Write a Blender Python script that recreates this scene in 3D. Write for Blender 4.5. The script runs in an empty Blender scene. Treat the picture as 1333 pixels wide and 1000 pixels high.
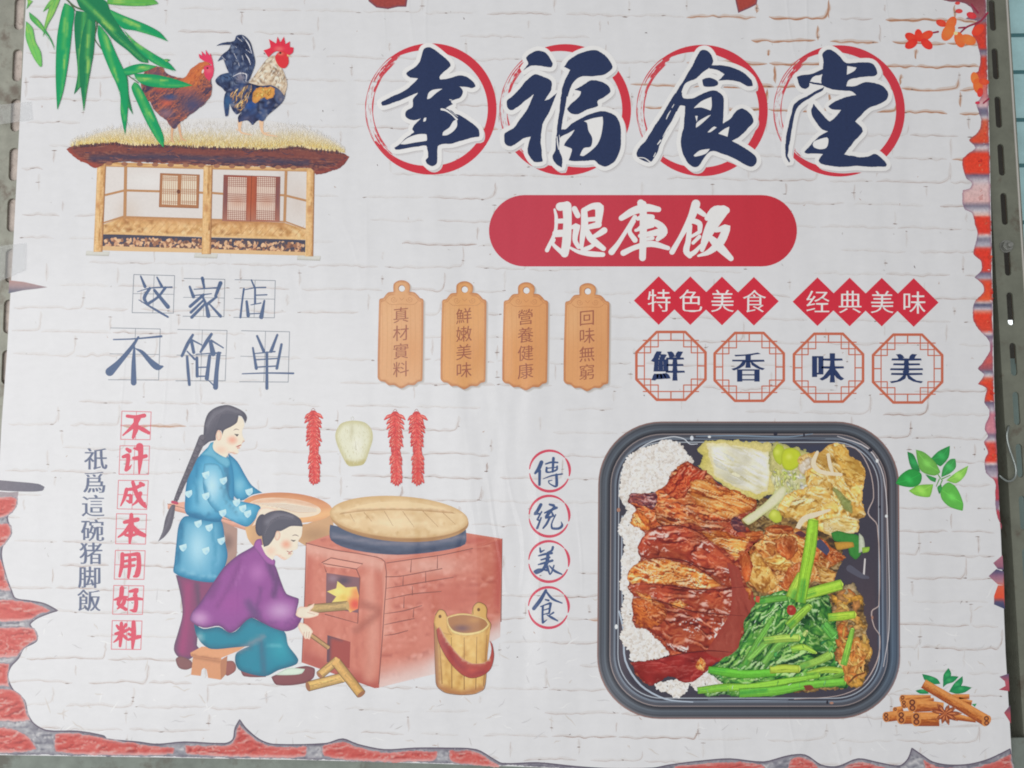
import bpy, math, random
import numpy as np
from mathutils import Vector, Matrix
from mathutils.geometry import delaunay_2d_cdt

random.seed(7)
RNG = np.random.default_rng(11)
SC = bpy.context.scene
COL = SC.collection

# ------------------------------------------------------------------ camera, light, exposure
PW, PH = 1333.0, 1000.0          # size of the photograph the traced coordinates refer to
FPX = 1000.0                     # focal length in those pixels (a phone's main lens)
PITCH, ROLL = math.radians(4.2), math.radians(-0.75)
CAM = Vector((0.0, -1.0, 1.25))
ROT = Matrix.Rotation(math.pi / 2 + PITCH, 3, 'X') @ Matrix.Rotation(ROLL, 3, 'Z')
cd = bpy.data.cameras.new('camera'); cam = bpy.data.objects.new('camera', cd); COL.objects.link(cam)
cam.matrix_world = Matrix.Translation(CAM) @ ROT.to_4x4()
cd.sensor_width = 36.0; cd.lens = 36.0 * FPX / PW; cd.clip_start = 0.01; cd.clip_end = 200
SC.camera = cam

# the stall front: even daylight from the street all round, and one broad opening low on the left that gives the sheen
world = bpy.data.worlds.new('World'); SC.world = world; world.use_nodes = True
wn = world.node_tree.nodes
wn['Background'].inputs[0].default_value = (1.0, 0.99, 0.98, 1); wn['Background'].inputs[1].default_value = 0.43
ld = bpy.data.lights.new('street_light', 'AREA'); lamp = bpy.data.objects.new('street_light', ld); COL.objects.link(lamp)
ld.shape = 'RECTANGLE'; ld.size = 2.6; ld.size_y = 1.8; ld.energy = 41; ld.color = (1.0, 0.985, 0.965)
lamp.location = (-1.25, -2.35, 1.05)
lamp.rotation_euler = (Vector(lamp.location) - Vector((0.1, 0.0, 1.3))).to_track_quat('Z', 'Y').to_euler()
SC.view_settings.view_transform = 'Standard'; SC.view_settings.look = 'None'
SC.view_settings.exposure = 0.0; SC.view_settings.gamma = 1.0
SC.view_settings.use_curve_mapping = False
SC.cycles.filter_width = 1.9       # a phone lens is a little soft
ILL = np.array((0.76, 0.76, 0.76))                       # what this light makes of a white card: ink colours are read off the photo and divided by it

# ------------------------------------------------------------------ helpers: pixels to metres, colours
Rn = np.array(ROT); Cn = np.array(CAM)
def unproject(P, y):
    P = np.asarray(P, float).reshape(-1, 2); y = np.broadcast_to(np.asarray(y, float), (len(P),))
    d = np.stack([(P[:, 0] - PW / 2) / FPX, (PH / 2 - P[:, 1]) / FPX, -np.ones(len(P))], 1) @ Rn.T
    t = (y - Cn[1]) / d[:, 1]
    return Cn + d * t[:, None]
def at(px, py, y=0.0): return Vector(unproject([(px, py)], y)[0])
def lin(c):
    c = np.asarray(c, float) / 255.0
    return np.where(c <= 0.04045, c / 12.92, ((c + 0.055) / 1.055) ** 2.4)
def ink(c): return np.clip(lin(c) / ILL, 0.0, 0.9)

# ------------------------------------------------------------------ materials
def new_mat(name):
    m = bpy.data.materials.new(name); m.use_nodes = True
    nt = m.node_tree; b = nt.nodes['Principled BSDF']
    return m, nt, nt.nodes, nt.links, b
def nnoise(nt, vec, scale, detail=3, rough=0.55):
    n = nt.nodes.new('ShaderNodeTexNoise'); n.inputs['Scale'].default_value = scale
    n.inputs['Detail'].default_value = detail; n.inputs['Roughness'].default_value = rough
    nt.links.new(vec, n.inputs['Vector']); return n
def math_node(nt, op, a, b=None):
    n = nt.nodes.new('ShaderNodeMath'); n.operation = op
    for i, v in enumerate((a, b)):
        if v is None: continue
        if isinstance(v, (int, float)): n.inputs[i].default_value = v
        else: nt.links.new(v, n.inputs[i])
    return n.outputs[0]
def sheet_bump(nt, b, strength=0.55):
    """the slight waviness of the laminated sheet, the same for the paper and the ink on it"""
    g = nt.nodes.new('ShaderNodeNewGeometry')
    mp = nt.nodes.new('ShaderNodeMapping'); mp.inputs['Rotation'].default_value = (0, 0.5, 0); mp.inputs['Scale'].default_value = (9, 1, 2.2)
    nt.links.new(g.outputs['Position'], mp.inputs['Vector'])
    n1 = nnoise(nt, mp.outputs[0], 1.6, 2, 0.45)
    # a few long creases where the film was pulled
    mp2 = nt.nodes.new('ShaderNodeMapping'); mp2.inputs['Rotation'].default_value = (0, -0.25, 0); mp2.inputs['Scale'].default_value = (7, 1, 1.3)
    nt.links.new(g.outputs['Position'], mp2.inputs['Vector']); n2 = nnoise(nt, mp2.outputs[0], 2.3, 1, 0.4); n3 = nnoise(nt, g.outputs['Position'], 3.1, 1)
    d = math_node(nt, 'ABSOLUTE', math_node(nt, 'SUBTRACT', n2.outputs[0], 0.52)); rdg = math_node(nt, 'MAXIMUM', math_node(nt, 'SUBTRACT', 1.0, math_node(nt, 'MULTIPLY', d, 38.0)), 0.0)
    msk = math_node(nt, 'MAXIMUM', math_node(nt, 'MULTIPLY', math_node(nt, 'SUBTRACT', n3.outputs[0], 0.52), 4.0), 0.0)
    hgt = math_node(nt, 'ADD', n1.outputs[0], math_node(nt, 'MULTIPLY', math_node(nt, 'MULTIPLY', rdg, msk), 0.09))
    bp = nt.nodes.new('ShaderNodeBump'); bp.inputs['Strength'].default_value = strength; bp.inputs['Distance'].default_value = 0.012
    nt.links.new(hgt, bp.inputs['Height']); nt.links.new(bp.outputs[0], b.inputs['Normal']); nt.links.new(bp.outputs[0], b.inputs['Coat Normal'])
def make_print():
    m, nt, N, L, b = new_mat('printed_ink')
    a = N.new('ShaderNodeVertexColor'); a.layer_name = 'Col'
    g = N.new('ShaderNodeNewGeometry')
    n1 = nnoise(nt, g.outputs['Position'], 260, 5, 0.62)
    n2 = nnoise(nt, g.outputs['Position'], 900, 2, 0.6)
    s = math_node(nt, 'ADD', math_node(nt, 'MULTIPLY', math_node(nt, 'SUBTRACT', n1.outputs[0], 0.5), 3.2),
                  math_node(nt, 'MULTIPLY', math_node(nt, 'SUBTRACT', n2.outputs[0], 0.5), 1.2))
    f = math_node(nt, 'ADD', math_node(nt, 'MULTIPLY', s, a.outputs['Alpha']), 1.0)
    mx = N.new('ShaderNodeVectorMath'); mx.operation = 'SCALE'
    L.new(a.outputs['Color'], mx.inputs[0]); L.new(f, mx.inputs['Scale'])
    L.new(mx.outputs[0], b.inputs['Base Color'])
    b.inputs['Roughness'].default_value = 0.45; b.inputs['Specular IOR Level'].default_value = 0.12
    b.inputs['Coat Weight'].default_value = 0.38; b.inputs['Coat Roughness'].default_value = 0.16
    sheet_bump(nt, b); return m
PRINT = make_print()
def make_paper():
    m, nt, N, L, b = new_mat('laminated_paper')
    g = N.new('ShaderNodeNewGeometry')
    n1 = nnoise(nt, g.outputs['Position'], 9, 4, 0.6); n2 = nnoise(nt, g.outputs['Position'], 120, 6, 0.7)
    mp = N.new('ShaderNodeMapping'); mp.inputs['Scale'].default_value = (1, 1, 2.6); L.new(g.outputs['Position'], mp.inputs['Vector'])
    n3 = nnoise(nt, mp.outputs[0], 38, 7, 0.68)
    s = math_node(nt, 'ADD', math_node(nt, 'MULTIPLY', n1.outputs[0], 0.06), math_node(nt, 'MULTIPLY', n2.outputs[0], 0.07))
    s = math_node(nt, 'ADD', s, math_node(nt, 'MULTIPLY', n3.outputs[0], 0.10))
    f = math_node(nt, 'ADD', s, 0.885)
    mx = N.new('ShaderNodeVectorMath'); mx.operation = 'SCALE'; mx.inputs[0].default_value = tuple(ink((205, 206, 209)))
    L.new(f, mx.inputs['Scale']); L.new(mx.outputs[0], b.inputs['Base Color'])
    b.inputs['Roughness'].default_value = 0.45; b.inputs['Specular IOR Level'].default_value = 0.12
    b.inputs['Coat Weight'].default_value = 0.38; b.inputs['Coat Roughness'].default_value = 0.16
    sheet_bump(nt, b); return m
PAPER = make_paper()

# ------------------------------------------------------------------ helpers: objects and labels
def tag(o, label=None, cat=None, group=None, kind=None):
    for k, v in (('label', label), ('category', cat), ('group', group), ('kind', kind)):
        if v: o[k] = v
    return o
def empty(name, loc):
    o = bpy.data.objects.new(name, None); COL.objects.link(o); o.location = loc; o.empty_display_size = 0.05; return o
def mesh_obj(name, verts, faces, mat, parent=None, smooth=False):
    me = bpy.data.meshes.new(name); me.from_pydata([tuple(v) for v in verts], [], [list(f) for f in faces]); me.update()
    if smooth:
        for p in me.polygons: p.use_smooth = True
    me.materials.append(mat); o = bpy.data.objects.new(name, me); COL.objects.link(o)
    if parent:
        o.parent = parent; o.matrix_parent_inverse = Matrix.Translation(-Vector(parent.location))
    return o

# ------------------------------------------------------------------ the painter: flat ink shapes on the sheet
GAP = 1.5e-6                     # one layer of ink over another
def cr(pts, closed=True, n=4):
    P = np.asarray(pts, float); m = len(P)
    if m < 3: return P
    f = np.ones(m)                 # sharp turns stay corners
    for i in range(m):
        if not closed and i in (0, m - 1): continue
        a, b = P[i][:2] - P[i - 1][:2], P[(i + 1) % m][:2] - P[i][:2]
        c = a @ b / (np.hypot(*a) * np.hypot(*b) + 1e-9); f[i] = np.clip((c + 0.10) / 0.55, 0, 1)
    out = []
    rng = range(m) if closed else range(m - 1)
    for i in rng:
        if closed: p0, p1, p2, p3 = P[i - 1], P[i], P[(i + 1) % m], P[(i + 2) % m]
        else: p0, p1, p2, p3 = P[max(i - 1, 0)], P[i], P[i + 1], P[min(i + 2, m - 1)]
        l = np.linalg.norm(p2 - p1)
        t1 = (p2 - p0); t2 = (p3 - p1)
        t1 = t1 / (np.linalg.norm(t1) + 1e-9) * l * 0.9 * f[i]; t2 = t2 / (np.linalg.norm(t2) + 1e-9) * l * 0.9 * f[(i + 1) % m]
        for k in range(n):
            t = k / n; a = 2*t**3 - 3*t*t + 1; b = t**3 - 2*t*t + t; c = -2*t**3 + 3*t*t; d = t**3 - t*t
            out.append(a * p1 + b * t1 + c * p2 + d * t2)
    if not closed: out.append(P[-1])
    return np.array(out)
def inside(P, poly):
    x, y = P[:, 0], P[:, 1]; r = np.zeros(len(P), bool); q = np.roll(poly, 1, axis=0)
    for (x1, y1), (x2, y2) in zip(poly, q):
        if y1 == y2: continue
        c = (y1 > y) != (y2 > y)
        r ^= c & (x < (x2 - x1) * (y - y1) / (y2 - y1) + x1)
    return r
def segdist(P, A, closed=False):
    A = np.asarray(A, float); d = np.full(len(P), 1e9)
    n = len(A) if closed else len(A) - 1
    for i in range(n):
        a, b = A[i], A[(i + 1) % len(A)]; ab = b - a; q = ab @ ab
        t = np.clip(((P - a) @ ab) / q, 0, 1) if q > 0 else np.zeros(len(P))
        d = np.minimum(d, np.hypot(*(P - a - t[:, None] * ab).T))
    return d
def cdt(P, loops, extra=None):
    V = [Vector(p) for p in P] + ([Vector(p) for p in extra] if extra is not None else [])
    E = []; s = 0
    for n in loops:
        E += [(s + i, s + (i + 1) % n) for i in range(n)]; s += n
    r = delaunay_2d_cdt(V, E, [], 1, 1e-5)
    return np.array([(v.x, v.y) for v in r[0]]), [f for f in r[2] if len(f) == 3]

def vnoise(x, y, seed):
    xi, yi = np.floor(x).astype(np.int64), np.floor(y).astype(np.int64); fx, fy = x - xi, y - yi; fx = fx * fx * (3 - 2 * fx); fy = fy * fy * (3 - 2 * fy)
    def h(i, j):
        n = (i * 374761393 + j * 668265263 + seed * 1274126177) & 0x7fffffff; n = ((n ^ (n >> 13)) * 1103515245) & 0x7fffffff; n = ((n ^ (n >> 15)) * 12345701) & 0x7fffffff
        return (n & 0xffff) / 65535.0
    return (h(xi, yi) * (1 - fx) + h(xi + 1, yi) * fx) * (1 - fy) + (h(xi, yi + 1) * (1 - fx) + h(xi + 1, yi + 1) * fx) * fy
def fbm(x, y, seed, o=4, g=.52):
    t = 0; a = 1; n = 0
    for i in range(o): t = t + a * vnoise(x * 2 ** i, y * 2 ** i, seed + i * 7); n += a; a *= g
    return t / n
def relief(pal, scale=9., ang=0., stretch=2.5, warp=.8, gloss=.5, seed=1, contrast=1.0, spec=(234, 220, 218), fine=.16):
    """the photographed look of a lumpy wet surface as ink colours: a noise height field, its light and dark sides and glints"""
    pal = np.asarray(pal, float); r = math.radians(ang); scale = scale * 1.55; L = np.array((-.55, -.83))
    def hf(P):
        u = (P[:, 0] * math.cos(r) + P[:, 1] * math.sin(r)) / (scale * stretch); v = (-P[:, 0] * math.sin(r) + P[:, 1] * math.cos(r)) / scale
        wu, wv = fbm(u * 1.1, v * 1.1, seed + 50, 3) - .5, fbm(u * 1.1, v * 1.1, seed + 80, 3) - .5
        u, v = u + wu * warp * 2, v + wv * warp * 2
        return 1 - np.abs(2 * fbm(u, v, seed, 3) - 1) + fine * (fbm(u * 4, v * 4, seed + 20, 3) - .5)
    def f(P):
        h = hf(P); e = .7; gx = (hf(P + (e, 0)) - h) / e; gy = (hf(P + (0, e)) - h) / e
        d = -(gx * L[0] + gy * L[1]) * scale * -1
        q = np.clip(.5 + contrast * (.42 * d + .9 * (h - .72)), 0, 1) * (len(pal) - 1); i = np.minimum(q.astype(int), len(pal) - 2); t = (q - i)[:, None]
        c = pal[i] * (1 - t) + pal[i + 1] * t
        m = fbm(P[:, 0] / 17, P[:, 1] / 17, seed + 5, 2); c = c * (.8 + .42 * fbm(P[:, 0] / 26, P[:, 1] / 26, seed + 9, 2))[:, None] if gloss else c
        g = gloss * np.clip((d - .34) * 3.0, 0, 1) * np.clip((m - .44) * 6, 0, 1)
        return c + (np.asarray(spec) - c) * g[:, None]
    return f

class Art:
    """one piece of printed artwork = one mesh with ink colours on its vertices"""
    def __init__(self, name, parent, base=20, T=(0, 0, 1), label=None):
        self.name, self.parent, self.k, self.T, self.label = name, parent, base, T, label
        self.V, self.F, self.C, self.n = [], [], [], 0
        self.obj = bpy.data.objects.new(name, bpy.data.meshes.new(name)); COL.objects.link(self.obj)
    def z(self, x0, y0, s): self.T = (x0, y0, s); return self
    def m(self, pts):
        P = np.asarray(pts, float).reshape(-1, 2); return P / self.T[2] + np.array(self.T[:2])
    def add(self, P, F, C, amp, k=None):
        k = self.k if k is None else k
        W = unproject(P, -np.asarray(k, float) * GAP)
        self.V.append(W); self.F += [tuple(i + self.n for i in f) for f in F]; self.n += len(W)
        C = np.broadcast_to(np.asarray(C, float), (len(W), 3))
        self.C.append(np.concatenate([ink(C), np.full((len(W), 1), amp)], 1))
    def color(self, P, col, shades, B=None):
        c = np.tile(np.asarray(col, float), (len(P), 1)); s = self.T[2]
        for sh in shades:
            k = sh[0]
            if k == 'g':
                a, b = self.m([sh[1:3], sh[3:5]]); ab = b - a; t = np.clip((P - a) @ ab / (ab @ ab), 0, 1); w = t; cc = sh[5]
            elif k == 's':
                (o,) = self.m([sh[1:3]]); D = (P - o) * s; r = math.radians(sh[7]) if len(sh) > 7 else 0
                u = D[:, 0] * math.cos(r) + D[:, 1] * math.sin(r); v = -D[:, 0] * math.sin(r) + D[:, 1] * math.cos(r)
                t = np.clip(1 - np.hypot(u / sh[3], v / sh[4]), 0, 1); w = sh[6] * t * t * (3 - 2 * t); cc = sh[5]
            elif k == 'p':
                d = segdist(P, self.m(sh[1])) * s; t = np.clip(1 - d / sh[2], 0, 1); w = sh[4] * t * t * (3 - 2 * t); cc = sh[3]
            elif k == 'e':
                d = segdist(P, B, True) * s; t = np.clip(1 - d / sh[1], 0, 1); w = sh[3] * t; cc = sh[2]
            elif k == 't':
                c = sh[1](P); continue
            elif k in ('by', 'bx'):
                ax = 1 if k == 'by' else 0
                ys = np.array([q[0] for q in sh[1]], float) / s + self.T[ax]
                c = np.stack([np.interp(P[:, ax], ys, [q[1][j] for q in sh[1]]) for j in range(3)], 1); continue
            c = c + (np.asarray(cc, float) - c) * w[:, None]
        return c
    def fill(self, pts, col, sh=(), smooth=True, step=None, amp=0.03, holes=(), k=None, raw=False, rough=0):
        B = np.asarray(pts, float) if raw else self.m(pts)
        if smooth: B = cr(B)
        if rough:              # ragged edge
            Q = []
            for p, q in zip(B, np.roll(B, -1, axis=0)):
                n = max(1, int(np.hypot(*(q - p)) / 1.6)); Q += [p + (q - p) * i / n for i in range(n)]
            B = np.array(Q); j = RNG.normal(0, rough / self.T[2], (len(B), 2)); B = B + j * .6 + (np.roll(j, 1, axis=0) + np.roll(j, 2, axis=0) + np.roll(j, 3, axis=0)) * .4
        keep = np.hypot(*(B - np.roll(B, 1, axis=0)).T) > 1e-4; B = B[keep]
        loops = [len(B)]; Q = B; H = [self.m(h) for h in holes]
        for h in H: Q = np.concatenate([Q, h]); loops.append(len(h))
        ex = None
        if sh:
            st = step or max(1.6, min(4.0, (np.ptp(B[:, 0]) + np.ptp(B[:, 1])) / 40))
            gx, gy = np.meshgrid(np.arange(B[:, 0].min(), B[:, 0].max(), st), np.arange(B[:, 1].min(), B[:, 1].max(), st))
            G = np.stack([gx.ravel(), gy.ravel()], 1) + RNG.uniform(-.2, .2, (gx.size, 2)) * st
            if len(G):
                G = G[inside(G, B)]
                if len(G): G = G[segdist(G, B, True) > st * 0.3]
                ex = G if len(G) else None
        P, F = cdt(Q, loops, ex)
        if H:
            ce = np.array([P[list(f)].mean(0) for f in F]); bad = np.zeros(len(F), bool)
            for h in H: bad |= inside(ce, h)
            F = [f for f, q in zip(F, bad) if not q]
        self.k += 1
        self.add(P, F, self.color(P, col, sh, B), amp, k)
        return self
    def outline(self, pts, w, closed=False, smooth=True, raw=False):
        A = np.asarray(pts, float) if raw else self.m(pts)
        ws = np.atleast_1d(np.asarray(w, float)) / self.T[2]
        if len(ws) != len(A): ws = np.interp(np.linspace(0, 1, len(A)), np.linspace(0, 1, len(ws)), ws) if len(ws) > 1 else np.repeat(ws, len(A))
        if smooth and len(A) > 2:
            R = cr(np.concatenate([A, ws[:, None]], 1), closed); A, ws = R[:, :2], R[:, 2]
        if closed: A = np.concatenate([A, A[:1]]); ws = np.concatenate([ws, ws[:1]])
        d = np.gradient(A, axis=0); d /= (np.hypot(*d.T)[:, None] + 1e-9); nrm = np.stack([-d[:, 1], d[:, 0]], 1)
        h = ws[:, None] / 2
        Lp, Rp = A + nrm * h, A - nrm * h
        def cap(c, dv, r, n=5):
            a0 = math.atan2(dv[1], dv[0]); return [c + r * np.array([math.cos(a0 + t), math.sin(a0 + t)]) for t in np.linspace(math.pi / 2, -math.pi / 2, n + 2)[1:-1]]
        poly = list(Lp) + cap(A[-1], d[-1], ws[-1] / 2) + list(Rp[::-1]) + cap(A[0], -d[0], ws[0] / 2)
        return np.array(poly), A
    def line(self, pts, w, col, sh=(), smooth=True, amp=0.03, closed=False, k=None, raw=False):
        poly, A = self.outline(pts, w, closed, smooth, raw)
        if closed:            # a ring: build as strip of quads
            ws = np.atleast_1d(np.asarray(w, float)) / self.T[2]
            A = A[:-1]; d = np.roll(A, -1, axis=0) - np.roll(A, 1, axis=0); d /= np.hypot(*d.T)[:, None] + 1e-9
            nr = np.stack([-d[:, 1], d[:, 0]], 1) * ws.mean() / 2; n = len(A)
            P = np.concatenate([A + nr, A - nr]); F = [(i, (i + 1) % n, (i + 1) % n + n, i + n) for i in range(n)]
            self.k += 1; self.add(P, F, self.color(P, col, sh, A), amp, k); return self
        s = self.T; self.T = (0, 0, 1)
        if sh: self.T = s
        self.fill(poly, col, sh, smooth=False, amp=amp, k=k, raw=True); self.T = s
        return self
    def ell(self, cx, cy, rx, ry, col, rot=0, sh=(), n=20, amp=0.03, k=None, a0=0, a1=360):
        t = np.radians(np.linspace(a0, a1, n, endpoint=False)); r = math.radians(rot)
        u, v = rx * np.cos(t), ry * np.sin(t)
        self.fill(np.stack([cx + u * math.cos(r) - v * math.sin(r), cy + u * math.sin(r) + v * math.cos(r)], 1), col, sh, smooth=False, amp=amp, k=k)
        return self
    def dabs(self, poly, n, cols, ln, w, ang=0, spread=20, amp=0.1, bend=0.15, span=14, clip=True, smooth=True):
        """n short curved brush dabs spread inside an outline (feathers, straw, sinews, rice)"""
        B = self.m(poly); B = cr(B) if smooth else B
        s = self.T[2]; lo, hi = B.min(0), B.max(0); got = 0; cols = np.asarray(cols, float)
        A = RNG.uniform(lo, hi, (n * 6 + 50, 2)); A = A[inside(A, B)][:n]
        n = len(A)
        if not n: return self
        a = np.radians(np.asarray([ang(*p) for p in A]) if callable(ang) else ang) + np.radians(RNG.normal(0, spread, n))
        l = RNG.uniform(ln[0], ln[1], n) / s; ww = RNG.uniform(w[0], w[1], n) / s / 2
        d = np.stack([np.cos(a), np.sin(a)], 1); q = np.stack([-d[:, 1], d[:, 0]], 1); bd = RNG.normal(0, bend, n) * l
        pts = []
        for t, f in ((-.5, 0.0), (-.25, .8), (.1, 1.0), (.5, 0.0)):
            off = bd * (0.25 - t * t) * 4
            c = A + d * (l * t)[:, None] + q * off[:, None]
            pts.append((c + q * (ww * f)[:, None], c - q * (ww * f)[:, None]))
        ring = [pts[0][0], pts[1][0], pts[2][0], pts[3][0], pts[2][1], pts[1][1]]
        P = np.stack(ring, 1)                      # n,6,2
        if clip:
            ok = inside(P[:, 0], B) & inside(P[:, 3], B); P = P[ok]; n = len(P)
            if not n: return self
        mixw = RNG.uniform(0, 1, (n, 1)); i, j = RNG.integers(0, len(cols), n), RNG.integers(0, len(cols), n)
        C = cols[i] + (cols[j] - cols[i]) * mixw * 0.5
        ks = self.k + 1 + RNG.uniform(0, span, n); self.k += span + 1
        F = []
        for t in range(n): b = t * 6; F += [(b, b + 1, b + 5), (b + 1, b + 2, b + 4, b + 5), (b + 2, b + 3, b + 4)]
        self.add(P.reshape(-1, 2), F, np.repeat(C, 6, axis=0), amp, np.repeat(ks, 6))
        return self
    def rosette(self, A, rx, ry, cols, ang=None, amp=0.04, span=24, n=8):
        """small ovals at given centres (rice grains, log ends)"""
        A = np.asarray(A, float); m = len(A); cols = np.asarray(cols, float)
        a = RNG.uniform(0, math.pi, m) if ang is None else np.full(m, ang)
        rx = RNG.uniform(rx[0], rx[1], m); ry = RNG.uniform(ry[0], ry[1], m); t = np.linspace(0, 2 * math.pi, n, endpoint=False)
        u = rx[:, None] * np.cos(t); v = ry[:, None] * np.sin(t)
        P = np.stack([A[:, :1] + u * np.cos(a)[:, None] - v * np.sin(a)[:, None], A[:, 1:] + u * np.sin(a)[:, None] + v * np.cos(a)[:, None]], 2)
        C = cols[RNG.integers(0, len(cols), m)]
        ks = self.k + 1 + RNG.uniform(0, span, m); self.k += span + 1
        F = [tuple(range(i * n, i * n + n)) for i in range(m)]
        self.add(P.reshape(-1, 2), F, np.repeat(C, n, axis=0), amp, np.repeat(ks, n)); return self
    def outset(self, pts, d, col, k=None, shift=(0, 0)):
        """a shape's outline moved outwards by d and filled: the pale border round a cut-out letter"""
        B = cr(self.m(pts)); area = 0.5 * np.sum(B[:, 0] * np.roll(B[:, 1], -1) - np.roll(B[:, 0], -1) * B[:, 1])
        e = np.roll(B, -1, axis=0) - np.roll(B, 1, axis=0); e /= np.hypot(*e.T)[:, None] + 1e-9
        n = np.stack([e[:, 1], -e[:, 0]], 1) * (1 if area > 0 else -1)
        Q = B + n * d / self.T[2] + np.array(shift) / self.T[2]
        return self.fill(Q, col, smooth=False, raw=True, k=k)
    def shards(self, poly, n, cols, ln, asp=(.3, .7), ang=0, spread=30, amp=0.3, span=14, lo=.62, hi=1.18, clip=True, m=7):
        """n ragged lumps, darker at the rim than in the middle (meat, leaves, tofu skin)"""
        B = cr(self.m(poly)); s = self.T[2]; A = RNG.uniform(B.min(0), B.max(0), (n * 6 + 50, 2)); A = A[inside(A, B)][:n]; n = len(A)
        if not n: return self
        cols = np.asarray(cols, float)
        a = np.radians(np.asarray([ang(*p) for p in A]) if callable(ang) else np.full(n, float(ang))) + np.radians(RNG.normal(0, spread, n))
        L = RNG.uniform(ln[0], ln[1], n) / s / 2; W = L * RNG.uniform(asp[0], asp[1], n)
        t = np.linspace(0, 2 * math.pi, m, endpoint=False)[None] + RNG.uniform(-.3, .3, (n, m)); r = RNG.uniform(.55, 1.15, (n, m))
        u, v = L[:, None] * r * np.cos(t), W[:, None] * r * np.sin(t)
        R = np.stack([A[:, :1] + u * np.cos(a)[:, None] - v * np.sin(a)[:, None], A[:, 1:] + u * np.sin(a)[:, None] + v * np.cos(a)[:, None]], 2)
        c0 = R.mean(1) + RNG.normal(0, .18, (n, 2)) * W[:, None]
        P = np.concatenate([c0[:, None], R], 1)
        if clip:
            ok = inside(R.reshape(-1, 2), B).reshape(n, m).mean(1) > .8; P = P[ok]; n = len(P)
            if not n: return self
        i, j = RNG.integers(0, len(cols), n), RNG.integers(0, len(cols), n); C = cols[i] * .65 + cols[j] * .35
        cc = np.repeat(C[:, None], m + 1, axis=1) * np.concatenate([np.full((n, 1), hi), RNG.uniform(lo, 1.0, (n, m))], 1)[:, :, None]
        ks = self.k + 1 + RNG.uniform(0, span, n); self.k += span + 1; F = []
        for q in range(n):
            b = q * (m + 1); F += [(b, b + 1 + x, b + 1 + (x + 1) % m) for x in range(m)]
        self.add(P.reshape(-1, 2), F, np.clip(cc, 0, 255).reshape(-1, 3), amp, np.repeat(ks, m + 1)); return self
    def text(self, ch, cx, cy, size, col, grow=(0, 0), shear=0.0, sx=1.0, amp=0.02, rot=0.0):
        """a printed character from the program's own type, its strokes fattened or thinned"""
        c = bpy.data.curves.new('type', 'FONT'); c.body = ch; c.size = 1; c.resolution_u = 3
        o = bpy.data.objects.new('type', c); COL.objects.link(o)
        me = o.evaluated_get(bpy.context.evaluated_depsgraph_get()).to_mesh()
        P = np.array([v.co[:2] for v in me.vertices]); F = [tuple(p.vertices) for p in me.polygons]
        bpy.data.objects.remove(o); bpy.data.curves.remove(c)
        key = np.round(P, 5); u, inv = np.unique(key, axis=0, return_inverse=True); inv = inv.ravel(); P = u
        F = [tuple(int(inv[i]) for i in f) for f in F]; F = [f for f in F if len(set(f)) == len(f)]
        def area(f): return 0.5 * sum(P[f[i]][0] * P[f[(i + 1) % len(f)]][1] - P[f[(i + 1) % len(f)]][0] * P[f[i]][1] for i in range(len(f)))
        F = [f if area(f) > 0 else f[::-1] for f in F]
        if grow[0] or grow[1]:
            ed = set()
            for f in F:
                for i in range(len(f)): ed.add((f[i], f[(i + 1) % len(f)]))
            nr = np.zeros_like(P)
            for a, b in ed:
                if (b, a) in ed: continue
                d = P[b] - P[a]; L = np.hypot(*d)
                if L < 1e-6: continue
                nn = np.array([d[1], -d[0]]) / L; nr[a] += nn; nr[b] += nn
            l = np.hypot(*nr.T)[:, None]; nr = nr / np.maximum(l, .7)
            P = P + nr * np.array(grow)
        P = P - np.array([0.5, 0.38])
        P[:, 1] += shear * P[:, 0]
        P = P * np.array([sx, 1.0]) * size
        r = math.radians(rot); P = np.stack([P[:, 0] * math.cos(r) - P[:, 1] * math.sin(r), P[:, 0] * math.sin(r) + P[:, 1] * math.cos(r)], 1)
        P = np.stack([P[:, 0], -P[:, 1]], 1)
        (o2,) = self.m([(cx, cy)]); P = P / self.T[2] + o2
        self.k += 1; self.add(P, F, col, amp); return self
    def build(self):
        o = self.obj; me = o.data; V = np.concatenate(self.V)
        me.from_pydata(V.tolist(), [], self.F); me.update()
        at_ = me.color_attributes.new('Col', 'FLOAT_COLOR', 'POINT')
        at_.data.foreach_set('color', np.concatenate(self.C).astype(np.float32).ravel())
        me.materials.append(PRINT)
        if self.parent:
            o.parent = self.parent; o.matrix_parent_inverse = Matrix.Translation(-Vector(self.parent.location))
        if self.label: o['label'] = self.label
        return o

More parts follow.
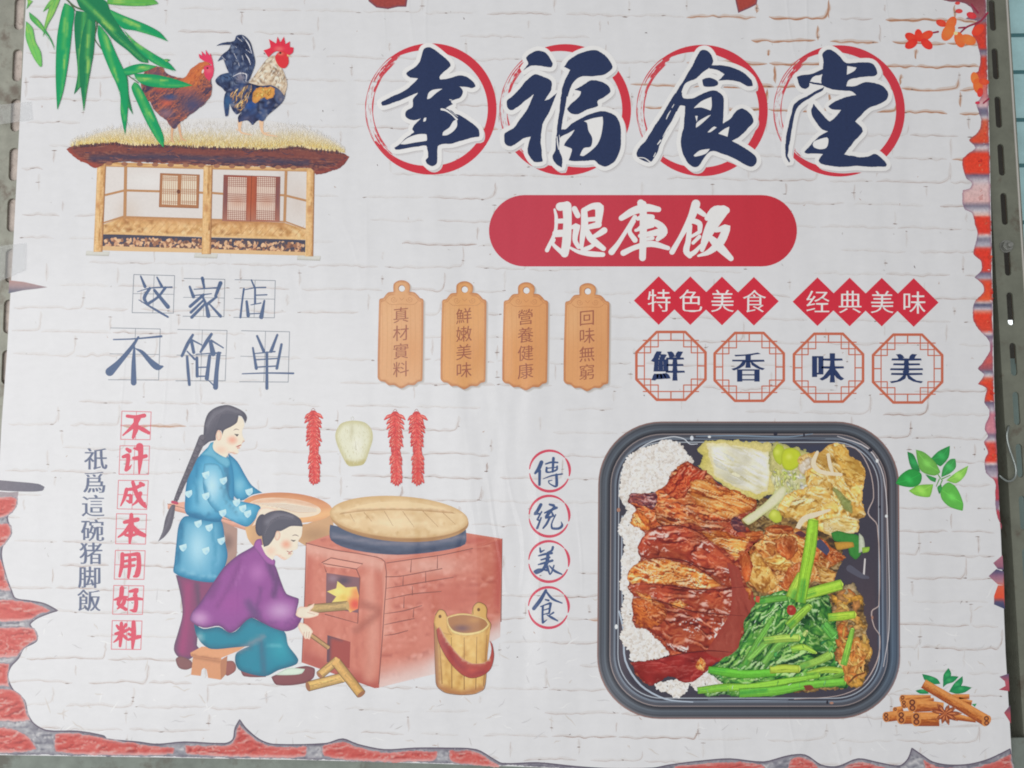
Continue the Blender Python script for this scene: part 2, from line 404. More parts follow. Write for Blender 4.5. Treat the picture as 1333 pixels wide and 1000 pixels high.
# ------------------------------------------------------------------ the setting behind: a dark stall wall
def plain(name, col, rough=0.6, metal=0.0, nscale=30, namp=0.5, bump=0.0, rust=None):
    m, nt, N, L, b = new_mat(name)
    g = N.new('ShaderNodeNewGeometry'); n = nnoise(nt, g.outputs['Position'], nscale, 6, 0.65)
    f = math_node(nt, 'ADD', math_node(nt, 'MULTIPLY', math_node(nt, 'SUBTRACT', n.outputs[0], 0.5), namp * 2), 1.0)
    mx = N.new('ShaderNodeVectorMath'); mx.operation = 'SCALE'; mx.inputs[0].default_value = col; L.new(f, mx.inputs['Scale'])
    out = mx.outputs[0]
    if rust:
        n2 = nnoise(nt, g.outputs['Position'], rust[1], 8, 0.7)
        r = N.new('ShaderNodeMapRange'); r.inputs[1].default_value = rust[2]; r.inputs[2].default_value = rust[2] + 0.12; L.new(n2.outputs[0], r.inputs[0])
        mc = N.new('ShaderNodeMix'); mc.data_type = 'RGBA'; L.new(r.outputs[0], mc.inputs[0]); L.new(out, mc.inputs[6]); mc.inputs[7].default_value = (*rust[0], 1); out = mc.outputs[2]
    L.new(out, b.inputs['Base Color']); b.inputs['Roughness'].default_value = rough; b.inputs['Metallic'].default_value = metal
    if bump:
        bp = N.new('ShaderNodeBump'); bp.inputs['Strength'].default_value = bump; bp.inputs['Distance'].default_value = 0.002
        L.new(n.outputs[0], bp.inputs['Height']); L.new(bp.outputs[0], b.inputs['Normal'])
    return m

# ------------------------------------------------------------------ the poster: sheet
poster = empty('poster', at(660, 1010, 0.0))
tag(poster, 'big printed food poster with white brick background and Chinese lettering', 'poster')
edge = [(37, -60), (34, 0), (26, 150), (17, 323), (9, 460), (2.5, 545), (-3, 640), (-10, 760), (-18, 900), (-23, 983),
        (0, 983), (200, 986), (400, 989.5), (560, 994), (700, 999), (860, 1008), (1100, 1021), (1325, 1032),
        (1318, 1000), (1309, 850), (1303, 700), (1297, 590), (1294, 500), (1291.5, 350), (1288.5, 200), (1285.5, 80), (1284, 0), (1282, -60)]
def slab(name, P, y0, y1, mat, parent=None, holes=(), label=None):
    """a flat plate cut to an outline, with real thickness between the depths y0 (front) and y1 (back)"""
    P = np.asarray(P, float); loops = [len(P)]; Q = P
    for h in holes: Q = np.concatenate([Q, np.asarray(h, float)]); loops.append(len(h))
    V, F = cdt(Q, loops)
    if holes:
        ce = np.array([V[list(f)].mean(0) for f in F]); bad = np.zeros(len(F), bool)
        for h in holes: bad |= inside(ce, np.asarray(h, float))
        F = [f for f, q in zip(F, bad) if not q]
    return V, F, loops
def plate(name, P, y0, y1, mat, parent=None, holes=(), world=False):
    V, F, loops = slab(name, P, y0, y1, mat, parent, holes)
    A = V if world else unproject(V, y0)[:, [0, 2]]
    n = len(A); verts = [(a[0], y0, a[1]) for a in A] + [(a[0], y1, a[1]) for a in A]
    ed = {}
    for f in F:
        for i in range(3): ed[(f[i], f[(i + 1) % 3])] = 1
    faces = [tuple(f) for f in F] + [tuple(i + n for i in f[::-1]) for f in F]
    for a, b in ed:
        if (b, a) not in ed: faces.append((b, a, a + n, b + n))
    o = mesh_obj(name, verts, faces, mat, parent)
    return o
sheet = plate('sheet', edge, 0.0, 0.0006, PAPER, poster)
sheet['label'] = 'laminated sheet printed as a whitewashed brick wall'

# ---- the printed white brick courses: faint joints, brown cracks and specks
NAVY, RED = (37, 50, 84), (192, 48, 62)
wb = Art('brick_pattern', sheet, 4, label='faint printed joints of white bricks')
def course_y(k, x): return 27 + 30.05 * k + 0.020 * max(k, 0) ** 1.75 + 0.0152 * (x - 1200)
def strength(x, y):                 # where the print shows brown joints
    s = 0.30 + 0.25 * math.sin(x * 0.013 + y * 0.021) * math.sin(y * 0.017 - x * 0.006)
    if x > 940 and y < 130: s += 0.75
    if 960 < x and 130 < y < 240: s += .15
    if 820 < x < 1000 and 60 < y < 130: s += .45
    if x > 1140 and 540 < y < 790: s += .12
    if 380 < x < 640 and 520 < y < 640: s += .2
    if y > 800: s += .08
    return s
EY = [-60, 0, 323, 545, 760, 983]; EX0 = [37, 34, 17, 3, -9, -22]; EX1 = [1281, 1283, 1291, 1295, 1305, 1316]
def on_sheet(P): return [p for p in P if np.interp(p[1], EY, EX0) + 3 < p[0] < np.interp(p[1], EY, EX1) - 3 and p[1] < 981 + max(0, p[0] - 300) * .03]
def joint(P, s):
    P = on_sheet(P)
    if len(P) < 3: return
    base = np.array((205, 206, 208), float); warm = s > .74
    dark = np.array((166, 120, 94), float) if warm else np.array((146, 122, 114), float)
    c = base + (dark - base) * min(.95, max(.2, s * .95)); w = 0.55 + .9 * min(1.3, s) * random.random() + (1.1 if warm else 0)
    P = [(p[0], p[1] + random.gauss(0, .45)) for p in P]
    ws = [max(.25, w * (random.uniform(.55, 1.2) if warm else random.uniform(.2, 1.5))) for _ in P]; ws[0] = ws[-1] = 0.25
    soft = base + (dark - base) * (min(.34, s * .3) if warm else min(.16, max(.04, s * .2)))
    sw = np.array([random.uniform(.6, 1.5) for _ in P]) * (4.2 if warm else 3.4); sw[0] = sw[-1] = .4
    wb.line(np.array(P) + (0.2, -.8), sw, soft, k=4 + random.random() * .8, amp=.04)
    wb.line(P, ws, c, k=6.5 + random.random() * 8, amp=.2)
    if random.random() < .5:                  # a dark chip where the paint has come off
        p = random.choice(P); wb.line([(p[0] - random.uniform(1, 4), p[1]), p, (p[0] + random.uniform(1, 4), p[1] + random.uniform(-.6, .6))], [.3, random.uniform(.9, 1.8), .3], base + (np.array((104, 84, 78)) - base) * min(1, .45 + s * .5), k=16 + random.random() * 3)
for k in range(-1, 33):
    x = 4.0 + (k % 2) * -40 + random.uniform(-14, 14)
    while x < 1310:
        W = random.uniform(72, 106); x1 = x + W; m = x + W / 2; ym = course_y(k, m)
        s0 = strength(m, ym) + random.uniform(-.26, .24); wob = random.uniform(.3, 1.1) * (1.6 if ym > 800 else 1); ph = random.uniform(0, 6)
        top = course_y(k, x) + 2.5
        B = lambda q: course_y(k + 1, q) - .6 + wob * math.sin(q * .06 + ph) + random.uniform(-.6, .6)
        if s0 > .1:                           # bed joint with a rounded end now and then
            a0, a1 = x + random.choice((-2, -1, 1, 14)), x1 - random.choice((-2, -1, 1, 12))
            P = [(q, B(q)) for q in np.arange(a0, a1, 7.0)]
            if random.random() < .25 and s0 > .25: P = P[:-1] + [(x1 - 4, B(x1) - 2.5), (x1 - 1.5, B(x1) - 7), (x1 - 1, B(x1) - 13)]
            joint(P, s0)
        sv_ = s0 + random.uniform(-.22, .16)
        if sv_ > .16:                         # upright joint
            a_, b_ = random.uniform(.0, .35), random.uniform(.6, 1.0)
            joint([(x1 + random.uniform(-.7, .7), top + 28 * t) for t in np.linspace(a_, b_, 5)], sv_ * .9)
        x = x1 + random.uniform(1, 3)
# specks and flakes of old paint
for i in range(420):
    x, y = random.uniform(30, 1295), random.uniform(5, 985); d = random.random()
    if y < 780 and random.random() < .45: continue
    L = random.uniform(1.2, 4 if y < 780 else 12); a = random.gauss(0 if random.random() < .6 else 1.3, .6)
    c = (110, 100, 100) if d < .12 else ((176, 160, 152) if d < .35 else (182, 181, 182))
    P = [(x + L * t * math.cos(a), y + L * t * math.sin(a) + random.uniform(-.8, .8)) for t in (-.5, -.15, .2, .5)]
    if len(on_sheet(P)) < 4: continue
    wb.line(P, [.3, random.uniform(.6, 1.5), random.uniform(.5, 1.2), .3], c, k=8 + random.random() * 7, amp=.15)
for i in range(260):                # knobbly whitewash along the bottom
    x, y = random.uniform(30, 1295), random.uniform(770, 985); L = random.uniform(5, 22); a = random.gauss(-.1, .7)
    P = [(x + L * t * math.cos(a), y + L * t * math.sin(a) + random.uniform(-1.5, 1.5)) for t in (-.5, -.2, .1, .5)]
    if len(on_sheet(P)) < 4: continue
    wb.line(P, [.4, 1.6, 1.4, .3], random.choice([(190, 190, 193), (213, 214, 216), (194, 190, 187)]), k=5 + random.random() * 10, amp=.05)
wb.build(); tag(wb.obj, kind='stuff')

# ---- the torn edge with red bricks, printed round the sheet
torn = Art('torn_border', poster, 22, label='grey mortar and shadow behind the printed torn plaster edge')
lc = [(17, 660), (9.5, 674), (15, 694), (3.5, 711), (2, 725), (8.5, 752), (15, 769), (20, 779), (37, 782), (58, 786), (75, 795), (65, 798), (48, 805),
      (39, 813), (48, 827), (47, 835), (31, 844), (24, 857), (14, 868), (10, 881), (17, 898), (32, 912), (36, 929), (44, 942), (61, 951), (101, 952),
      (135, 958), (139, 962), (180, 966), (204, 969), (240, 966), (292, 968), (303, 963), (306, 948), (312, 937), (320, 948), (338, 963), (356, 969),
      (424, 968), (446, 962), (465, 969), (500, 976), (540, 974), (580, 974), (620, 976), (642, 988), (654, 994), (700, 993), (750, 998), (800, 1001), (850, 1000), (871, 996), (910, 991),
      (950, 988), (994, 992), (1026, 984), (1048, 983), (1069, 996), (1090, 998), (1117, 988), (1144, 993), (1171, 997), (1182, 988), (1187, 974), (1200, 983),
      (1214, 992), (1235, 996), (1262, 995), (1288, 988), (1315, 975), (1316.5, 985)]
lowb = [(1324, 1031), (1100, 1020), (860, 1007), (700, 998), (560, 993), (400, 988.5), (200, 985), (0, 982), (-22, 982), (-17, 900), (-9.5, 760), (-4.5, 660)]
torn.fill(lc + lowb, (122, 122, 132), [('t', relief([(104, 104, 116), (136, 136, 145), (156, 157, 163), (182, 181, 184)], 8, 0, 2.4, .9, 0, 3, .8)), ('e', 5, (100, 96, 110), .7)], smooth=True, step=2.6, amp=.15, rough=.5)
torn.line([(p[0], p[1]) for p in lc], 1.6, (92, 84, 100), smooth=True)
def patch(P, c, sh=(), **kw):
    a = Art('torn_patch', poster, 24); a.fill(P, c, sh, **kw); a.build()
patch([(12, 365), (30, 367), (48, 371), (62, 374), (48, 376), (30, 378), (11, 382)], (140, 122, 126), [('by', [(365, (168, 134, 130)), (373, (150, 130, 134)), (380, (100, 102, 118))])], smooth=False, amp=.1)
patch([(-3, 625), (20, 627), (50, 630), (58, 634), (55, 639), (30, 640), (-3, 638)], (112, 108, 118), [('g', 0, 625, 58, 632, (100, 100, 114))], amp=.12)
patch([(-4, 640), (12, 641), (24, 640), (22, 648), (-5, 652)], (150, 140, 146), amp=.25)
# the right hand edge
rc = [(1225, -40), (1226, 0), (1253, 4), (1263, 9), (1266, 17), (1256, 25), (1273, 27), (1265, 42), (1273, 59), (1276, 78), (1273, 92), (1265, 97), (1266, 106), (1273, 118), (1277, 126), (1272, 134), (1273, 143),
      (1277, 157), (1274, 171), (1262, 182), (1270, 193), (1253.5, 206), (1253.5, 216), (1258, 232), (1265, 238), (1263, 245), (1253.5, 248), (1255, 272), (1266, 278), (1268, 291), (1272.5, 302), (1271, 313), (1267, 330), (1277, 340), (1277, 352), (1268.5, 361),
      (1279.5, 371), (1279.5, 382), (1268.5, 394), (1267, 417), (1275.5, 431), (1286.5, 442), (1289, 456), (1281, 470), (1273.5, 480), (1281, 488), (1272.7, 500), (1284, 506), (1281, 523), (1288.5, 536), (1282, 558), (1286, 567), (1281, 576), (1286, 589), (1282, 598), (1283, 615),
      (1293, 624), (1296, 633), (1296, 657), (1298, 672), (1304, 686), (1302.4, 690), (1298, 600), (1293.5, 500), (1291, 350), (1288, 200), (1285, 80), (1283.5, 0), (1282, -40)]
bands = [(-40, (120, 60, 62)), (0, (130, 66, 72)), (22, (150, 90, 96)), (27, (120, 112, 128)), (33, (186, 60, 48)), (62, (205, 58, 42)), (66, (100, 92, 112)), (71, (150, 140, 150)), (76, (196, 60, 44)), (94, (200, 62, 44)), (110, (206, 96, 82)), (126, (190, 120, 124)), (138, (200, 172, 176)), (143, (104, 100, 124)), (149, (120, 116, 134)), (153, (190, 184, 188)),
         (158, (196, 92, 66)), (185, (206, 72, 44)), (188, (120, 100, 120)), (193, (206, 200, 202)), (197, (170, 110, 110)), (200, (214, 62, 40)), (225, (218, 66, 44)), (228, (110, 92, 116)), (235, (190, 182, 190)), (242, (206, 178, 178)), (262, (208, 170, 168)), (268, (120, 114, 132)), (274, (186, 182, 190)), (280, (216, 180, 170)), (283, (212, 60, 42)), (303, (210, 58, 44)),
         (307, (206, 196, 196)), (311, (120, 118, 136)), (320, (176, 172, 182)), (324, (206, 70, 56)), (328, (214, 56, 40)), (352, (212, 62, 48)), (356, (110, 100, 124)), (362, (160, 156, 170)), (366, (206, 82, 60)), (372, (216, 72, 42)), (390, (214, 86, 52)), (394, (190, 172, 172)), (397, (70, 74, 104)), (402, (176, 170, 182)), (406, (216, 120, 100)), (410, (216, 62, 42)), (430, (204, 70, 52)),
         (435, (206, 196, 200)), (438, (110, 100, 124)), (445, (176, 150, 164)), (452, (176, 104, 120)), (470, (196, 88, 84)), (480, (150, 84, 96)), (484, (110, 108, 128)), (489, (206, 200, 204)), (493, (206, 90, 64)), (500, (214, 66, 44)), (521, (214, 70, 44)), (524, (100, 92, 118)), (534, (190, 184, 192)), (540, (196, 120, 134)), (562, (196, 128, 140)), (567, (120, 108, 130)),
         (573, (190, 184, 190)), (578, (206, 76, 66)), (600, (212, 64, 48)), (604, (206, 190, 190)), (607, (110, 102, 124)), (620, (186, 176, 186)), (625, (204, 64, 66)), (650, (196, 56, 66)), (653, (130, 116, 140)), (662, (150, 130, 150)), (666, (200, 60, 64)), (690, (190, 60, 66))]
rt = Art('torn_border', poster, 22, label='strip of red bricks printed down the edge beside the slotted upright')
rt.fill(rc, (180, 70, 60), [('by', bands), ('e', 3, (120, 84, 110), .55)], smooth=True, step=2.0, amp=.28, rough=.35)
for y0, y1, x in ((157, 188, 1278), (198, 226, 1272), (242, 264, 1272), (282, 304, 1280), (326, 352, 1284), (366, 392, 1286), (408, 430, 1283), (494, 521, 1287), (578, 602, 1290)):
    pale = y0 == 242
    rt.shards([(x + 1, y0 + 3), (x + 7, y0 + 3), (x + 7.5, y1 - 3), (x + 2, y1 - 3)], 14, [(196, 140, 136), (206, 170, 168), (190, 120, 116)] if pale else [(206, 56, 40), (222, 84, 56), (190, 46, 38), (214, 110, 84)], (2, 8), (.3, .8), 80, 40, amp=.3, lo=.85, hi=1.06)
    rt.dabs([(x + 1, y1 - 2), (x + 7, y1 - 2), (x + 7, y1 + 3), (x + 1, y1 + 3)], 6, [(206, 200, 204), (190, 160, 164), (150, 140, 154)], (3, 8), (.8, 1.6), 0, 15, smooth=False)
for P in ([(1305, 723), (1293, 733), (1299, 741), (1306.5, 742)], [(1306.5, 744), (1297, 741), (1287, 750), (1299, 761), (1307, 762)], [(1307, 762), (1299, 762), (1294, 776), (1294, 787), (1308, 793)]):
    patch(P, (150, 96, 112), [('by', [(722, (170, 110, 126)), (738, (140, 90, 110)), (742, (70, 74, 108)), (750, (140, 100, 124)), (758, (170, 120, 130)), (764, (206, 92, 66)), (778, (212, 80, 56)), (784, (80, 78, 110)), (793, (60, 66, 100))])], smooth=False, step=1.8, amp=.14)
for P in ([(1313, 877), (1301, 881), (1308, 887), (1309, 893), (1300, 898), (1314, 900)], [(1315, 918), (1307, 928), (1316, 942)]):
    patch(P, (150, 76, 92), [('e', 2, (90, 70, 104), .6), ('by', [(877, (92, 84, 116)), (888, (176, 84, 96)), (900, (160, 70, 84)), (918, (80, 80, 104)), (930, (170, 78, 88)), (942, (160, 70, 84))])], smooth=False, amp=.12)
patch([(476, -12), (480, 2), (490, 10), (505, 12), (518, 9), (529, 9), (532, -12)], (150, 66, 62), [('e', 3, (92, 74, 104), .7)], smooth=False, amp=.25)
patch([(955, -12), (958, 4), (961, 17), (975, 11), (985, 6), (988, -12)], (160, 66, 58), [('e', 3, (92, 74, 104), .7)], smooth=False, amp=.25)
torn.build(); rt.build()
# each red brick in the torn border
def red_brick(P):
    a = Art('brick', torn.obj, 50); A = np.array(P, float); c = A.mean(0); out = (A - c) / np.hypot(*(A - c).T)[:, None]; q = random.randint(1, 900)
    a.fill(A + out * 2.6, (172, 152, 156), [('t', relief([(120, 114, 124), (156, 146, 152), (186, 176, 178)], 7, 0, 2, .8, 0, q, .7)), ('e', 2, (140, 132, 140), .6)], step=1.7, amp=.1, rough=.5)
    a.fill(A + out * 1.0, (196, 92, 90), [('t', relief([(150, 66, 66), (180, 78, 74), (192, 96, 90), (196, 144, 138)], 11, 0, 2.2, 1.0, 0, q + 3, .55)), ('e', 4, (198, 158, 158), .55), ('p', [(A[:, 0].min(), A[:, 1].max()), (A[:, 0].max(), A[:, 1].max())], 4, (204, 170, 170), .5)], step=1.7, amp=.12, rough=.6)
    a.build()
for P in ([(-4, 650), (14, 648), (21, 650), (18, 660), (9, 670), (-4, 674)], [(-6, 684), (10, 684), (13, 694), (4, 708), (-6, 712)], [(-8, 728), (0, 730), (6, 752), (13, 768), (-8, 766)],
          [(-9, 781), (20, 783), (45, 787), (64, 795), (50, 799), (36, 806), (10, 808), (-9, 807)], [(-11, 819), (18, 818), (42, 819), (46, 832), (30, 842), (20, 854), (-12, 854)],
          [(-13, 864), (12, 865), (8, 878), (12, 892), (-13, 891)], [(-14, 900), (16, 900), (29, 912), (33, 926), (38, 937), (12, 938), (-15, 938)],
          [(-17, 950), (12, 949), (36, 960), (46, 974), (30, 978), (-18, 979)], [(73, 956), (100, 955), (132, 961), (180, 969), (204, 972), (226, 974), (224, 981), (160, 982), (74, 979)],
          [(242, 970), (290, 971), (305, 966), (309, 952), (312, 944), (318, 952), (336, 966), (356, 972), (398, 972), (394, 985), (320, 984), (244, 981)],
          [(420, 972), (446, 966), (466, 973), (500, 980), (540, 978), (568, 979), (564, 990), (480, 990), (424, 984)], [(586, 978), (618, 980), (640, 992), (650, 998), (600, 994), (588, 990)],
          [(880, 998), (950, 993), (990, 996), (1000, 1010), (880, 1006)], [(1030, 990), (1048, 988), (1066, 1000), (1050, 1012), (1028, 1010)],
          [(1100, 1000), (1118, 993), (1144, 998), (1160, 1004), (1100, 1012)], [(1204, 990), (1222, 998), (1262, 1000), (1292, 993), (1314, 982), (1318, 1005), (1210, 1008)]):
    red_brick(P)

# ---- calligraphy title on red rings
def ring(cx, cy, R):
    a = Art('red_ring', poster, 24)
    n = 60; th = np.radians(np.linspace(-128, 150, n)); f = np.clip(np.minimum((np.arange(n)) / 12.0, (n - 1 - np.arange(n)) / 12.0), 0, 1)
    th0 = 11.5 * (0.25 + 0.75 * f ** .7)
    Po = np.stack([cx + R * np.cos(th), cy + R * np.sin(th)], 1); Pi = np.stack([cx + (R - th0) * np.cos(th), cy + (R - th0) * np.sin(th)], 1)
    a.fill(np.concatenate([Po, Pi[::-1]]), (192, 52, 66), smooth=False, amp=.04)
    for r, a0, a1, w in ((R - .3, 140, 236, 1.1), (R - 9.5, 138, 232, 1.6), (R - 3, 205, 240, 1.6), (R - 6, 212, 238, 2.6), (R - 2, 128, 150, 1.8), (R - 5.5, 126, 156, 2.2), (R - 8, 196, 232, 2.0), (R - 1.5, 152, 178, .5), (R - 4.5, 222, 240, 2.4), (R - 8, 130, 162, 1.2)):
        t = np.radians(np.linspace(a0, a1, 16)); ww = w * RNG.uniform(.5, 1.3, 16); ww[0] = ww[-1] = .3
        a.line(np.stack([cx + r * np.cos(t), cy + r * np.sin(t)], 1), ww, (190, 66, 76))
    for i in range(26):
        t = math.radians(random.uniform(150, 215)); r = R - random.uniform(1, 8); L = random.uniform(1, 4) / r
        a.line([(cx + r * math.cos(t + q * L), cy + r * math.sin(t + q * L)) for q in (-1, 0, 1)], [.2, random.uniform(.4, 1), .2], (196, 140, 140), k=a.k)
    a.build()
for c in ((561, 142), (736, 143), (914, 144), (1092.5, 144.5)): ring(*c, 85.5)
def title(T, pieces, holes, slits=()):
    a = Art('title_character', poster, 60, T)
    for dx, g in ((17, 198), (12, 188), (7, 176)):
        for p in pieces: a.outset(p, 24, (g + 1, g, g + 2), shift=(dx * .7, dx))
    for p in pieces: a.outset(p, 28, (224, 228, 233))
    for p in pieces: a.fill(p, NAVY, amp=.14, rough=1.2)
    for h in holes: a.fill(h, (218, 221, 226))
    for s in slits: a.line(s[0], s[1], (218, 221, 226))
    a.build()
title((460, 40, 5), [[(460, 118), (495, 108), (530, 125), (580, 165), (628, 210), (630, 235), (585, 272), (562, 300), (566, 316), (640, 305), (700, 291), (745, 306), (785, 340), (797, 362), (775, 374), (735, 366), (690, 362), (713, 395), (700, 430), (655, 450), (635, 462), (648, 478), (600, 505), (640, 520), (665, 545), (690, 550), (740, 580), (800, 625), (820, 655), (818, 690), (790, 692), (740, 705), (690, 722), (640, 735), (575, 740), (550, 755), (545, 860), (515, 882), (480, 865), (470, 840), (485, 825), (478, 750), (400, 755), (340, 768), (275, 775), (265, 762), (300, 740), (340, 700), (395, 660), (385, 640), (400, 610), (440, 570), (400, 582), (360, 575), (338, 555), (345, 520), (385, 495), (390, 445), (420, 405), (370, 425), (300, 455), (230, 480), (190, 490), (180, 470), (200, 455), (270, 420), (330, 392), (390, 345), (420, 310), (370, 305), (345, 285), (350, 270), (400, 240), (430, 205), (445, 160)]],
      [[(480, 446), (490, 405), (520, 385), (580, 378), (540, 405), (500, 440)], [(455, 592), (460, 570), (475, 566), (470, 588)], [(580, 682), (585, 660), (625, 630), (650, 590), (672, 578), (675, 620), (650, 655), (610, 680)], [(305, 738), (350, 700), (420, 675), (475, 675), (478, 715), (400, 728), (335, 740)]],
      [([(574, 512), (600, 518), (640, 545), (674, 578)], [14, 12, 8, 12]), ([(620, 512), (650, 540), (680, 560)], [3, 3, 3]), ([(628, 450), (640, 452), (640, 470)], [6, 4, 3])])
title((640, 40, 5), [[(225, 175), (260, 145), (300, 130), (345, 140), (380, 180), (397, 215), (390, 238), (340, 235), (290, 228), (250, 232), (205, 262), (225, 230), (240, 212)],
      [(290, 284), (340, 300), (390, 330), (388, 380), (365, 420), (345, 455), (380, 440), (425, 405), (400, 470), (370, 540), (335, 600), (320, 680), (325, 790), (332, 850), (280, 855), (255, 830), (235, 790), (240, 740), (255, 690), (200, 705), (150, 740), (125, 752), (90, 740), (80, 700), (85, 665), (140, 635), (190, 570), (240, 490), (275, 415), (220, 455), (170, 495), (130, 520), (105, 505), (100, 460), (130, 430), (180, 380), (230, 320), (265, 290)],
      [(470, 235), (500, 195), (560, 155), (640, 128), (690, 130), (750, 170), (788, 235), (770, 260), (720, 290), (650, 297), (580, 300), (530, 340), (505, 400), (485, 470), (470, 540), (460, 600), (455, 640), (480, 640), (520, 605), (600, 560), (680, 530), (740, 525), (800, 550), (835, 600), (843, 700), (835, 780), (800, 850), (740, 885), (700, 870), (670, 845), (600, 850), (500, 845), (515, 800), (520, 770), (470, 750), (485, 720), (520, 680), (540, 645), (470, 680), (445, 700), (442, 780), (460, 830), (455, 890), (420, 870), (395, 820), (415, 780), (418, 700), (430, 600), (440, 540), (450, 440), (470, 340), (510, 255)],
      [(540, 385), (600, 350), (650, 322), (710, 328), (760, 360), (775, 395), (730, 435), (690, 460), (690, 490), (620, 515), (560, 545), (520, 540), (490, 510), (520, 470), (570, 430), (580, 395)]],
      [[(620, 600), (600, 590), (660, 570), (722, 560), (725, 600), (710, 690), (680, 750), (600, 815), (575, 812), (600, 765), (645, 755), (655, 700), (630, 650)]],
      [([(492, 432), (485, 500), (470, 580), (458, 640)], [6, 9, 5, 7]), ([(425, 690), (430, 740), (436, 775)], [5, 8, 3]), ([(440, 680), (444, 730), (440, 770)], [4, 3, 5])])
title((815, 40, 5), [[(480, 135), (520, 125), (550, 150), (568, 200), (545, 240), (500, 270), (460, 310), (400, 340), (365, 410), (375, 440), (430, 440), (520, 400), (580, 390), (630, 425), (635, 500), (630, 605), (680, 570), (720, 520), (760, 508), (810, 540), (830, 590), (800, 630), (740, 690), (690, 720), (760, 755), (840, 815), (852, 855), (820, 885), (770, 870), (700, 830), (620, 800), (550, 785), (500, 840), (470, 885), (440, 890), (400, 860), (370, 800), (355, 720), (375, 620), (385, 490), (350, 490), (320, 560), (270, 650), (220, 740), (205, 790), (160, 855), (110, 845), (70, 815), (80, 770), (130, 710), (180, 630), (240, 540), (300, 440), (370, 330), (430, 230)],
      [(545, 225), (600, 225), (680, 235), (760, 270), (815, 320), (825, 360), (790, 362), (740, 335), (680, 322), (600, 325), (640, 285), (590, 255), (540, 250)], [(495, 320), (545, 305), (595, 330), (598, 350), (560, 365), (505, 360)]],
      [[(440, 505), (490, 460), (555, 432), (558, 490), (550, 520), (490, 500)], [(455, 632), (460, 600), (530, 555), (552, 548), (520, 580), (480, 615)], [(450, 555), (466, 555), (460, 595)], [(530, 662), (570, 625), (590, 630), (550, 660)], [(600, 670), (640, 640), (672, 625), (660, 690), (630, 680)], [(440, 812), (480, 780), (545, 770), (520, 800), (450, 820)]],
      [([(365, 400), (390, 350), (430, 325)], [8, 14, 6]), ([(262, 575), (275, 545), (290, 520)], [5, 7, 3]), ([(300, 500), (312, 480)], [5, 4]), ([(322, 405), (340, 370)], [5, 6]), ([(240, 690), (270, 640), (300, 590), (330, 530)], [3, 10, 6, 9]), ([(205, 740), (225, 715)], [6, 10]), ([(180, 820), (192, 795)], [6, 4]), ([(80, 826), (120, 830), (160, 858)], [5, 6, 8])])
title((1000, 40, 5), [[(355, 150), (385, 125), (420, 130), (465, 165), (510, 210), (600, 207), (670, 210), (705, 245), (710, 280), (690, 298), (620, 300), (560, 310), (520, 325), (508, 360), (560, 362), (640, 335), (690, 340), (750, 365), (780, 405), (770, 450), (720, 480), (660, 500), (600, 555), (568, 590), (610, 630), (615, 660), (570, 710), (530, 760), (495, 805), (580, 820), (650, 820), (695, 800), (740, 830), (770, 870), (765, 885), (650, 885), (560, 882), (480, 888), (400, 880), (345, 865), (330, 845), (355, 805), (300, 800), (250, 800), (235, 790), (280, 740), (330, 690), (390, 655), (350, 640), (300, 580), (278, 520), (295, 475), (340, 530), (400, 590), (440, 560), (475, 515), (420, 515), (392, 495), (430, 465), (500, 435), (575, 420), (540, 395), (480, 390), (420, 385), (370, 365), (345, 345), (355, 270), (360, 200)],
      [(185, 300), (215, 290), (270, 285), (358, 248), (356, 280), (300, 300), (270, 335), (265, 365), (235, 380), (205, 360)],
      [(362, 366), (300, 400), (250, 430), (200, 450), (165, 485), (150, 540), (125, 640), (112, 740), (115, 820), (135, 858), (142, 848), (128, 810), (145, 700), (160, 600), (185, 510), (230, 465), (300, 420), (355, 388)], [(265, 332), (300, 338), (352, 345), (352, 358), (300, 348), (268, 340)]],
      [[(512, 287), (515, 230), (575, 240), (560, 262)], [(290, 740), (300, 720), (380, 695), (392, 710), (380, 760), (340, 772), (300, 760)]])

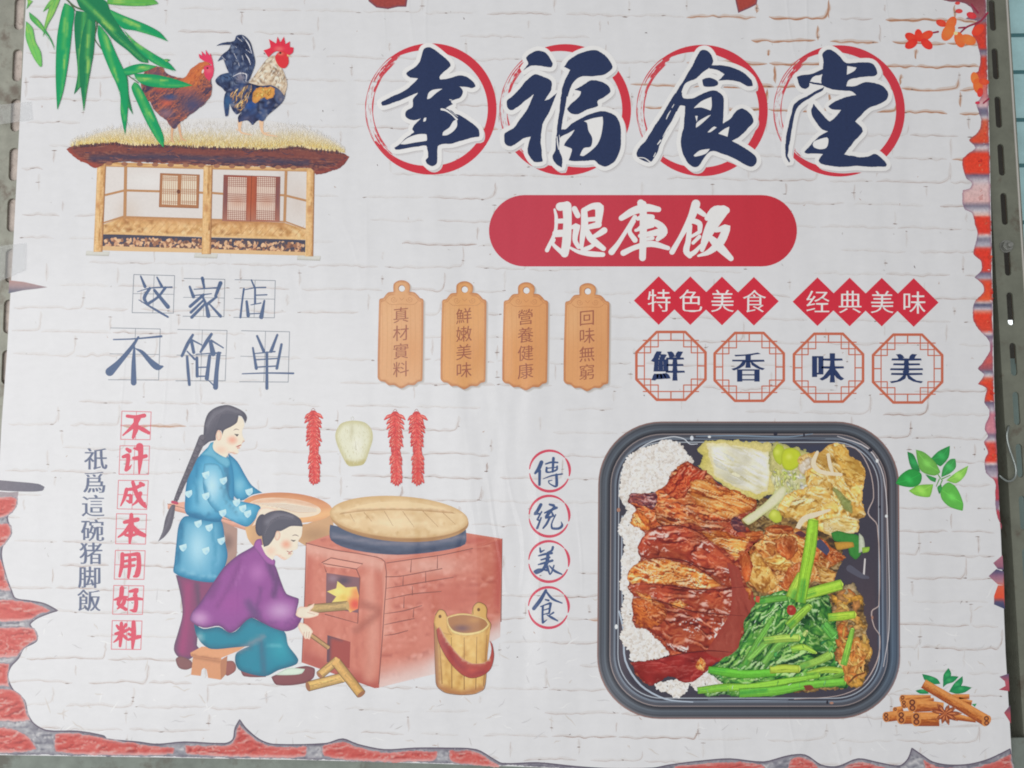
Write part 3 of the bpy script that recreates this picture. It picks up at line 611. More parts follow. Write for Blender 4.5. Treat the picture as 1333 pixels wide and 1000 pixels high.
# ---- the red lozenge with the dish name
pill = Art('red_banner', poster, 24, label='round ended red banner carrying the dish name')
t = np.radians(np.linspace(90, 270, 24)); u = np.radians(np.linspace(-90, 90, 24))
pill.fill([(683 + 46.5 * math.cos(q), 300.5 + 46.5 * math.sin(q)) for q in t] + [(991 + 46.5 * math.cos(q), 300.5 + 46.5 * math.sin(q)) for q in u], (184, 62, 78), [('g', 690, 300, 1000, 295, (184, 46, 60))], smooth=False, step=14, amp=.05)  # paler left end: haze on the film painted into the red
pill.build()
WH = (218, 220, 224)
for strokes in ([([(152, 132), (162, 180), (156, 270), (105, 385)], [10, 16, 16, 20]), ([(185, 115), (232, 108)], [40, 36]), ([(228, 110), (232, 200), (226, 330), (214, 405)], [44, 40, 42, 38]), ([(165, 205), (232, 202)], [22, 24]), ([(160, 282), (228, 278)], [34, 34]), ([(150, 320), (140, 345), (205, 405)], [14, 16, 24]),
      ([(275, 128), (296, 170)], [26, 26]), ([(252, 245), (292, 235), (278, 320), (300, 365)], [14, 32, 24, 20]), ([(335, 140), (338, 230), (325, 300), (318, 370)], [30, 34, 26, 18]), ([(338, 135), (390, 112), (430, 118), (424, 210)], [24, 30, 42, 30]), ([(345, 196), (420, 190)], [20, 22]), ([(345, 246), (425, 226)], [22, 30]), ([(460, 262), (425, 285), (385, 305)], [30, 26, 16]), ([(350, 255), (375, 310), (455, 375)], [20, 34, 24]), ([(325, 382), (365, 370), (405, 345)], [18, 22, 14]), ([(235, 362), (300, 395), (380, 408), (452, 412)], [10, 18, 26, 22])],
     [([(686, 92), (700, 125)], [34, 50]), ([(566, 186), (640, 142), (720, 122), (796, 132)], [26, 36, 38, 26]), ([(650, 180), (600, 258), (545, 345), (505, 396)], [22, 18, 22, 30]), ([(668, 190), (700, 178), (756, 180)], [18, 26, 26]), ([(648, 205), (616, 265), (650, 322)], [12, 20, 26]), ([(660, 262), (740, 208), (806, 232), (828, 272), (790, 318)], [12, 28, 34, 38, 20]), ([(655, 262), (760, 232)], [14, 20]), ([(680, 296), (800, 272)], [18, 34]), ([(690, 322), (760, 310)], [14, 18]), ([(700, 100), (702, 250), (697, 432)], [34, 34, 32]), ([(578, 402), (650, 368), (750, 345), (856, 372)], [28, 24, 30, 20])],
     [([(1028, 98), (1000, 180), (935, 300), (880, 396)], [42, 36, 22, 26]), ([(1030, 130), (1078, 164)], [30, 22]), ([(960, 250), (1000, 205), (1050, 220), (1052, 268)], [12, 24, 26, 20]), ([(990, 235), (980, 330), (968, 390), (990, 420)], [24, 26, 30, 24]), ([(1000, 300), (1050, 272)], [14, 18]), ([(1010, 340), (1050, 300)], [16, 18]), ([(990, 415), (1022, 395), (1060, 352)], [24, 22, 12]), ([(1098, 186), (1150, 136), (1216, 138)], [26, 40, 34]), ([(1196, 140), (1130, 228), (1085, 320), (1066, 384)], [52, 56, 36, 20]), ([(1152, 262), (1220, 244), (1182, 330), (1110, 395), (1042, 420)], [20, 36, 40, 26, 10]), ([(1092, 282), (1160, 350), (1245, 436)], [14, 42, 26])]):
    a = Art('banner_character', pill.obj, 30, (690, 245, 4.761))
    for p, w in strokes: a.line(p, np.array(w) * 1.3, WH)
    a.build()

# ---- the six square characters drawn in fine boxes
INKB = (72, 92, 126)  # paler than the title navy: glare on the film is mixed into this ink
def boxed(rect, cross, strokes, name='boxed_character', T=(125, 350, 4.937), lc=(112, 120, 132), inkc=INKB, lw=4, sides='lrtb', bk=24):
    a = Art(name, poster, bk, T); (x0, y0), (x1, y1), (x2, y2), (x3, y3) = rect
    if 't' in sides: a.line([rect[0], rect[1]], lw, lc)
    if 'r' in sides: a.line([rect[1], rect[2]], lw, lc)
    if 'b' in sides: a.line([rect[2], rect[3]], lw, lc)
    if 'l' in sides: a.line([rect[3], rect[0]], lw, lc)
    if cross:
        a.line([((x0 + x1) / 2, (y0 + y1) / 2), ((x2 + x3) / 2, (y2 + y3) / 2)], lw * .8, lc); a.line([((x0 + x3) / 2, (y0 + y3) / 2), ((x1 + x2) / 2, (y1 + y2) / 2)], lw * .8, lc)
    for p, w in strokes: a.line(p, np.array(w) * (1.16 if name == 'red_boxed_character' else 1.04), inkc, amp=.1)
    a.build()
boxed([(243, 37), (505, 44), (497, 285), (232, 282)], 1, [([(287, 48), (315, 115)], [10, 20]), ([(392, 55), (422, 112)], [10, 18]), ([(265, 148), (350, 124), (488, 118)], [4, 8, 10]), ([(345, 126), (310, 188), (330, 226)], [18, 22, 14]), ([(375, 138), (462, 245)], [18, 26]), ([(445, 122), (400, 180), (330, 228)], [18, 16, 20]), ([(275, 200), (380, 262), (462, 310)], [5, 14, 12])])
boxed([(565, 62), (828, 68), (822, 308), (558, 305)], 1, [([(683, 60), (696, 125)], [20, 14]), ([(602, 115), (626, 180)], [14, 22]), ([(630, 132), (776, 122)], [6, 10]), ([(800, 92), (768, 176)], [26, 18]), ([(626, 172), (700, 165), (742, 160)], [7, 8, 6]), ([(690, 168), (605, 242)], [18, 20]), ([(688, 205), (610, 280)], [14, 18]), ([(700, 226), (615, 312)], [16, 20]), ([(680, 172), (706, 225), (722, 302)], [14, 16, 28]), ([(775, 180), (712, 230)], [14, 20]), ([(730, 228), (800, 305)], [10, 20])], sides='rtb')
boxed([(893, 70), (1152, 76), (1146, 315), (885, 312)], 1, [([(998, 72), (1020, 122)], [9, 12]), ([(950, 128), (938, 220), (928, 312)], [12, 12, 14]), ([(952, 136), (1020, 122), (1090, 120)], [5, 8, 9]), ([(1022, 120), (1022, 222)], [12, 14]), ([(1025, 170), (1098, 167)], [8, 8]), ([(996, 232), (1060, 220)], [6, 8]), ([(968, 210), (978, 302)], [16, 22]), ([(1082, 205), (1062, 310)], [12, 28]), ([(985, 290), (1062, 286)], [7, 7])], sides='rtb')
boxed([(95, 380), (413, 387), (402, 715), (80, 713)], 1, [([(112, 455), (250, 450), (420, 434)], [8, 9, 14]), ([(272, 440), (225, 510), (150, 600), (88, 662)], [14, 24, 34, 54]), ([(246, 505), (242, 600), (242, 732)], [12, 26, 36]), ([(248, 510), (295, 535), (345, 590), (395, 632), (428, 628)], [4, 22, 32, 40, 12])], sides='rtb')
boxed([(525, 390), (842, 397), (830, 720), (512, 720)], 1, [([(622, 425), (590, 480), (552, 560)], [16, 22, 18]), ([(612, 455), (680, 490)], [12, 8]), ([(614, 468), (628, 538)], [20, 20]), ([(742, 420), (710, 470), (672, 535)], [18, 24, 14]), ([(740, 460), (818, 508)], [12, 8]), ([(736, 470), (752, 545)], [22, 34]), ([(585, 530), (635, 582)], [8, 14]), ([(585, 565), (592, 660), (600, 745)], [16, 20, 18]), ([(642, 550), (720, 545), (800, 540)], [6, 8, 12]), ([(788, 545), (775, 660), (768, 762)], [26, 26, 32]), ([(768, 762), (712, 705)], [10, 5]), ([(648, 572), (650, 690)], [18, 20]), ([(730, 560), (712, 705)], [20, 26]), ([(655, 634), (718, 632)], [8, 8]), ([(650, 692), (712, 690)], [10, 8])], sides='rtb')
boxed([(935, 398), (1244, 405), (1235, 728), (922, 726)], 1, [([(1035, 432), (1078, 530)], [14, 20]), ([(1165, 425), (1125, 530)], [14, 22]), ([(1008, 508), (1030, 640)], [12, 20]), ([(1020, 545), (1150, 532)], [7, 9]), ([(1192, 486), (1162, 640)], [16, 18]), ([(1030, 585), (1170, 576)], [8, 8]), ([(1036, 632), (1160, 625)], [9, 9]), ([(940, 675), (1100, 670), (1268, 672)], [7, 9, 12]), ([(1098, 540), (1098, 650), (1098, 768)], [18, 18, 20])], sides='rtb')

# ---- red characters in red boxes
RB, RC = (196, 84, 100), (200, 78, 98)
T1, T2 = (90, 520, 5.883), (90, 680, 5.556)
rb = lambda r, s, T: boxed(r, 1, s, 'red_boxed_character', T, RB, RC, 5)
rb([(404, 90), (628, 96), (620, 309), (395, 306)], [([(445, 128), (510, 135), (575, 124)], [22, 24, 28]), ([(535, 140), (500, 195), (412, 275)], [30, 30, 10]), ([(508, 150), (512, 220), (490, 292)], [26, 36, 20]), ([(515, 205), (560, 228), (612, 258)], [20, 30, 22])], T1)
rb([(390, 355), (616, 357), (607, 575), (382, 573)], [([(442, 381), (464, 396)], [22, 28]), ([(414, 440), (452, 428), (452, 470), (442, 520), (436, 540)], [22, 30, 26, 26, 24]), ([(440, 540), (460, 525), (478, 502)], [22, 18, 6]), ([(492, 450), (540, 446), (588, 434)], [20, 28, 26]), ([(540, 362), (548, 400), (544, 470), (536, 566)], [50, 36, 32, 12]), ([(498, 376), (540, 382)], [14, 30])], T1)
rb([(378, 620), (606, 622), (594, 843), (368, 838)], [([(445, 690), (490, 685), (550, 658)], [20, 24, 24]), ([(440, 690), (425, 750), (395, 815)], [26, 24, 10]), ([(445, 735), (472, 735), (470, 790), (440, 775)], [14, 22, 24, 12]), ([(488, 635), (515, 720), (555, 790), (582, 825)], [24, 30, 32, 16]), ([(545, 720), (525, 775), (485, 810)], [28, 22, 10]), ([(580, 790), (585, 825)], [10, 18]), ([(545, 642), (568, 655)], [22, 24])], T1)
rb([(343, -62), (560, -58), (552, 158), (336, 155)], [([(400, 0), (445, -10), (495, -20)], [22, 28, 28]), ([(450, -55), (448, 40), (438, 148)], [24, 36, 16]), ([(440, 20), (405, 70), (355, 108)], [26, 24, 10]), ([(450, 15), (495, 70), (545, 95)], [18, 34, 26]), ([(408, 92), (445, 96), (478, 88)], [18, 22, 18])], T2)
rb([(335, 203), (550, 206), (541, 413), (326, 411)], [([(385, 230), (382, 310), (365, 390)], [26, 26, 18]), ([(385, 238), (440, 235), (500, 230), (505, 310), (490, 380), (470, 392)], [20, 20, 28, 30, 34, 16]), ([(390, 285), (475, 268)], [16, 22]), ([(385, 325), (470, 312)], [16, 18]), ([(438, 235), (438, 320), (428, 398)], [18, 24, 18])], T2)
rb([(323, 457), (540, 460), (530, 666), (314, 664)], [([(382, 478), (375, 540), (355, 590), (410, 630)], [30, 28, 24, 22]), ([(330, 560), (380, 545), (420, 540)], [14, 24, 12]), ([(405, 550), (390, 590), (350, 625)], [22, 26, 10]), ([(440, 500), (490, 490), (470, 530)], [18, 30, 18]), ([(480, 530), (485, 590), (475, 640), (440, 635)], [26, 26, 28, 8]), ([(425, 560), (470, 552), (525, 555)], [18, 24, 16])], T2)
rb([(312, 711), (527, 714), (518, 920), (305, 918)], [([(345, 748), (362, 768)], [16, 24]), ([(410, 742), (392, 770)], [24, 14]), ([(335, 806), (380, 795), (425, 778)], [16, 26, 18]), ([(378, 730), (376, 810), (368, 895)], [22, 26, 18]), ([(372, 810), (350, 845), (322, 868)], [20, 18, 8]), ([(382, 810), (412, 838)], [16, 22]), ([(432, 765), (448, 778)], [14, 20]), ([(428, 805), (445, 815)], [14, 20]), ([(425, 850), (470, 838), (512, 828)], [14, 24, 22]), ([(466, 722), (466, 810), (458, 910)], [26, 32, 16])], T2)
for ch, x, y in zip('祇爲這碗猪脚飯', (124.8, 123.1, 121.1, 120.6, 118.4, 116.8, 116.1), (597.3, 628, 658.5, 690.5, 720.5, 751.5, 781.7)):
    a = Art('small_character', poster, 24); a.text(ch, x, y, 31, (92, 102, 128), grow=(.024, -.010)); a.build()  # washed-out navy, with the film's glare put into the ink colour

# ---- wooden name tags
tagP = np.array([(200, 120), (205, 90), (235, 68), (268, 62), (300, 68), (330, 90), (337, 125), (330, 155), (370, 160), (400, 185), (415, 205), (440, 215), (446, 240), (438, 850), (432, 880), (400, 890), (370, 915), (320, 915), (285, 935), (262, 942), (235, 930), (205, 915), (160, 915), (130, 890), (90, 880), (72, 850), (84, 240), (90, 215), (120, 205), (135, 185), (160, 160), (200, 155)], float)
for i, (tx, ty, s) in enumerate(((0, 0, '真材實料'), (512, 8, '鮮嫩美味'), (1014, 16, '營養健康'), (1513, 23, '回味無窮'))):
    a = Art('wooden_tag', poster, 24, (480, 355, 6.25)); P = tagP + (tx, ty)
    base = [(206, 158, 116), (206, 152, 100), (206, 148, 98), (206, 150, 102)][i]
    for d, g in ((16, 190), (11, 178), (6, 168)): a.fill(P + (d, d), (g + 2, g, g - 2))
    a.fill(P, base, [('e', 14, (168, 106, 72), .8), ('s', 160 + tx, 350 + ty, 130, 300, (214, 172, 130), .5), ('s', 350 + tx, 640 + ty, 160, 260, (198, 138, 90), .5)], amp=.05)
    for q in range(9):
        x = 110 + q * 38 + tx; a.line([(x, 260 + ty), (x + 4, 550 + ty), (x - 5, 850 + ty)], [2, 3, 2], (196, 142, 98))
    c = np.array((262, 520)) + (tx, ty); a.line((P[7:] - c) * (.93, .955) + c + (0, 8), 3, (172, 112, 78))
    for dx in (-65, 65):
        tt = np.linspace(0, 9.5, 26); a.line(np.stack([268 + tx + dx + (4 + 2.4 * tt) * np.cos(tt) * (1 if dx > 0 else -1), 218 + ty + (4 + 2.4 * tt) * np.sin(tt)], 1), 3, (176, 118, 82))
    a.line([(140 + tx, 235 + ty), (175 + tx, 258 + ty), (268 + tx, 256 + ty), (365 + tx, 258 + ty), (400 + tx, 235 + ty)], 3, (176, 118, 82))
    a.line([(250 + tx, 205 + ty), (268 + tx, 225 + ty), (286 + tx, 205 + ty)], 3, (176, 118, 82))
    a.ell(268 + tx, 128 + ty, 29, 29, (160, 104, 72)); a.ell(270 + tx, 130 + ty, 25, 25, (210, 212, 214))
    par = a.build()
    for j, ch in enumerate(s):
        b = Art('tag_character', par, a.k + 3, (480, 355, 6.25)); b.text(ch, 262 + tx, 338 + 147 * j + ty + 6, 136, (150, 92, 74), grow=(.004, -.002), shear=.10); b.build()

# ---- red diamonds
for T, cs, s in (((820, 350, 5.557), ((208, 230), (437, 231), (666, 233), (897, 235)), '特色美食'), ((1020, 350, 5.5545), ((245, 238), (478, 240), (710, 241), (941, 244)), '经典美味')):
    for i, ((x, y), ch) in enumerate(zip(cs, s)):
        a = Art('red_diamond', poster, 24 + i, T); a.fill([(x - 180, y), (x, y - 176), (x + 180, y), (x, y + 176)], (196, 44, 62), smooth=False, amp=.05); a.k = 30; par = a.build()
        b = Art('diamond_character', par, 34, T); b.text(ch, x + 3, y, 178, (238, 216, 222), grow=(.004, -.012)); b.build()

# ---- lattice octagons
OC = (186, 100, 76)
for cx, cy, ch in ((873.4, 476.5, '鮮'), (975.3, 477.8, '香'), (1078.5, 478.9, '味'), (1181.5, 480, '美')):
    a = Art('lattice_octagon', poster, 24, (cx, cy, 5.557))
    for sx in (-1, 1):
        a.line([(sx * 192, -145), (sx * 192, 145)], 8, OC); a.line([(sx * 192, 0), (sx * 248, 0)], 9, OC)
        for sy in (-1, 1):
            for p in ([(-92, -245), (-92, -138)], [(-147, -200), (-147, -95)], [(-192, -138), (-92, -138)], [(-246, -95), (-147, -95)], [(-200, -185), (-147, -185)], [(-192, -145), (-192, -95)]):
                a.line([(sx * q[0], sy * q[1]) for q in p], 8, OC)
    for sy in (-1, 1): a.line([(-147, sy * 185), (147, sy * 185)], 8, OC); a.line([(0, sy * 185), (0, sy * 240)], 9, OC)
    V = [(-103, -246), (104, -246), (250, -98), (250, 97), (104, 245), (-103, 245), (-250, 97), (-250, -98)]
    for p, q in zip(V, V[1:] + V[:1]): a.line([p, q], 19, OC)
    par = a.build()
    b = Art('lattice_character', par, a.k + 4, (cx, cy, 5.557)); b.text(ch, -22 if ch == '鮮' else -8, 0, 236, (38, 54, 94), grow=(.062, -.012)); b.build()

# ---- four ringed characters
def ringed(cx, cy, T, strokes):
    a = Art('ringed_character', poster, 24)
    for a0, a1, w in ((186, 318, 3.4), (-38, 14, 3.6), (24, 172, 3.6)):
        t = np.radians(np.linspace(a0, a1, 16)); ww = w * np.sin(np.linspace(.25, math.pi - .2, 16)) ** .6
        a.line(np.stack([cx + 26.2 * np.cos(t), cy + 26.4 * np.sin(t)], 1), ww, (196, 74, 94))
    a.T = T
    for p, w in strokes: a.line(p, w, (64, 84, 124), amp=.04)
    a.build()
TA, TB = (670, 570, 7.69), (670, 690, 7.14)
ringed(715.5, 613.2, TA, [([(268, 245), (240, 310), (205, 355)], [40, 40, 24]), ([(250, 330), (248, 470)], [30, 26]), ([(310, 262), (370, 245), (430, 248)], [16, 20, 18]), ([(320, 300), (318, 340), (350, 345), (420, 320), (425, 285)], [22, 24, 16, 20, 18]), ([(330, 305), (415, 295)], [12, 12]), ([(388, 205), (380, 340)], [30, 22]), ([(285, 412), (370, 380), (475, 362)], [8, 16, 16]), ([(418, 370), (420, 475), (405, 488), (345, 455), (340, 432), (375, 425)], [28, 30, 20, 12, 14, 8])])
ringed(714.9, 672, TA, [([(262, 670), (225, 735), (200, 762), (250, 760)], [34, 34, 30, 16]), ([(270, 740), (225, 820), (255, 830)], [16, 20, 12]), ([(265, 800), (225, 905)], [16, 26]), ([(350, 668), (390, 678)], [22, 30]), ([(300, 752), (350, 730), (420, 700)], [16, 24, 26]), ([(400, 690), (330, 770), (310, 800), (370, 790)], [22, 34, 26, 20]), ([(370, 740), (385, 780)], [14, 26]), ([(350, 800), (320, 860), (285, 905)], [24, 24, 18]), ([(410, 770), (370, 860), (375, 905), (440, 908), (475, 880), (465, 840)], [14, 16, 24, 26, 26, 6])])
ringed(714.5, 731, TB, [([(235, 168), (240, 205), (275, 188)], [14, 22, 10]), ([(355, 160), (345, 190), (310, 205)], [24, 22, 10]), ([(222, 240), (280, 225), (345, 215)], [14, 22, 24]), ([(245, 278), (300, 262), (325, 255)], [14, 20, 18]), ([(220, 322), (280, 305), (350, 285)], [14, 22, 24]), ([(310, 215), (300, 300), (260, 370), (200, 405), (180, 385), (220, 362), (300, 375)], [30, 36, 26, 16, 14, 10, 22]), ([(300, 340), (325, 410)], [30, 14]), ([(365, 330), (345, 390), (330, 415)], [14, 16, 10]), ([(320, 330), (370, 380), (438, 412)], [10, 24, 14])])
ringed(714.1, 791, TB, [([(290, 562), (240, 650), (178, 730)], [26, 36, 36]), ([(292, 572), (350, 640), (440, 680)], [18, 24, 12]), ([(285, 648), (315, 655)], [14, 20]), ([(242, 712), (300, 690), (335, 680), (320, 775)], [12, 16, 26, 18]), ([(262, 710), (258, 800), (262, 860)], [22, 20, 24]), ([(270, 745), (320, 730)], [10, 14]), ([(270, 785), (320, 772)], [10, 14]), ([(262, 862), (300, 835)], [20, 6]), ([(360, 768), (320, 795)], [18, 10]), ([(300, 790), (345, 815), (400, 845)], [10, 24, 12])])

# ------------------------------------------------------------------ pictures: the thatched house
WOOD = (206, 166, 116)
hut = Art('house_picture', poster, 24, (80, 150, 5), label='printed picture of an open wooden house with a thatched roof')
hut.fill([(290, 320), (1600, 345), (1592, 740), (270, 715)], (206, 201, 198), [('s', 430, 640, 130, 160, (196, 184, 174), .7), ('s', 560, 430, 240, 90, (212, 210, 208), .8), ('s', 1540, 560, 110, 200, (196, 184, 176), .6), ('p', [(1455, 350), (1455, 700)], 60, (198, 190, 184), .6)], smooth=False, amp=.05)
hut.build()
fl = Art('floor', hut.obj, hut.k + 2, (80, 150, 5))
fl.fill([(268, 712), (400, 663), (920, 678), (1450, 700), (1592, 745), (1592, 812), (920, 793), (268, 775)], (200, 152, 100), [('t', relief([(146, 100, 62), (190, 146, 94), (210, 172, 122), (224, 192, 146)], 2.4, -35, 7, .35, 0, 44, .8)), ('p', [(400, 668), (1450, 705)], 40, (176, 124, 82), .7), ('s', 700, 730, 300, 40, (216, 176, 126), .6), ('s', 1200, 740, 300, 40, (212, 168, 116), .6), ('p', [(268, 768), (920, 786), (1592, 806)], 16, (218, 184, 134), .8)], smooth=False, amp=.22)
for q in range(26):
    x = 320 + q * 50; fl.line([(x, 758 + q * 1.2), (x + 60, 690 + q * 1.2)], [3, 1.5], (178, 126, 84))
fl.fill([(272, 776), (920, 795), (1590, 814), (1588, 905), (920, 882), (268, 862)], (70, 70, 86), amp=.15)
A = []
for q in range(460):
    x = random.uniform(285, 1580); A.append((80 + x / 5, 150 + (random.uniform(800, 862) + (x - 270) * .027) / 5))
fl.rosette(A, (1.8, 3.6), (1.4, 2.4), [(196, 150, 118), (214, 176, 140), (150, 106, 84), (110, 82, 76), (206, 166, 130), (88, 76, 84)], amp=.12, span=70)
fl.fill([(268, 852), (920, 870), (1588, 892), (1588, 914), (920, 896), (268, 880)], (206, 172, 130), amp=.06); fl.build()
bm = Art('beam', hut.obj, fl.k + 2, (80, 150, 5))
bm.fill([(290, 305), (930, 325), (1600, 345), (1600, 368), (930, 352), (290, 335)], (206, 170, 122), [('t', relief([(146, 100, 62), (190, 146, 94), (210, 172, 122), (224, 192, 146)], 2.4, 2, 7, .35, 0, 46, .8)), ('p', [(290, 333), (930, 350), (1600, 366)], 10, (170, 124, 86), .8)], smooth=False, amp=.08)
for p, w in (([(418, 335), (412, 665)], 20), ([(1462, 368), (1452, 690)], 18), ([(285, 520), (410, 490)], 14), ([(425, 490), (640, 496)], 14), ([(900, 504), (930, 506)], 14), ([(975, 506), (1052, 512)], 14), ([(1420, 520), (1462, 522)], 14), ([(1462, 524), (1592, 556)], 14), ([(275, 700), (400, 660)], 10), ([(400, 660), (920, 676)], 8), ([(975, 678), (1460, 694), (1592, 742)], 9)):
    bm.line(p, w, (176, 132, 94), smooth=False, amp=.08)
bm.build()
win = Art('window', hut.obj, bm.k + 2, (80, 150, 5))
win.fill([(642, 377), (900, 387), (893, 607), (634, 599)], (166, 116, 84), [('e', 12, (140, 92, 66), .6)], smooth=False, amp=.1)
for x0 in (660, 783):
    win.fill([(x0, 392), (x0 + 96, 396), (x0 + 93, 586), (x0 - 6, 580)], (222, 206, 186), smooth=False)
    for y in (402, 412, 422, 482, 492, 500, 510, 560, 570): win.line([(x0 - 3, y), (x0 + 96, y + 4)], 3.5, (158, 104, 74))
    for q in range(7): win.line([(x0 + 7 + q * 13, 394), (x0 + 4 + q * 13, 584)], 3.5, (166, 112, 82))
win.ell(762, 498, 12, 14, (110, 70, 56)); win.build()
dr = Art('door', hut.obj, bm.k + 2, (260, 150, 5))
dr.fill([(155, 388), (525, 400), (521, 696), (146, 690)], (150, 78, 62), [('s', 160, 540, 60, 300, (112, 82, 88), .8), ('s', 520, 540, 60, 300, (110, 84, 92), .8), ('p', [(338, 400), (332, 690)], 40, (176, 92, 62), .8), ('g', 330, 560, 330, 760, (168, 122, 106))], smooth=False, amp=.08)
for x0 in (185, 374):
    dr.fill([(x0, 402), (x0 + 120, 407), (x0 + 114, 684), (x0 - 5, 678)], (214, 196, 182), [('s', x0 + 60, 560, 80, 60, (196, 150, 126), .5)], smooth=False)
    for y in list(range(412, 470, 12)) + list(range(512, 562, 12)) + list(range(622, 680, 12)): dr.line([(x0 - 4, y), (x0 + 120, y + 5)], 3.5, (134, 72, 62))
    for q in range(9): dr.line([(x0 + 8 + q * 13, 404), (x0 + 3 + q * 13, 682)], 3.2, (140, 78, 66))
dr.line([(338, 395), (330, 690)], 4, (120, 60, 50)); dr.build()
for x0, y0, x1, y1, w in ((132.5, 212, 127.5, 328, 11.5), (271, 216, 268.5, 331, 12), (404.5, 219, 402.5, 334, 10.5)):
    a = Art('post', hut.obj, fl.k + 40); h = w / 2
    a.fill([(x0 - h, y0), (x0 + h, y0), (x1 + h, y1), (x1 - h, y1)], WOOD, [('t', relief([(146, 100, 62), (190, 146, 94), (210, 172, 122), (224, 192, 146)], 2.4, 91, 7, .35, 0, int(x0), .8)), ('p', [(x0 + h, y0), (x1 + h, y1)], 3.2, (146, 98, 66), .9), ('p', [(x0 - h * .4, y0), (x1 - h * .4, y1)], 3, (222, 188, 140), .7), ('s', x1, y0 + 55, 5, 9, (170, 112, 72), .6)], smooth=False, step=1.6, amp=.2)
    a.build(); b = Art('stone_base', hut.obj, fl.k + 30)
    b.fill([(x1 - 15, y1 - 1.5), (x1 + 15, y1 - .5), (x1 + 14, y1 + 5.5), (x1 - 16, y1 + 4.5)], (196, 196, 190), [('p', [(x1 - 16, y1 + 5), (x1 + 14, y1 + 6)], 3, (160, 158, 152), .8)], smooth=False, amp=.08); b.build()
roof = Art('roof', hut.obj, fl.k + 60)
roof.fill([(92, 193), (120, 176), (160, 166), (210, 158), (270, 154), (340, 156), (400, 168), (436, 186), (450, 199), (385, 194), (300, 196), (200, 193), (148, 189)], (206, 205, 205), [('p', [(95, 192), (148, 187), (200, 190), (300, 193), (385, 191), (448, 199)], 26, (216, 198, 150), .95)], step=2.5, amp=.06)
band = [(87, 194), (100, 190), (124, 188), (148, 186), (170, 190), (200, 189), (230, 190), (260, 192), (300, 193), (350, 195), (385, 191), (410, 195), (440, 198), (455, 203), (450, 213), (435, 222), (412, 227), (405, 219), (370, 219), (340, 217), (270, 215), (200, 212), (140, 212), (127, 219), (113, 214), (98, 206)]
roof.fill(band, (98, 72, 86), [('t', relief([(58, 50, 68), (92, 60, 68), (122, 72, 66), (146, 98, 84)], 2.2, 2, 6, .6, 0, 18, .9)), ('p', [(90, 196), (148, 192), (260, 197), (350, 200), (452, 205)], 9, (122, 70, 66), .8), ('p', [(120, 206), (200, 204), (270, 207), (400, 212)], 7, (66, 62, 84), .8), ('p', [(87, 195), (100, 207), (127, 218)], 7, (150, 72, 62), .9), ('p', [(454, 204), (440, 218), (412, 226)], 7, (140, 64, 58), .6)], step=1.4, amp=.1, rough=.5)
for x in range(142, 400, 20): roof.ell(x, 213 + (x - 140) * .022, 4.2, 2.6, (150, 104, 84), amp=.1)
roof.dabs(band, 120, [(70, 58, 78), (128, 78, 72), (100, 66, 78), (150, 100, 88), (60, 58, 80)], (4, 16), (.5, 1.3), 2, 12)
for q in range(330):                          # ragged dark fringe
    x = random.uniform(96, 446); y = np.interp(x, [p[0] for p in band[:14]], [p[1] for p in band[:14]])
    roof.line([(x, y + 2), (x + random.uniform(-1, 1), y - random.uniform(.5, 3.4))], [1.4, .3], random.choice([(92, 66, 72), (112, 76, 70), (80, 62, 76)]), k=roof.k)
roof.k += 2
def strawy(x): return np.interp(x, [87, 100, 148, 200, 260, 300, 350, 385, 440, 455], [193, 189, 185, 188, 190, 191, 193, 189, 196, 201])
N = 3600; X = RNG.uniform(92, 448, N); up = RNG.uniform(0, 1, N) ** 1.5
env = np.interp(X, [88, 100, 130, 180, 260, 340, 400, 430, 452], [2, 10, 18, 26, 30, 31, 26, 15, 3])
Y = np.array([strawy(x) for x in X]) - up * env; L = RNG.uniform(2.5, 6, N); ang = np.radians(-90 + RNG.normal(0, 16, N) + (X - 270) * .07)
D = np.stack([np.cos(ang), np.sin(ang)], 1); Q = np.stack([-D[:, 1], D[:, 0]], 1) * (RNG.uniform(.25, .6, N) * (1.1 - .5 * up))[:, None]
S = np.stack([X, Y], 1); P3 = np.stack([S + Q, S - Q, S + D * L[:, None]], 1)
pal = np.array([(220, 196, 128), (204, 176, 100), (228, 210, 160), (190, 164, 104), (214, 188, 112)], float)
Cs = pal[RNG.integers(0, 5, N)]; Cs = Cs + (np.array((212, 209, 205)) - Cs) * np.clip(up * 1.15 + .05, 0, .97)[:, None]
roof.add(P3.reshape(-1, 2), [(3 * i, 3 * i + 1, 3 * i + 2) for i in range(N)], np.repeat(Cs, 3, axis=0), .06, np.repeat(roof.k + RNG.uniform(0, 16, N), 3)); roof.k += 17
roof.build()

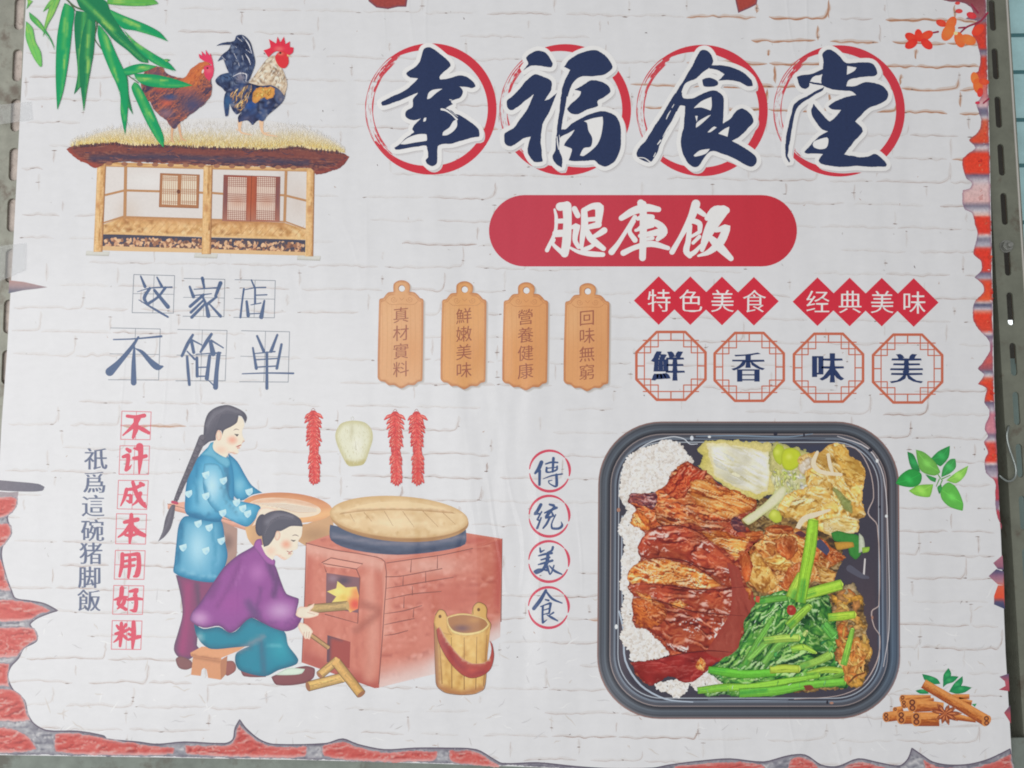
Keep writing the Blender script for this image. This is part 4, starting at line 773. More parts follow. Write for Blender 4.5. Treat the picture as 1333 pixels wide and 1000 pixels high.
# ---- the two chickens
hen = Art('hen_picture', poster, roof.k + 2, (170, 30, 5.796), label='printed brown hen with a pink comb on the thatch')
HB = [(120, 350), (190, 330), (245, 340), (270, 380), (340, 405), (400, 415), (440, 370), (490, 320), (560, 290), (600, 320), (620, 380), (610, 430), (612, 500), (590, 570), (520, 640), (450, 690), (390, 740), (330, 800), (300, 780), (265, 730), (190, 670), (140, 590), (90, 510), (80, 440)]
for p, w in (([(316, 770), (312, 880), (330, 905)], [22, 12, 8]), ([(312, 880), (285, 900)], [9, 4]), ([(362, 760), (385, 870), (420, 890)], [22, 14, 7]), ([(385, 870), (365, 895)], [9, 4])): hen.line(p, w, (206, 164, 130))
hen.fill(HB, (92, 74, 92), [('t', relief([(60, 54, 78), (92, 68, 84), (136, 82, 76), (178, 104, 78)], 3.2, 140, 2.6, .8, 0, 5, .9)), ('p', [(560, 310), (490, 380), (430, 440)], 110, (196, 108, 66), 1), ('s', 270, 600, 90, 60, (186, 92, 76), .9), ('s', 420, 520, 140, 60, (150, 90, 86), .8), ('s', 300, 560, 100, 40, (60, 78, 120), .9), ('s', 470, 620, 160, 120, (72, 72, 104), .9), ('s', 270, 680, 100, 60, (132, 104, 118), .8), ('s', 180, 400, 90, 70, (100, 78, 100), .8), ('s', 220, 500, 90, 40, (180, 86, 70), .8), ('s', 340, 770, 80, 60, (70, 68, 96), .7)], step=1.2, amp=.1, rough=3)
hen.dabs([(420, 440), (480, 340), (560, 300), (600, 350), (560, 440), (480, 500)], 130, [(200, 112, 62), (176, 88, 56), (216, 134, 80), (150, 76, 60)], (16, 44), (3, 6), 125, 14)
hen.fill([(520, 262), (515, 232), (540, 250), (535, 212), (568, 245), (566, 202), (594, 245), (602, 228), (620, 290), (626, 350), (600, 305), (560, 290)], (212, 62, 96), amp=.06)
hen.fill([(552, 335), (585, 318), (626, 330), (620, 400), (592, 436), (562, 404)], (206, 64, 96), [('s', 590, 360, 40, 30, (226, 110, 120), .7)]); hen.ell(580, 340, 8, 7, (90, 40, 40)); hen.ell(545, 365, 8, 16, (220, 200, 190), rot=20); hen.build()
cock = Art('rooster_picture', poster, roof.k + 2, (170, 30, 5.796), label='printed rooster with a black tail and red comb on the thatch')
for p, w in (([(825, 740), (828, 820), (912, 845)], [34, 14, 7]), ([(828, 820), (795, 800)], [8, 4]), ([(985, 730), (1000, 830), (1105, 855)], [36, 16, 7]), ([(1000, 830), (1050, 828)], [9, 5])): cock.line(p, w, (224, 180, 148))
TL = [(645, 172), (690, 150), (780, 135), (800, 95), (850, 92), (900, 140), (925, 220), (940, 300), (915, 380), (885, 440), (800, 480), (720, 520), (690, 490), (650, 460), (640, 430), (680, 390), (740, 375), (720, 330), (700, 270), (655, 290), (690, 240), (740, 200), (755, 165), (700, 165)]
cock.fill(TL, (44, 54, 80), [('t', relief([(24, 30, 54), (40, 50, 80), (64, 80, 114), (120, 130, 150)], 2.6, 68, 6, .5, 0, 9, .9)), ('s', 860, 200, 80, 140, (34, 42, 70), .8), ('s', 830, 410, 60, 60, (150, 140, 150), .8), ('s', 720, 410, 80, 50, (60, 90, 130), .8)], amp=.12)
for p in ([(845, 100), (890, 160), (915, 230)], [(805, 110), (840, 140)], [(780, 230), (800, 270)], [(840, 240), (850, 280)], [(865, 235), (890, 270), (905, 315)], [(690, 255), (715, 280)], [(815, 300), (820, 325)], [(770, 405), (830, 378), (875, 390), (870, 440)], [(785, 172), (800, 185)], [(870, 200), (905, 225)]): cock.line(p, [3, 9, 3], (206, 206, 212))
cock.dabs(TL, 120, [(30, 38, 66), (58, 74, 112), (80, 96, 130), (36, 44, 70)], (20, 60), (3, 7), 70, 30)
BD = [(720, 520), (800, 465), (900, 440), (1100, 470), (1165, 520), (1150, 590), (1090, 650), (1030, 700), (1000, 742), (960, 735), (920, 770), (880, 735), (815, 752), (810, 710), (845, 660), (800, 690), (770, 660), (745, 600), (735, 700), (715, 705), (702, 600)]
cock.fill(BD, (50, 56, 84), [('t', relief([(28, 34, 60), (46, 54, 86), (52, 74, 118), (116, 118, 134)], 2.8, 112, 4, .6, 0, 12, .9)), ('s', 900, 620, 70, 50, (36, 74, 140), .9), ('s', 880, 730, 80, 50, (70, 70, 100), .8), ('s', 730, 600, 40, 100, (50, 100, 140), .7), ('s', 1130, 540, 60, 110, (120, 116, 130), .6)], amp=.12)
cock.dabs([(740, 540), (850, 470), (930, 460), (900, 540), (850, 660), (800, 680)], 130, [(206, 160, 92), (190, 140, 90), (226, 200, 150), (80, 66, 70), (60, 60, 84)], (30, 80), (4, 9), 115, 14)
cock.fill([(915, 540), (950, 500), (1010, 480), (1090, 490), (1088, 550), (1040, 575), (1010, 560), (960, 592), (920, 585)], (204, 146, 76), [('s', 1010, 520, 60, 30, (222, 172, 100), .7), ('e', 10, (160, 108, 62), .6)], amp=.35, rough=5)
cock.shards([(925, 540), (1000, 488), (1085, 496), (1080, 545), (960, 584)], 26, [(222, 166, 90), (196, 134, 66), (232, 184, 112)], (20, 50), (.3, .6), 110, 20, amp=.3)
NK = [(1040, 262), (1085, 245), (1115, 300), (1150, 360), (1178, 440), (1180, 480), (1160, 550), (1120, 500), (1060, 470), (980, 475), (890, 450), (940, 390), (990, 320)]
cock.fill(NK, (206, 192, 172), [('t', relief([(112, 92, 82), (176, 152, 126), (212, 196, 172), (230, 220, 204)], 2.0, 116, 8, .4, 0, 15, 1.0)), ('e', 12, (170, 150, 130), .5)], amp=.12)
cock.dabs(NK, 60, [(226, 214, 196), (150, 124, 104), (196, 176, 150), (110, 92, 86), (232, 222, 208)], (26, 70), (2.5, 6), lambda x, y: 118 + (x - 355) * -1.1, 10)
cock.fill([(1003, 206), (1055, 185), (1043, 122), (1098, 155), (1108, 103), (1130, 146), (1157, 103), (1168, 160), (1202, 138), (1202, 180), (1228, 185), (1222, 226), (1180, 242), (1100, 212), (1040, 258)], (208, 50, 72), [('s', 1120, 195, 60, 30, (232, 130, 120), .7)], amp=.1)
cock.fill([(1090, 262), (1110, 225), (1150, 212), (1182, 238), (1192, 300), (1165, 340), (1122, 330)], (206, 54, 62), [('s', 1130, 232, 40, 20, (220, 140, 110), .9)], amp=.08)
cock.ell(1130, 226, 9, 8, (60, 40, 40)); cock.fill([(1180, 235), (1215, 255), (1182, 252)], (214, 180, 130), smooth=False); cock.build()

# ---- bamboo leaves over them
bam = Art('bamboo_picture', poster, max(cock.k, hen.k) + 4, (20, 0, 5), label='printed stem of a bamboo sprig')
for p, w in (([(300, -40), (380, 40), (470, 80), (530, 145), (515, 250), (560, 320)], [10, 10, 9, 8, 6, 5]), ([(530, 145), (640, 190), (700, 240)], [7, 6, 4]), ([(640, 330), (700, 460), (800, 540)], [5, 6, 5]), ([(340, 0), (410, 100)], [7, 3])): bam.line(p, w, (74, 96, 64))
bam.build(); kb = bam.k + 2
G1, G2, G3 = (22, 146, 92), (28, 118, 78), (120, 176, 84)
LV = [([(600, -20), (760, -16), (900, -4), (930, 25), (850, 38), (720, 38), (600, 25)], (90, 164, 74)), ([(240, -20), (292, -6), (252, 90), (212, 160), (180, 240), (188, 170), (208, 90)], (130, 182, 92)), ([(262, -8), (230, 40), (178, 78), (205, 30), (240, -10)], (110, 172, 86)), ([(75, -10), (112, 8), (70, 62), (80, 30)], (126, 180, 92)),
      ([(70, 140), (110, 180), (130, 270), (165, 340), (172, 430), (160, 435), (120, 380), (80, 290), (65, 230)], (112, 186, 96)), ([(90, 80), (150, 130), (200, 200), (240, 270), (255, 330), (215, 240), (130, 160), (95, 120)], (64, 156, 84)),
      ([(320, 20), (380, 60), (370, 180), (345, 400), (310, 600), (272, 715), (262, 500), (270, 250), (300, 80)], G1), ([(395, 70), (510, 100), (516, 250), (495, 420), (440, 540), (380, 615), (405, 480), (390, 300), (383, 150)], G2), ([(470, 120), (514, 160), (515, 260), (495, 420), (470, 560), (445, 725), (425, 570), (415, 400), (440, 200)], G2),
      ([(600, 260), (690, 450), (725, 490), (738, 620), (765, 745), (735, 700), (680, 600), (630, 470)], G2), ([(540, 160), (600, 230), (660, 360), (720, 500), (735, 640), (715, 880), (685, 740), (680, 600), (620, 470), (560, 320), (535, 220)], G1), ([(590, 50), (700, 100), (850, 160), (940, 210), (992, 270), (900, 235), (780, 200), (690, 180)], G1),
      ([(390, -20), (580, 0), (620, 80), (690, 190), (760, 280), (850, 360), (865, 410), (810, 400), (730, 330), (640, 260), (540, 150), (470, 90), (420, 50)], G2), ([(700, 190), (780, 270), (900, 350), (1000, 410), (1045, 462), (960, 440), (880, 400), (800, 330)], G1), ([(960, 388), (985, 384), (1008, 390), (985, 402)], G2),
      ([(700, 450), (760, 425), (830, 415), (920, 432), (860, 460), (780, 480), (720, 490)], G1), ([(770, 480), (900, 485), (1020, 510), (1100, 535), (1155, 556), (1060, 572), (920, 570), (830, 550), (790, 520)], G1), ([(775, 535), (800, 550), (860, 650), (920, 780), (965, 890), (965, 960), (930, 925), (860, 810), (790, 660), (755, 570)], G1)]
for i, (P, c) in enumerate(LV):
    a = Art('leaf', bam.obj, kb + i * 4, (20, 0, 5)); A = np.array(P, float); c0 = A.mean(0); U = np.linalg.svd(A - c0)[2][0]; e = (A - c0) @ U
    p0, p1 = c0 + U * e.min(), c0 + U * e.max(); root = p0 if p0[1] < p1[1] else p1; tip = p1 if root is p0 else p0
    nn = np.array((-U[1], U[0]))
    pp = [root + (tip - root) * random.uniform(.08, .5) + nn * random.uniform(-12, 12) for _ in range(3)]
    sh = [('g', *tip, *(tip + (root - tip) * .35), c), ('p', [tuple(root), tuple(c0)], 26, (110, 176, 86), .55), ('p', [tuple(tip + nn * 9), tuple(c0 + nn * 20)], 12, (126, 190, 96), .5), ('e', 5, (30, 110, 70), .35)] + [('p', [tuple(q), tuple(q + (tip - root) * .12)], random.uniform(9, 18), (158, 196, 96), random.uniform(.4, .8)) for q in pp]
    a.fill(P, c, sh, step=2.2, amp=.07); a.line([tuple(root), tuple(c0 + nn * 3), tuple(tip)], [2.5, 2, .6], (52, 160, 100)); a.build()

# ------------------------------------------------------------------ pictures: the kitchen with two women
Z4, Z5, Z6, Z7 = (200, 520, 5), (200, 650, 4), (380, 630, 3.5714), (550, 770, 6.6667)
OUT = (92, 62, 58); SKIN = (236, 206, 188); HAIR = (78, 78, 92)
tb = Art('table_picture', poster, 24, Z4, label='printed plank table with a wide rice basin')
tb.fill([(90, 680), (205, 666), (420, 730), (720, 812), (720, 890), (430, 800), (92, 714)], (212, 160, 140), [('p', [(92, 712), (430, 798), (720, 886)], 16, (176, 122, 104), .8)], smooth=False); tb.line([(90, 680), (430, 770), (720, 848)], 3, OUT)
tb.fill([(440, 790), (545, 840), (542, 1000), (520, 1100), (470, 1100), (465, 900)], (160, 130, 120), [('s', 480, 930, 60, 80, (110, 88, 84), .8)], smooth=False)
tb.z(0, 0, 1); tb.fill([(318, 664), (345, 680), (400, 682), (432, 664), (434, 690), (428, 708), (402, 712), (384, 704), (340, 716), (322, 700)], (190, 150, 112), [('p', [(320, 672), (322, 700)], 10, (206, 166, 120), .8), ('s', 410, 696, 30, 16, (160, 124, 92), .8)])
tb.ell(374, 661, 59, 19.5, (202, 144, 104), rot=4, n=36, sh=[('p', [(320, 668), (370, 680), (430, 668)], 10, (220, 176, 124), .8), ('p', [(330, 645), (380, 642), (425, 652)], 6, (184, 118, 82), .8)])
tb.ell(371, 661, 47, 12.5, (224, 200, 178), rot=5, n=32, sh=[('p', [(330, 654), (370, 650), (412, 658)], 5, (196, 150, 120), .7)])
for q in range(12): tb.line([(332 + q * 3, 655 + q * .6), (372 + q * 1.5, 656 + q), (412, 662 + q * .4)], [.4, .8, .3], (190, 156, 132) if q % 2 else (236, 220, 204))
tb.build()

w1 = Art('woman_picture', poster, tb.k + 2, Z5, label='printed woman in a blue jacket with a long braid')
w1.fill([(115, 395), (320, 425), (310, 560), (250, 600), (225, 760), (235, 775), (190, 832), (130, 822), (105, 780), (125, 700), (150, 600), (140, 500)], (126, 62, 102), [('e', 22, (84, 72, 96), .8), ('p', [(180, 450), (170, 620), (150, 790)], 34, (150, 62, 110), .8), ('p', [(225, 440), (235, 560)], 22, (84, 66, 92), .8)])
w1.fill([(115, 832), (140, 818), (195, 842), (205, 872), (170, 888), (130, 876)], (124, 84, 86), [('e', 8, (92, 62, 70), .6)])
w1.fill([(165, 88), (250, 100), (350, 108), (372, 220), (385, 300), (350, 400), (320, 432), (200, 420), (105, 382), (108, 330), (118, 230), (132, 130)], (92, 160, 190), [('e', 46, (24, 112, 152), .95), ('s', 230, 250, 90, 170, (170, 208, 222), .8), ('p', [(108, 378), (200, 408), (320, 424)], 14, (40, 130, 166), .6), ('p', [(120, 360), (220, 395), (330, 400)], 10, (150, 196, 212), .5), ('p', [(150, 130), (140, 240), (125, 340)], 14, (16, 98, 138), .6), ('p', [(300, 130), (320, 260), (310, 390)], 16, (44, 128, 164), .6), ('e', 6, (20, 92, 130), .5)])
w1.z(*Z4)
w1.fill([(485, 350), (545, 405), (600, 500), (640, 560), (708, 608), (640, 622), (570, 660), (520, 625), (500, 520)], (62, 146, 182), [('e', 26, (24, 106, 146), .9), ('s', 560, 560, 60, 80, (130, 186, 206), .7)])
w1.fill([(380, 285), (310, 355), (250, 430), (215, 540), (205, 640), (212, 745), (320, 785), (430, 798), (448, 770), (510, 700), (525, 600), (515, 450), (480, 368), (430, 360), (390, 320)], (76, 156, 190), [('e', 60, (18, 112, 156), .95), ('s', 340, 620, 100, 200, (150, 196, 214), .7), ('s', 270, 470, 70, 80, (44, 136, 176), .8), ('p', [(212, 745), (320, 780), (430, 795)], 24, (14, 96, 136), .9), ('p', [(290, 420), (270, 540), (290, 680)], 20, (16, 104, 146), .5), ('p', [(470, 450), (480, 560), (470, 700)], 22, (40, 84, 116), .75), ('p', [(400, 730), (330, 760), (260, 745)], 14, (16, 92, 132), .6)])
w1.fill([(330, 420), (420, 425), (465, 520), (500, 640), (580, 665), (680, 688), (697, 710), (662, 780), (612, 828), (560, 815), (440, 752), (370, 690), (322, 580)], (96, 168, 198), [('s', 380, 560, 90, 170, (182, 212, 224), .85), ('p', [(500, 640), (580, 668), (690, 700)], 40, (46, 140, 176), .8), ('p', [(560, 815), (612, 826), (690, 715)], 50, (34, 126, 164), .85), ('p', [(465, 520), (500, 640)], 26, (50, 96, 124), .8), ('s', 560, 720, 60, 40, (130, 188, 208), .7), ('p', [(330, 560), (365, 670), (440, 745)], 18, (30, 116, 156), .7), ('p', [(440, 560), (470, 660), (540, 740)], 16, (64, 120, 150), .6), ('p', [(600, 690), (590, 760)], 14, (60, 144, 180), .6), ('e', 8, (24, 100, 140), .6)])
w1.fill([(300, 362), (345, 325), (372, 282), (400, 278), (388, 310), (420, 355), (480, 375), (500, 420), (478, 445), (430, 420), (380, 380)], (96, 164, 190), [('e', 14, (40, 126, 160), .8)])
for x, y in ((340, 492), (340, 630), (455, 530), (622, 602), (290, 810), (362, 835), (440, 922), (192, 965), (580, 710), (612, 745), (540, 672), (228, 615), (450, 740), (340, 985)):
    w1.fill([(x - 26, y - 12), (x, y - 20), (x + 20, y - 26), (x + 22, y + 4), (x, y + 26), (x - 18, y + 12)], (178, 210, 222), [('s', x + 8, y + 8, 18, 18, (120, 180, 204), .6)])
w1.build(); k1 = w1.k + 2
a = Art('face', w1.obj, k1, Z4)
a.fill([(385, 300), (405, 250), (430, 230), (560, 110), (582, 130), (590, 170), (576, 205), (580, 240), (593, 268), (575, 285), (571, 308), (548, 328), (556, 345), (530, 358), (492, 346), (472, 378), (430, 360), (392, 330)], SKIN, [('s', 512, 265, 50, 42, (226, 146, 124), .85), ('s', 440, 330, 60, 40, (222, 180, 158), .7), ('p', [(492, 346), (530, 357)], 12, (206, 150, 130), .6)])
a.line([(520, 202), (535, 194), (556, 198)], [2, 5, 2], (120, 96, 92)); a.line([(528, 226), (542, 232), (552, 228)], [4, 10, 4], (62, 52, 60)); a.ell(543, 234, 6, 7, (40, 36, 46)); a.line([(536, 308), (552, 304), (569, 296)], [3, 9, 4], (170, 84, 80)); a.line([(545, 316), (560, 316)], [6, 5], (190, 100, 94)); a.line([(578, 272), (592, 270), (576, 284)], 2.5, (176, 116, 100))
a.ell(424, 234, 19, 34, (232, 196, 176), sh=[('e', 8, (196, 146, 126), .7)]); a.line([(545, 355), (500, 348), (472, 378)], 2, (150, 100, 90)); a.build()
a = Art('hair', w1.obj, a.k + 2, Z4)
a.fill([(322, 245), (330, 160), (355, 90), (410, 50), (480, 36), (540, 55), (590, 85), (608, 120), (596, 156), (574, 112), (552, 105), (542, 150), (500, 180), (458, 202), (448, 236), (440, 205), (418, 200), (404, 235), (404, 266), (366, 274), (330, 300), (300, 320)], HAIR, [('p', [(350, 170), (400, 90), (480, 60), (560, 80)], 30, (120, 118, 128), .6), ('e', 14, (58, 56, 72), .6)])
for q in range(16): a.line([(335 + q * 5, 240 - q * 4), (380 + q * 5, 130 - q * 3), (470 + q * 8, 62 + q * 3)], [1, 2.4, 1], (60, 60, 76) if q % 2 else (112, 110, 122))
bp = [(318, 255), (285, 330), (250, 410), (215, 490), (180, 570), (155, 630), (142, 662)]
a.line(bp, [52, 44, 40, 36, 34, 30, 26], (82, 80, 92))
for q in range(13):
    t = q / 12; x = np.interp(t, np.linspace(0, 1, 7), [p[0] for p in bp]); y = np.interp(t, np.linspace(0, 1, 7), [p[1] for p in bp]); w = 24 - 12 * t
    a.ell(x + (6 if q % 2 else -6), y, w * .9, w * .62, (96, 93, 104), rot=30 if q % 2 else -60); a.line([(x - w, y - w * .3), (x, y + w * .5), (x + w, y - w * .2)], [1, 4, 1], (58, 56, 70))
a.fill([(122, 685), (140, 690), (132, 760), (110, 840), (70, 895), (28, 926), (58, 860), (75, 780), (100, 715)], (84, 82, 95), [('p', [(120, 700), (95, 800), (40, 915)], 10, (116, 114, 126), .6)]); a.line([(122, 668), (152, 676)], 18, (176, 62, 92)); a.build()
a = Art('hand', w1.obj, k1 + 6, Z4); a.fill([(690, 716), (730, 704), (806, 716), (764, 736), (720, 760), (690, 800), (640, 826), (664, 778)], SKIN, [('e', 8, (210, 160, 140), .6)]); a.build()

w2 = Art('woman_picture', poster, max(a.k, w1.k) + 40, Z5, label='printed woman in a purple jacket feeding the stove')
st = Art('stool', w2.obj, w2.k, Z5)
for P in ([(365, 850), (410, 842), (428, 866), (424, 895), (384, 920), (370, 905)],): st.fill(P, (140, 84, 80), [('e', 8, (104, 64, 66), .6)])
st.fill([(205, 812), (350, 838), (350, 940), (284, 930), (276, 888), (262, 878), (250, 888), (245, 920), (195, 914)], (198, 140, 104), [('p', [(210, 820), (350, 845)], 18, (160, 108, 80), .7)], smooth=False, amp=.05)
st.fill([(348, 838), (384, 815), (376, 912), (350, 940)], (170, 116, 88), smooth=False); st.fill([(190, 800), (250, 768), (480, 765), (440, 790), (352, 826), (352, 842), (195, 818)], (206, 148, 110), [('p', [(195, 812), (352, 836)], 9, (160, 106, 78), .9)], smooth=False, amp=.05); st.build()
w2.k = st.k + 2
for P in ([(452, 888), (560, 878), (585, 925), (470, 922)], [(613, 925), (690, 892), (790, 868), (838, 882), (832, 930), (780, 960), (640, 967)]): w2.fill(P, (124, 72, 78), [('e', 10, (86, 52, 62), .6)])
w2.fill([(636, 915), (700, 880), (788, 884), (770, 908), (700, 916)], (198, 212, 198), [('e', 8, (150, 170, 156), .5)])
w2.fill([(210, 650), (260, 675), (340, 665), (395, 695), (430, 685), (500, 618), (560, 640), (680, 688), (700, 760), (752, 832), (742, 860), (650, 890), (580, 922), (450, 892), (425, 850), (432, 800), (500, 765), (420, 772), (300, 780), (250, 750), (220, 700)], (14, 122, 146), [('e', 26, (30, 84, 110), .8), ('s', 240, 720, 40, 40, (150, 180, 186), .8), ('s', 660, 780, 90, 110, (34, 146, 164), .8), ('p', [(440, 790), (570, 715)], 26, (120, 126, 140), .8), ('p', [(560, 750), (575, 900)], 26, (60, 92, 118), .7), ('p', [(600, 760), (660, 765)], 12, (120, 180, 188), .5)])
JK = [(545, 208), (525, 240), (440, 290), (370, 350), (320, 420), (240, 540), (200, 590), (190, 630), (260, 670), (340, 660), (395, 695), (430, 682), (505, 618), (560, 640), (620, 670), (690, 688), (745, 668), (772, 615), (742, 600), (756, 520), (720, 505), (690, 490), (660, 420), (630, 340), (590, 300)]
w2.fill(JK, (136, 70, 140), [('e', 24, (92, 52, 104), .7), ('s', 240, 620, 80, 60, (190, 150, 190), .85), ('s', 660, 580, 120, 80, (186, 150, 190), .85), ('s', 540, 380, 70, 80, (166, 104, 166), .8), ('p', [(490, 540), (530, 600)], 40, (92, 62, 112), .9), ('p', [(600, 340), (640, 440), (625, 500)], 30, (84, 50, 100), .8), ('s', 400, 540, 130, 110, (146, 70, 144), .8), ('p', [(700, 680), (760, 630)], 26, (112, 52, 118), .9), ('p', [(330, 430), (300, 500)], 40, (106, 54, 112), .6), ('p', [(450, 320), (410, 430), (330, 560)], 22, (112, 54, 118), .55), ('p', [(560, 460), (540, 560), (560, 630)], 18, (100, 54, 112), .6), ('p', [(600, 640), (680, 650), (735, 610)], 12, (110, 62, 122), .6), ('p', [(470, 350), (430, 440)], 18, (158, 96, 160), .5), ('e', 6, (84, 46, 96), .6)])
w2.fill([(522, 245), (535, 212), (560, 206), (568, 240), (600, 300), (632, 318), (630, 345), (590, 335), (545, 280)], (150, 84, 152), [('e', 8, (96, 52, 106), .8)]); w2.build()
a = Art('face', w2.obj, w2.k + 2, Z5)
a.fill([(560, 240), (600, 225), (640, 170), (700, 140), (775, 140), (770, 190), (752, 220), (748, 258), (722, 268), (726, 282), (702, 308), (676, 316), (640, 292), (628, 300), (620, 318), (585, 290)], SKIN, [('s', 690, 235, 40, 36, (226, 146, 120), .85), ('s', 610, 270, 40, 36, (220, 178, 156), .7), ('p', [(640, 292), (690, 316)], 10, (206, 150, 130), .6)])
a.line([(722, 190), (738, 186), (755, 192)], [2, 4.5, 2], (110, 84, 84)); a.line([(716, 212), (728, 217), (738, 214)], [3, 7, 3], (56, 46, 54)); a.line([(694, 270), (708, 276), (722, 270)], [3, 5, 3], (160, 78, 76)); a.line([(702, 284), (716, 284)], [5, 4], (186, 96, 92))
a.ell(645, 190, 15, 25, (232, 196, 176), rot=10, sh=[('e', 7, (196, 146, 126), .7)]); a.build()
a = Art('hair', w2.obj, a.k + 2, Z5)
a.ell(560, 135, 30, 58, (70, 70, 86), rot=8, sh=[('e', 14, (54, 52, 70), .7)])
a.fill([(565, 95), (600, 68), (660, 58), (720, 75), (765, 105), (776, 142), (716, 140), (682, 156), (660, 166), (640, 166), (630, 195), (600, 238), (574, 248), (566, 215), (562, 150)], HAIR, [('p', [(590, 120), (640, 84), (720, 90)], 24, (122, 120, 132), .6), ('e', 12, (58, 56, 72), .5)])
for q in range(12): a.line([(575 + q * 3, 190 - q * 6), (610 + q * 5, 110 - q * 2), (690 + q * 6, 78 + q * 4)], [1, 2, 1], (58, 58, 74) if q % 2 else (112, 110, 122))
a.build()
kh = a.k + 80
a = Art('hand', w2.obj, kh, Z5); a.fill([(740, 602), (758, 562), (800, 560), (838, 540), (832, 562), (815, 580), (862, 592), (856, 606), (805, 620), (760, 616)], SKIN, [('e', 7, (212, 160, 140), .7)]); a.line([(800, 590), (840, 600)], 2, (180, 120, 106)); a.build()
a = Art('hand', w2.obj, kh, Z5); a.fill([(762, 642), (800, 655), (830, 688), (822, 704), (812, 732), (800, 726), (790, 728), (772, 702), (752, 664)], SKIN, [('e', 7, (212, 160, 140), .7)])
for x in (784, 798, 810): a.line([(x, 690), (x - 4, 722)], 2.2, (176, 116, 104))
a.build()

# ---- stove, lid, fire, logs, bucket
sv = Art('stove_picture', poster, tb.k + 2, Z6, label='printed red brick stove with a fire in it')
sv.fill([(65, 275), (180, 235), (500, 215), (810, 228), (978, 255), (840, 300), (430, 362)], (190, 112, 96), [('t', relief([(170, 92, 80), (186, 108, 92), (194, 120, 104), (206, 142, 128)], 7, -5, 4, .7, 0, 51, .45)), ('s', 420, 330, 200, 40, (206, 158, 146), .7), ('s', 860, 262, 110, 30, (176, 84, 74), .7)], smooth=False, amp=.04)
sv.fill([(430, 362), (840, 300), (978, 255), (970, 600), (968, 712), (880, 760), (680, 880), (400, 948)], (196, 122, 106), [('t', relief([(170, 92, 80), (186, 108, 92), (194, 120, 104), (206, 142, 128)], 7, -8, 4, .7, 0, 53, .45)), ('s', 640, 380, 260, 70, (212, 172, 160), .6), ('s', 760, 520, 260, 110, (180, 96, 82), .8), ('p', [(972, 270), (970, 560)], 50, (170, 78, 72), .8), ('p', [(400, 960), (640, 890), (700, 860)], 140, (208, 190, 186), .9), ('p', [(700, 880), (980, 700)], 110, (208, 196, 194), .95), ('p', [(440, 420), (430, 700)], 40, (208, 150, 134), .7)], smooth=False, amp=.04)
sv.fill([(65, 275), (200, 310), (330, 330), (430, 362), (422, 560), (405, 948), (385, 950), (45, 830), (55, 600)], (190, 116, 100), [('t', relief([(170, 92, 80), (186, 108, 92), (194, 120, 104), (206, 142, 128)], 7, 86, 4, .7, 0, 55, .45)), ('p', [(75, 300), (250, 330), (420, 375)], 60, (210, 164, 150), .7), ('p', [(50, 800), (200, 880), (390, 950)], 70, (160, 76, 70), .8), ('p', [(360, 440), (380, 700), (360, 900)], 50, (204, 142, 126), .8), ('p', [(330, 560), (420, 590), (300, 680)], 34, (150, 82, 70), .6), ('p', [(80, 360), (70, 760)], 40, (178, 96, 82), .7)], smooth=False, amp=.04)
for p in ([(65, 275), (200, 308), (330, 328), (432, 362), (428, 600), (404, 930)], [(440, 368), (560, 350), (700, 330), (840, 300)], [(436, 432), (500, 430), (600, 412), (698, 394)], [(436, 486), (560, 466), (750, 434)], [(436, 538), (560, 512), (694, 500)], [(430, 604), (520, 590), (604, 566)], [(430, 655), (500, 640), (570, 626)], [(430, 705), (480, 698), (538, 682)], [(556, 352), (552, 410)], [(677, 334), (676, 392)], [(518, 428), (516, 474)], [(622, 408), (622, 458)], [(560, 476), (560, 516)], [(522, 524), (520, 576)], [(567, 576), (564, 620)], [(66, 278), (58, 560), (46, 828)], [(978, 255), (972, 640)]): sv.line(p, [2, 4.5, 3][:len(p)] if len(p) <= 3 else 4, (124, 72, 66))
sv.fill([(140, 366), (182, 344), (330, 372), (300, 396), (160, 386)], (206, 146, 130), smooth=False); sv.line([(140, 366), (182, 344), (330, 372), (300, 396), (145, 370), (160, 410)], 4, (112, 62, 58), smooth=False); sv.line([(300, 396), (316, 436), (306, 648), (154, 606)], 4, (112, 62, 58), smooth=False)
sv.fill([(160, 414), (314, 436), (308, 600), (158, 575)], (120, 84, 92), [('s', 240, 450, 50, 30, (70, 60, 80), .9), ('s', 190, 440, 40, 30, (150, 130, 146), .6)], smooth=False)
sv.fill([(165, 703), (272, 735), (268, 858), (162, 828)], (150, 66, 62), [('p', [(166, 710), (165, 830)], 26, (84, 62, 78), .9), ('p', [(170, 705), (230, 720)], 20, (90, 70, 84), .7)], smooth=False)
sv.build()
a = Art('flame', sv.obj, sv.k + 2, Z6)
a.fill([(163, 500), (206, 486), (212, 452), (250, 482), (300, 478), (312, 520), (308, 580), (270, 598), (245, 560), (182, 556), (206, 524)], (226, 196, 110), [('s', 295, 560, 60, 60, (206, 70, 62), .95), ('s', 300, 505, 40, 40, (222, 120, 70), .8), ('s', 215, 500, 40, 30, (236, 214, 130), .7), ('s', 240, 530, 30, 26, (196, 166, 70), .6)], smooth=False, step=1.6); a.build()
a = Art('pot_lid', sv.obj, sv.k + 2, Z6)
a.fill([(178, 190), (182, 262), (290, 308), (490, 330), (690, 312), (806, 280), (808, 210), (500, 240)], (70, 82, 106), [('p', [(190, 240), (400, 275), (600, 280), (800, 245)], 18, (130, 126, 140), .7), ('p', [(182, 262), (490, 328), (806, 280)], 16, (48, 58, 84), .8)])
a.ell(500, 166, 322, 103, (176, 138, 94), rot=3.5, n=60, sh=[('p', [(190, 200), (330, 246), (500, 264), (650, 258), (815, 200)], 26, (150, 110, 72), .8)])
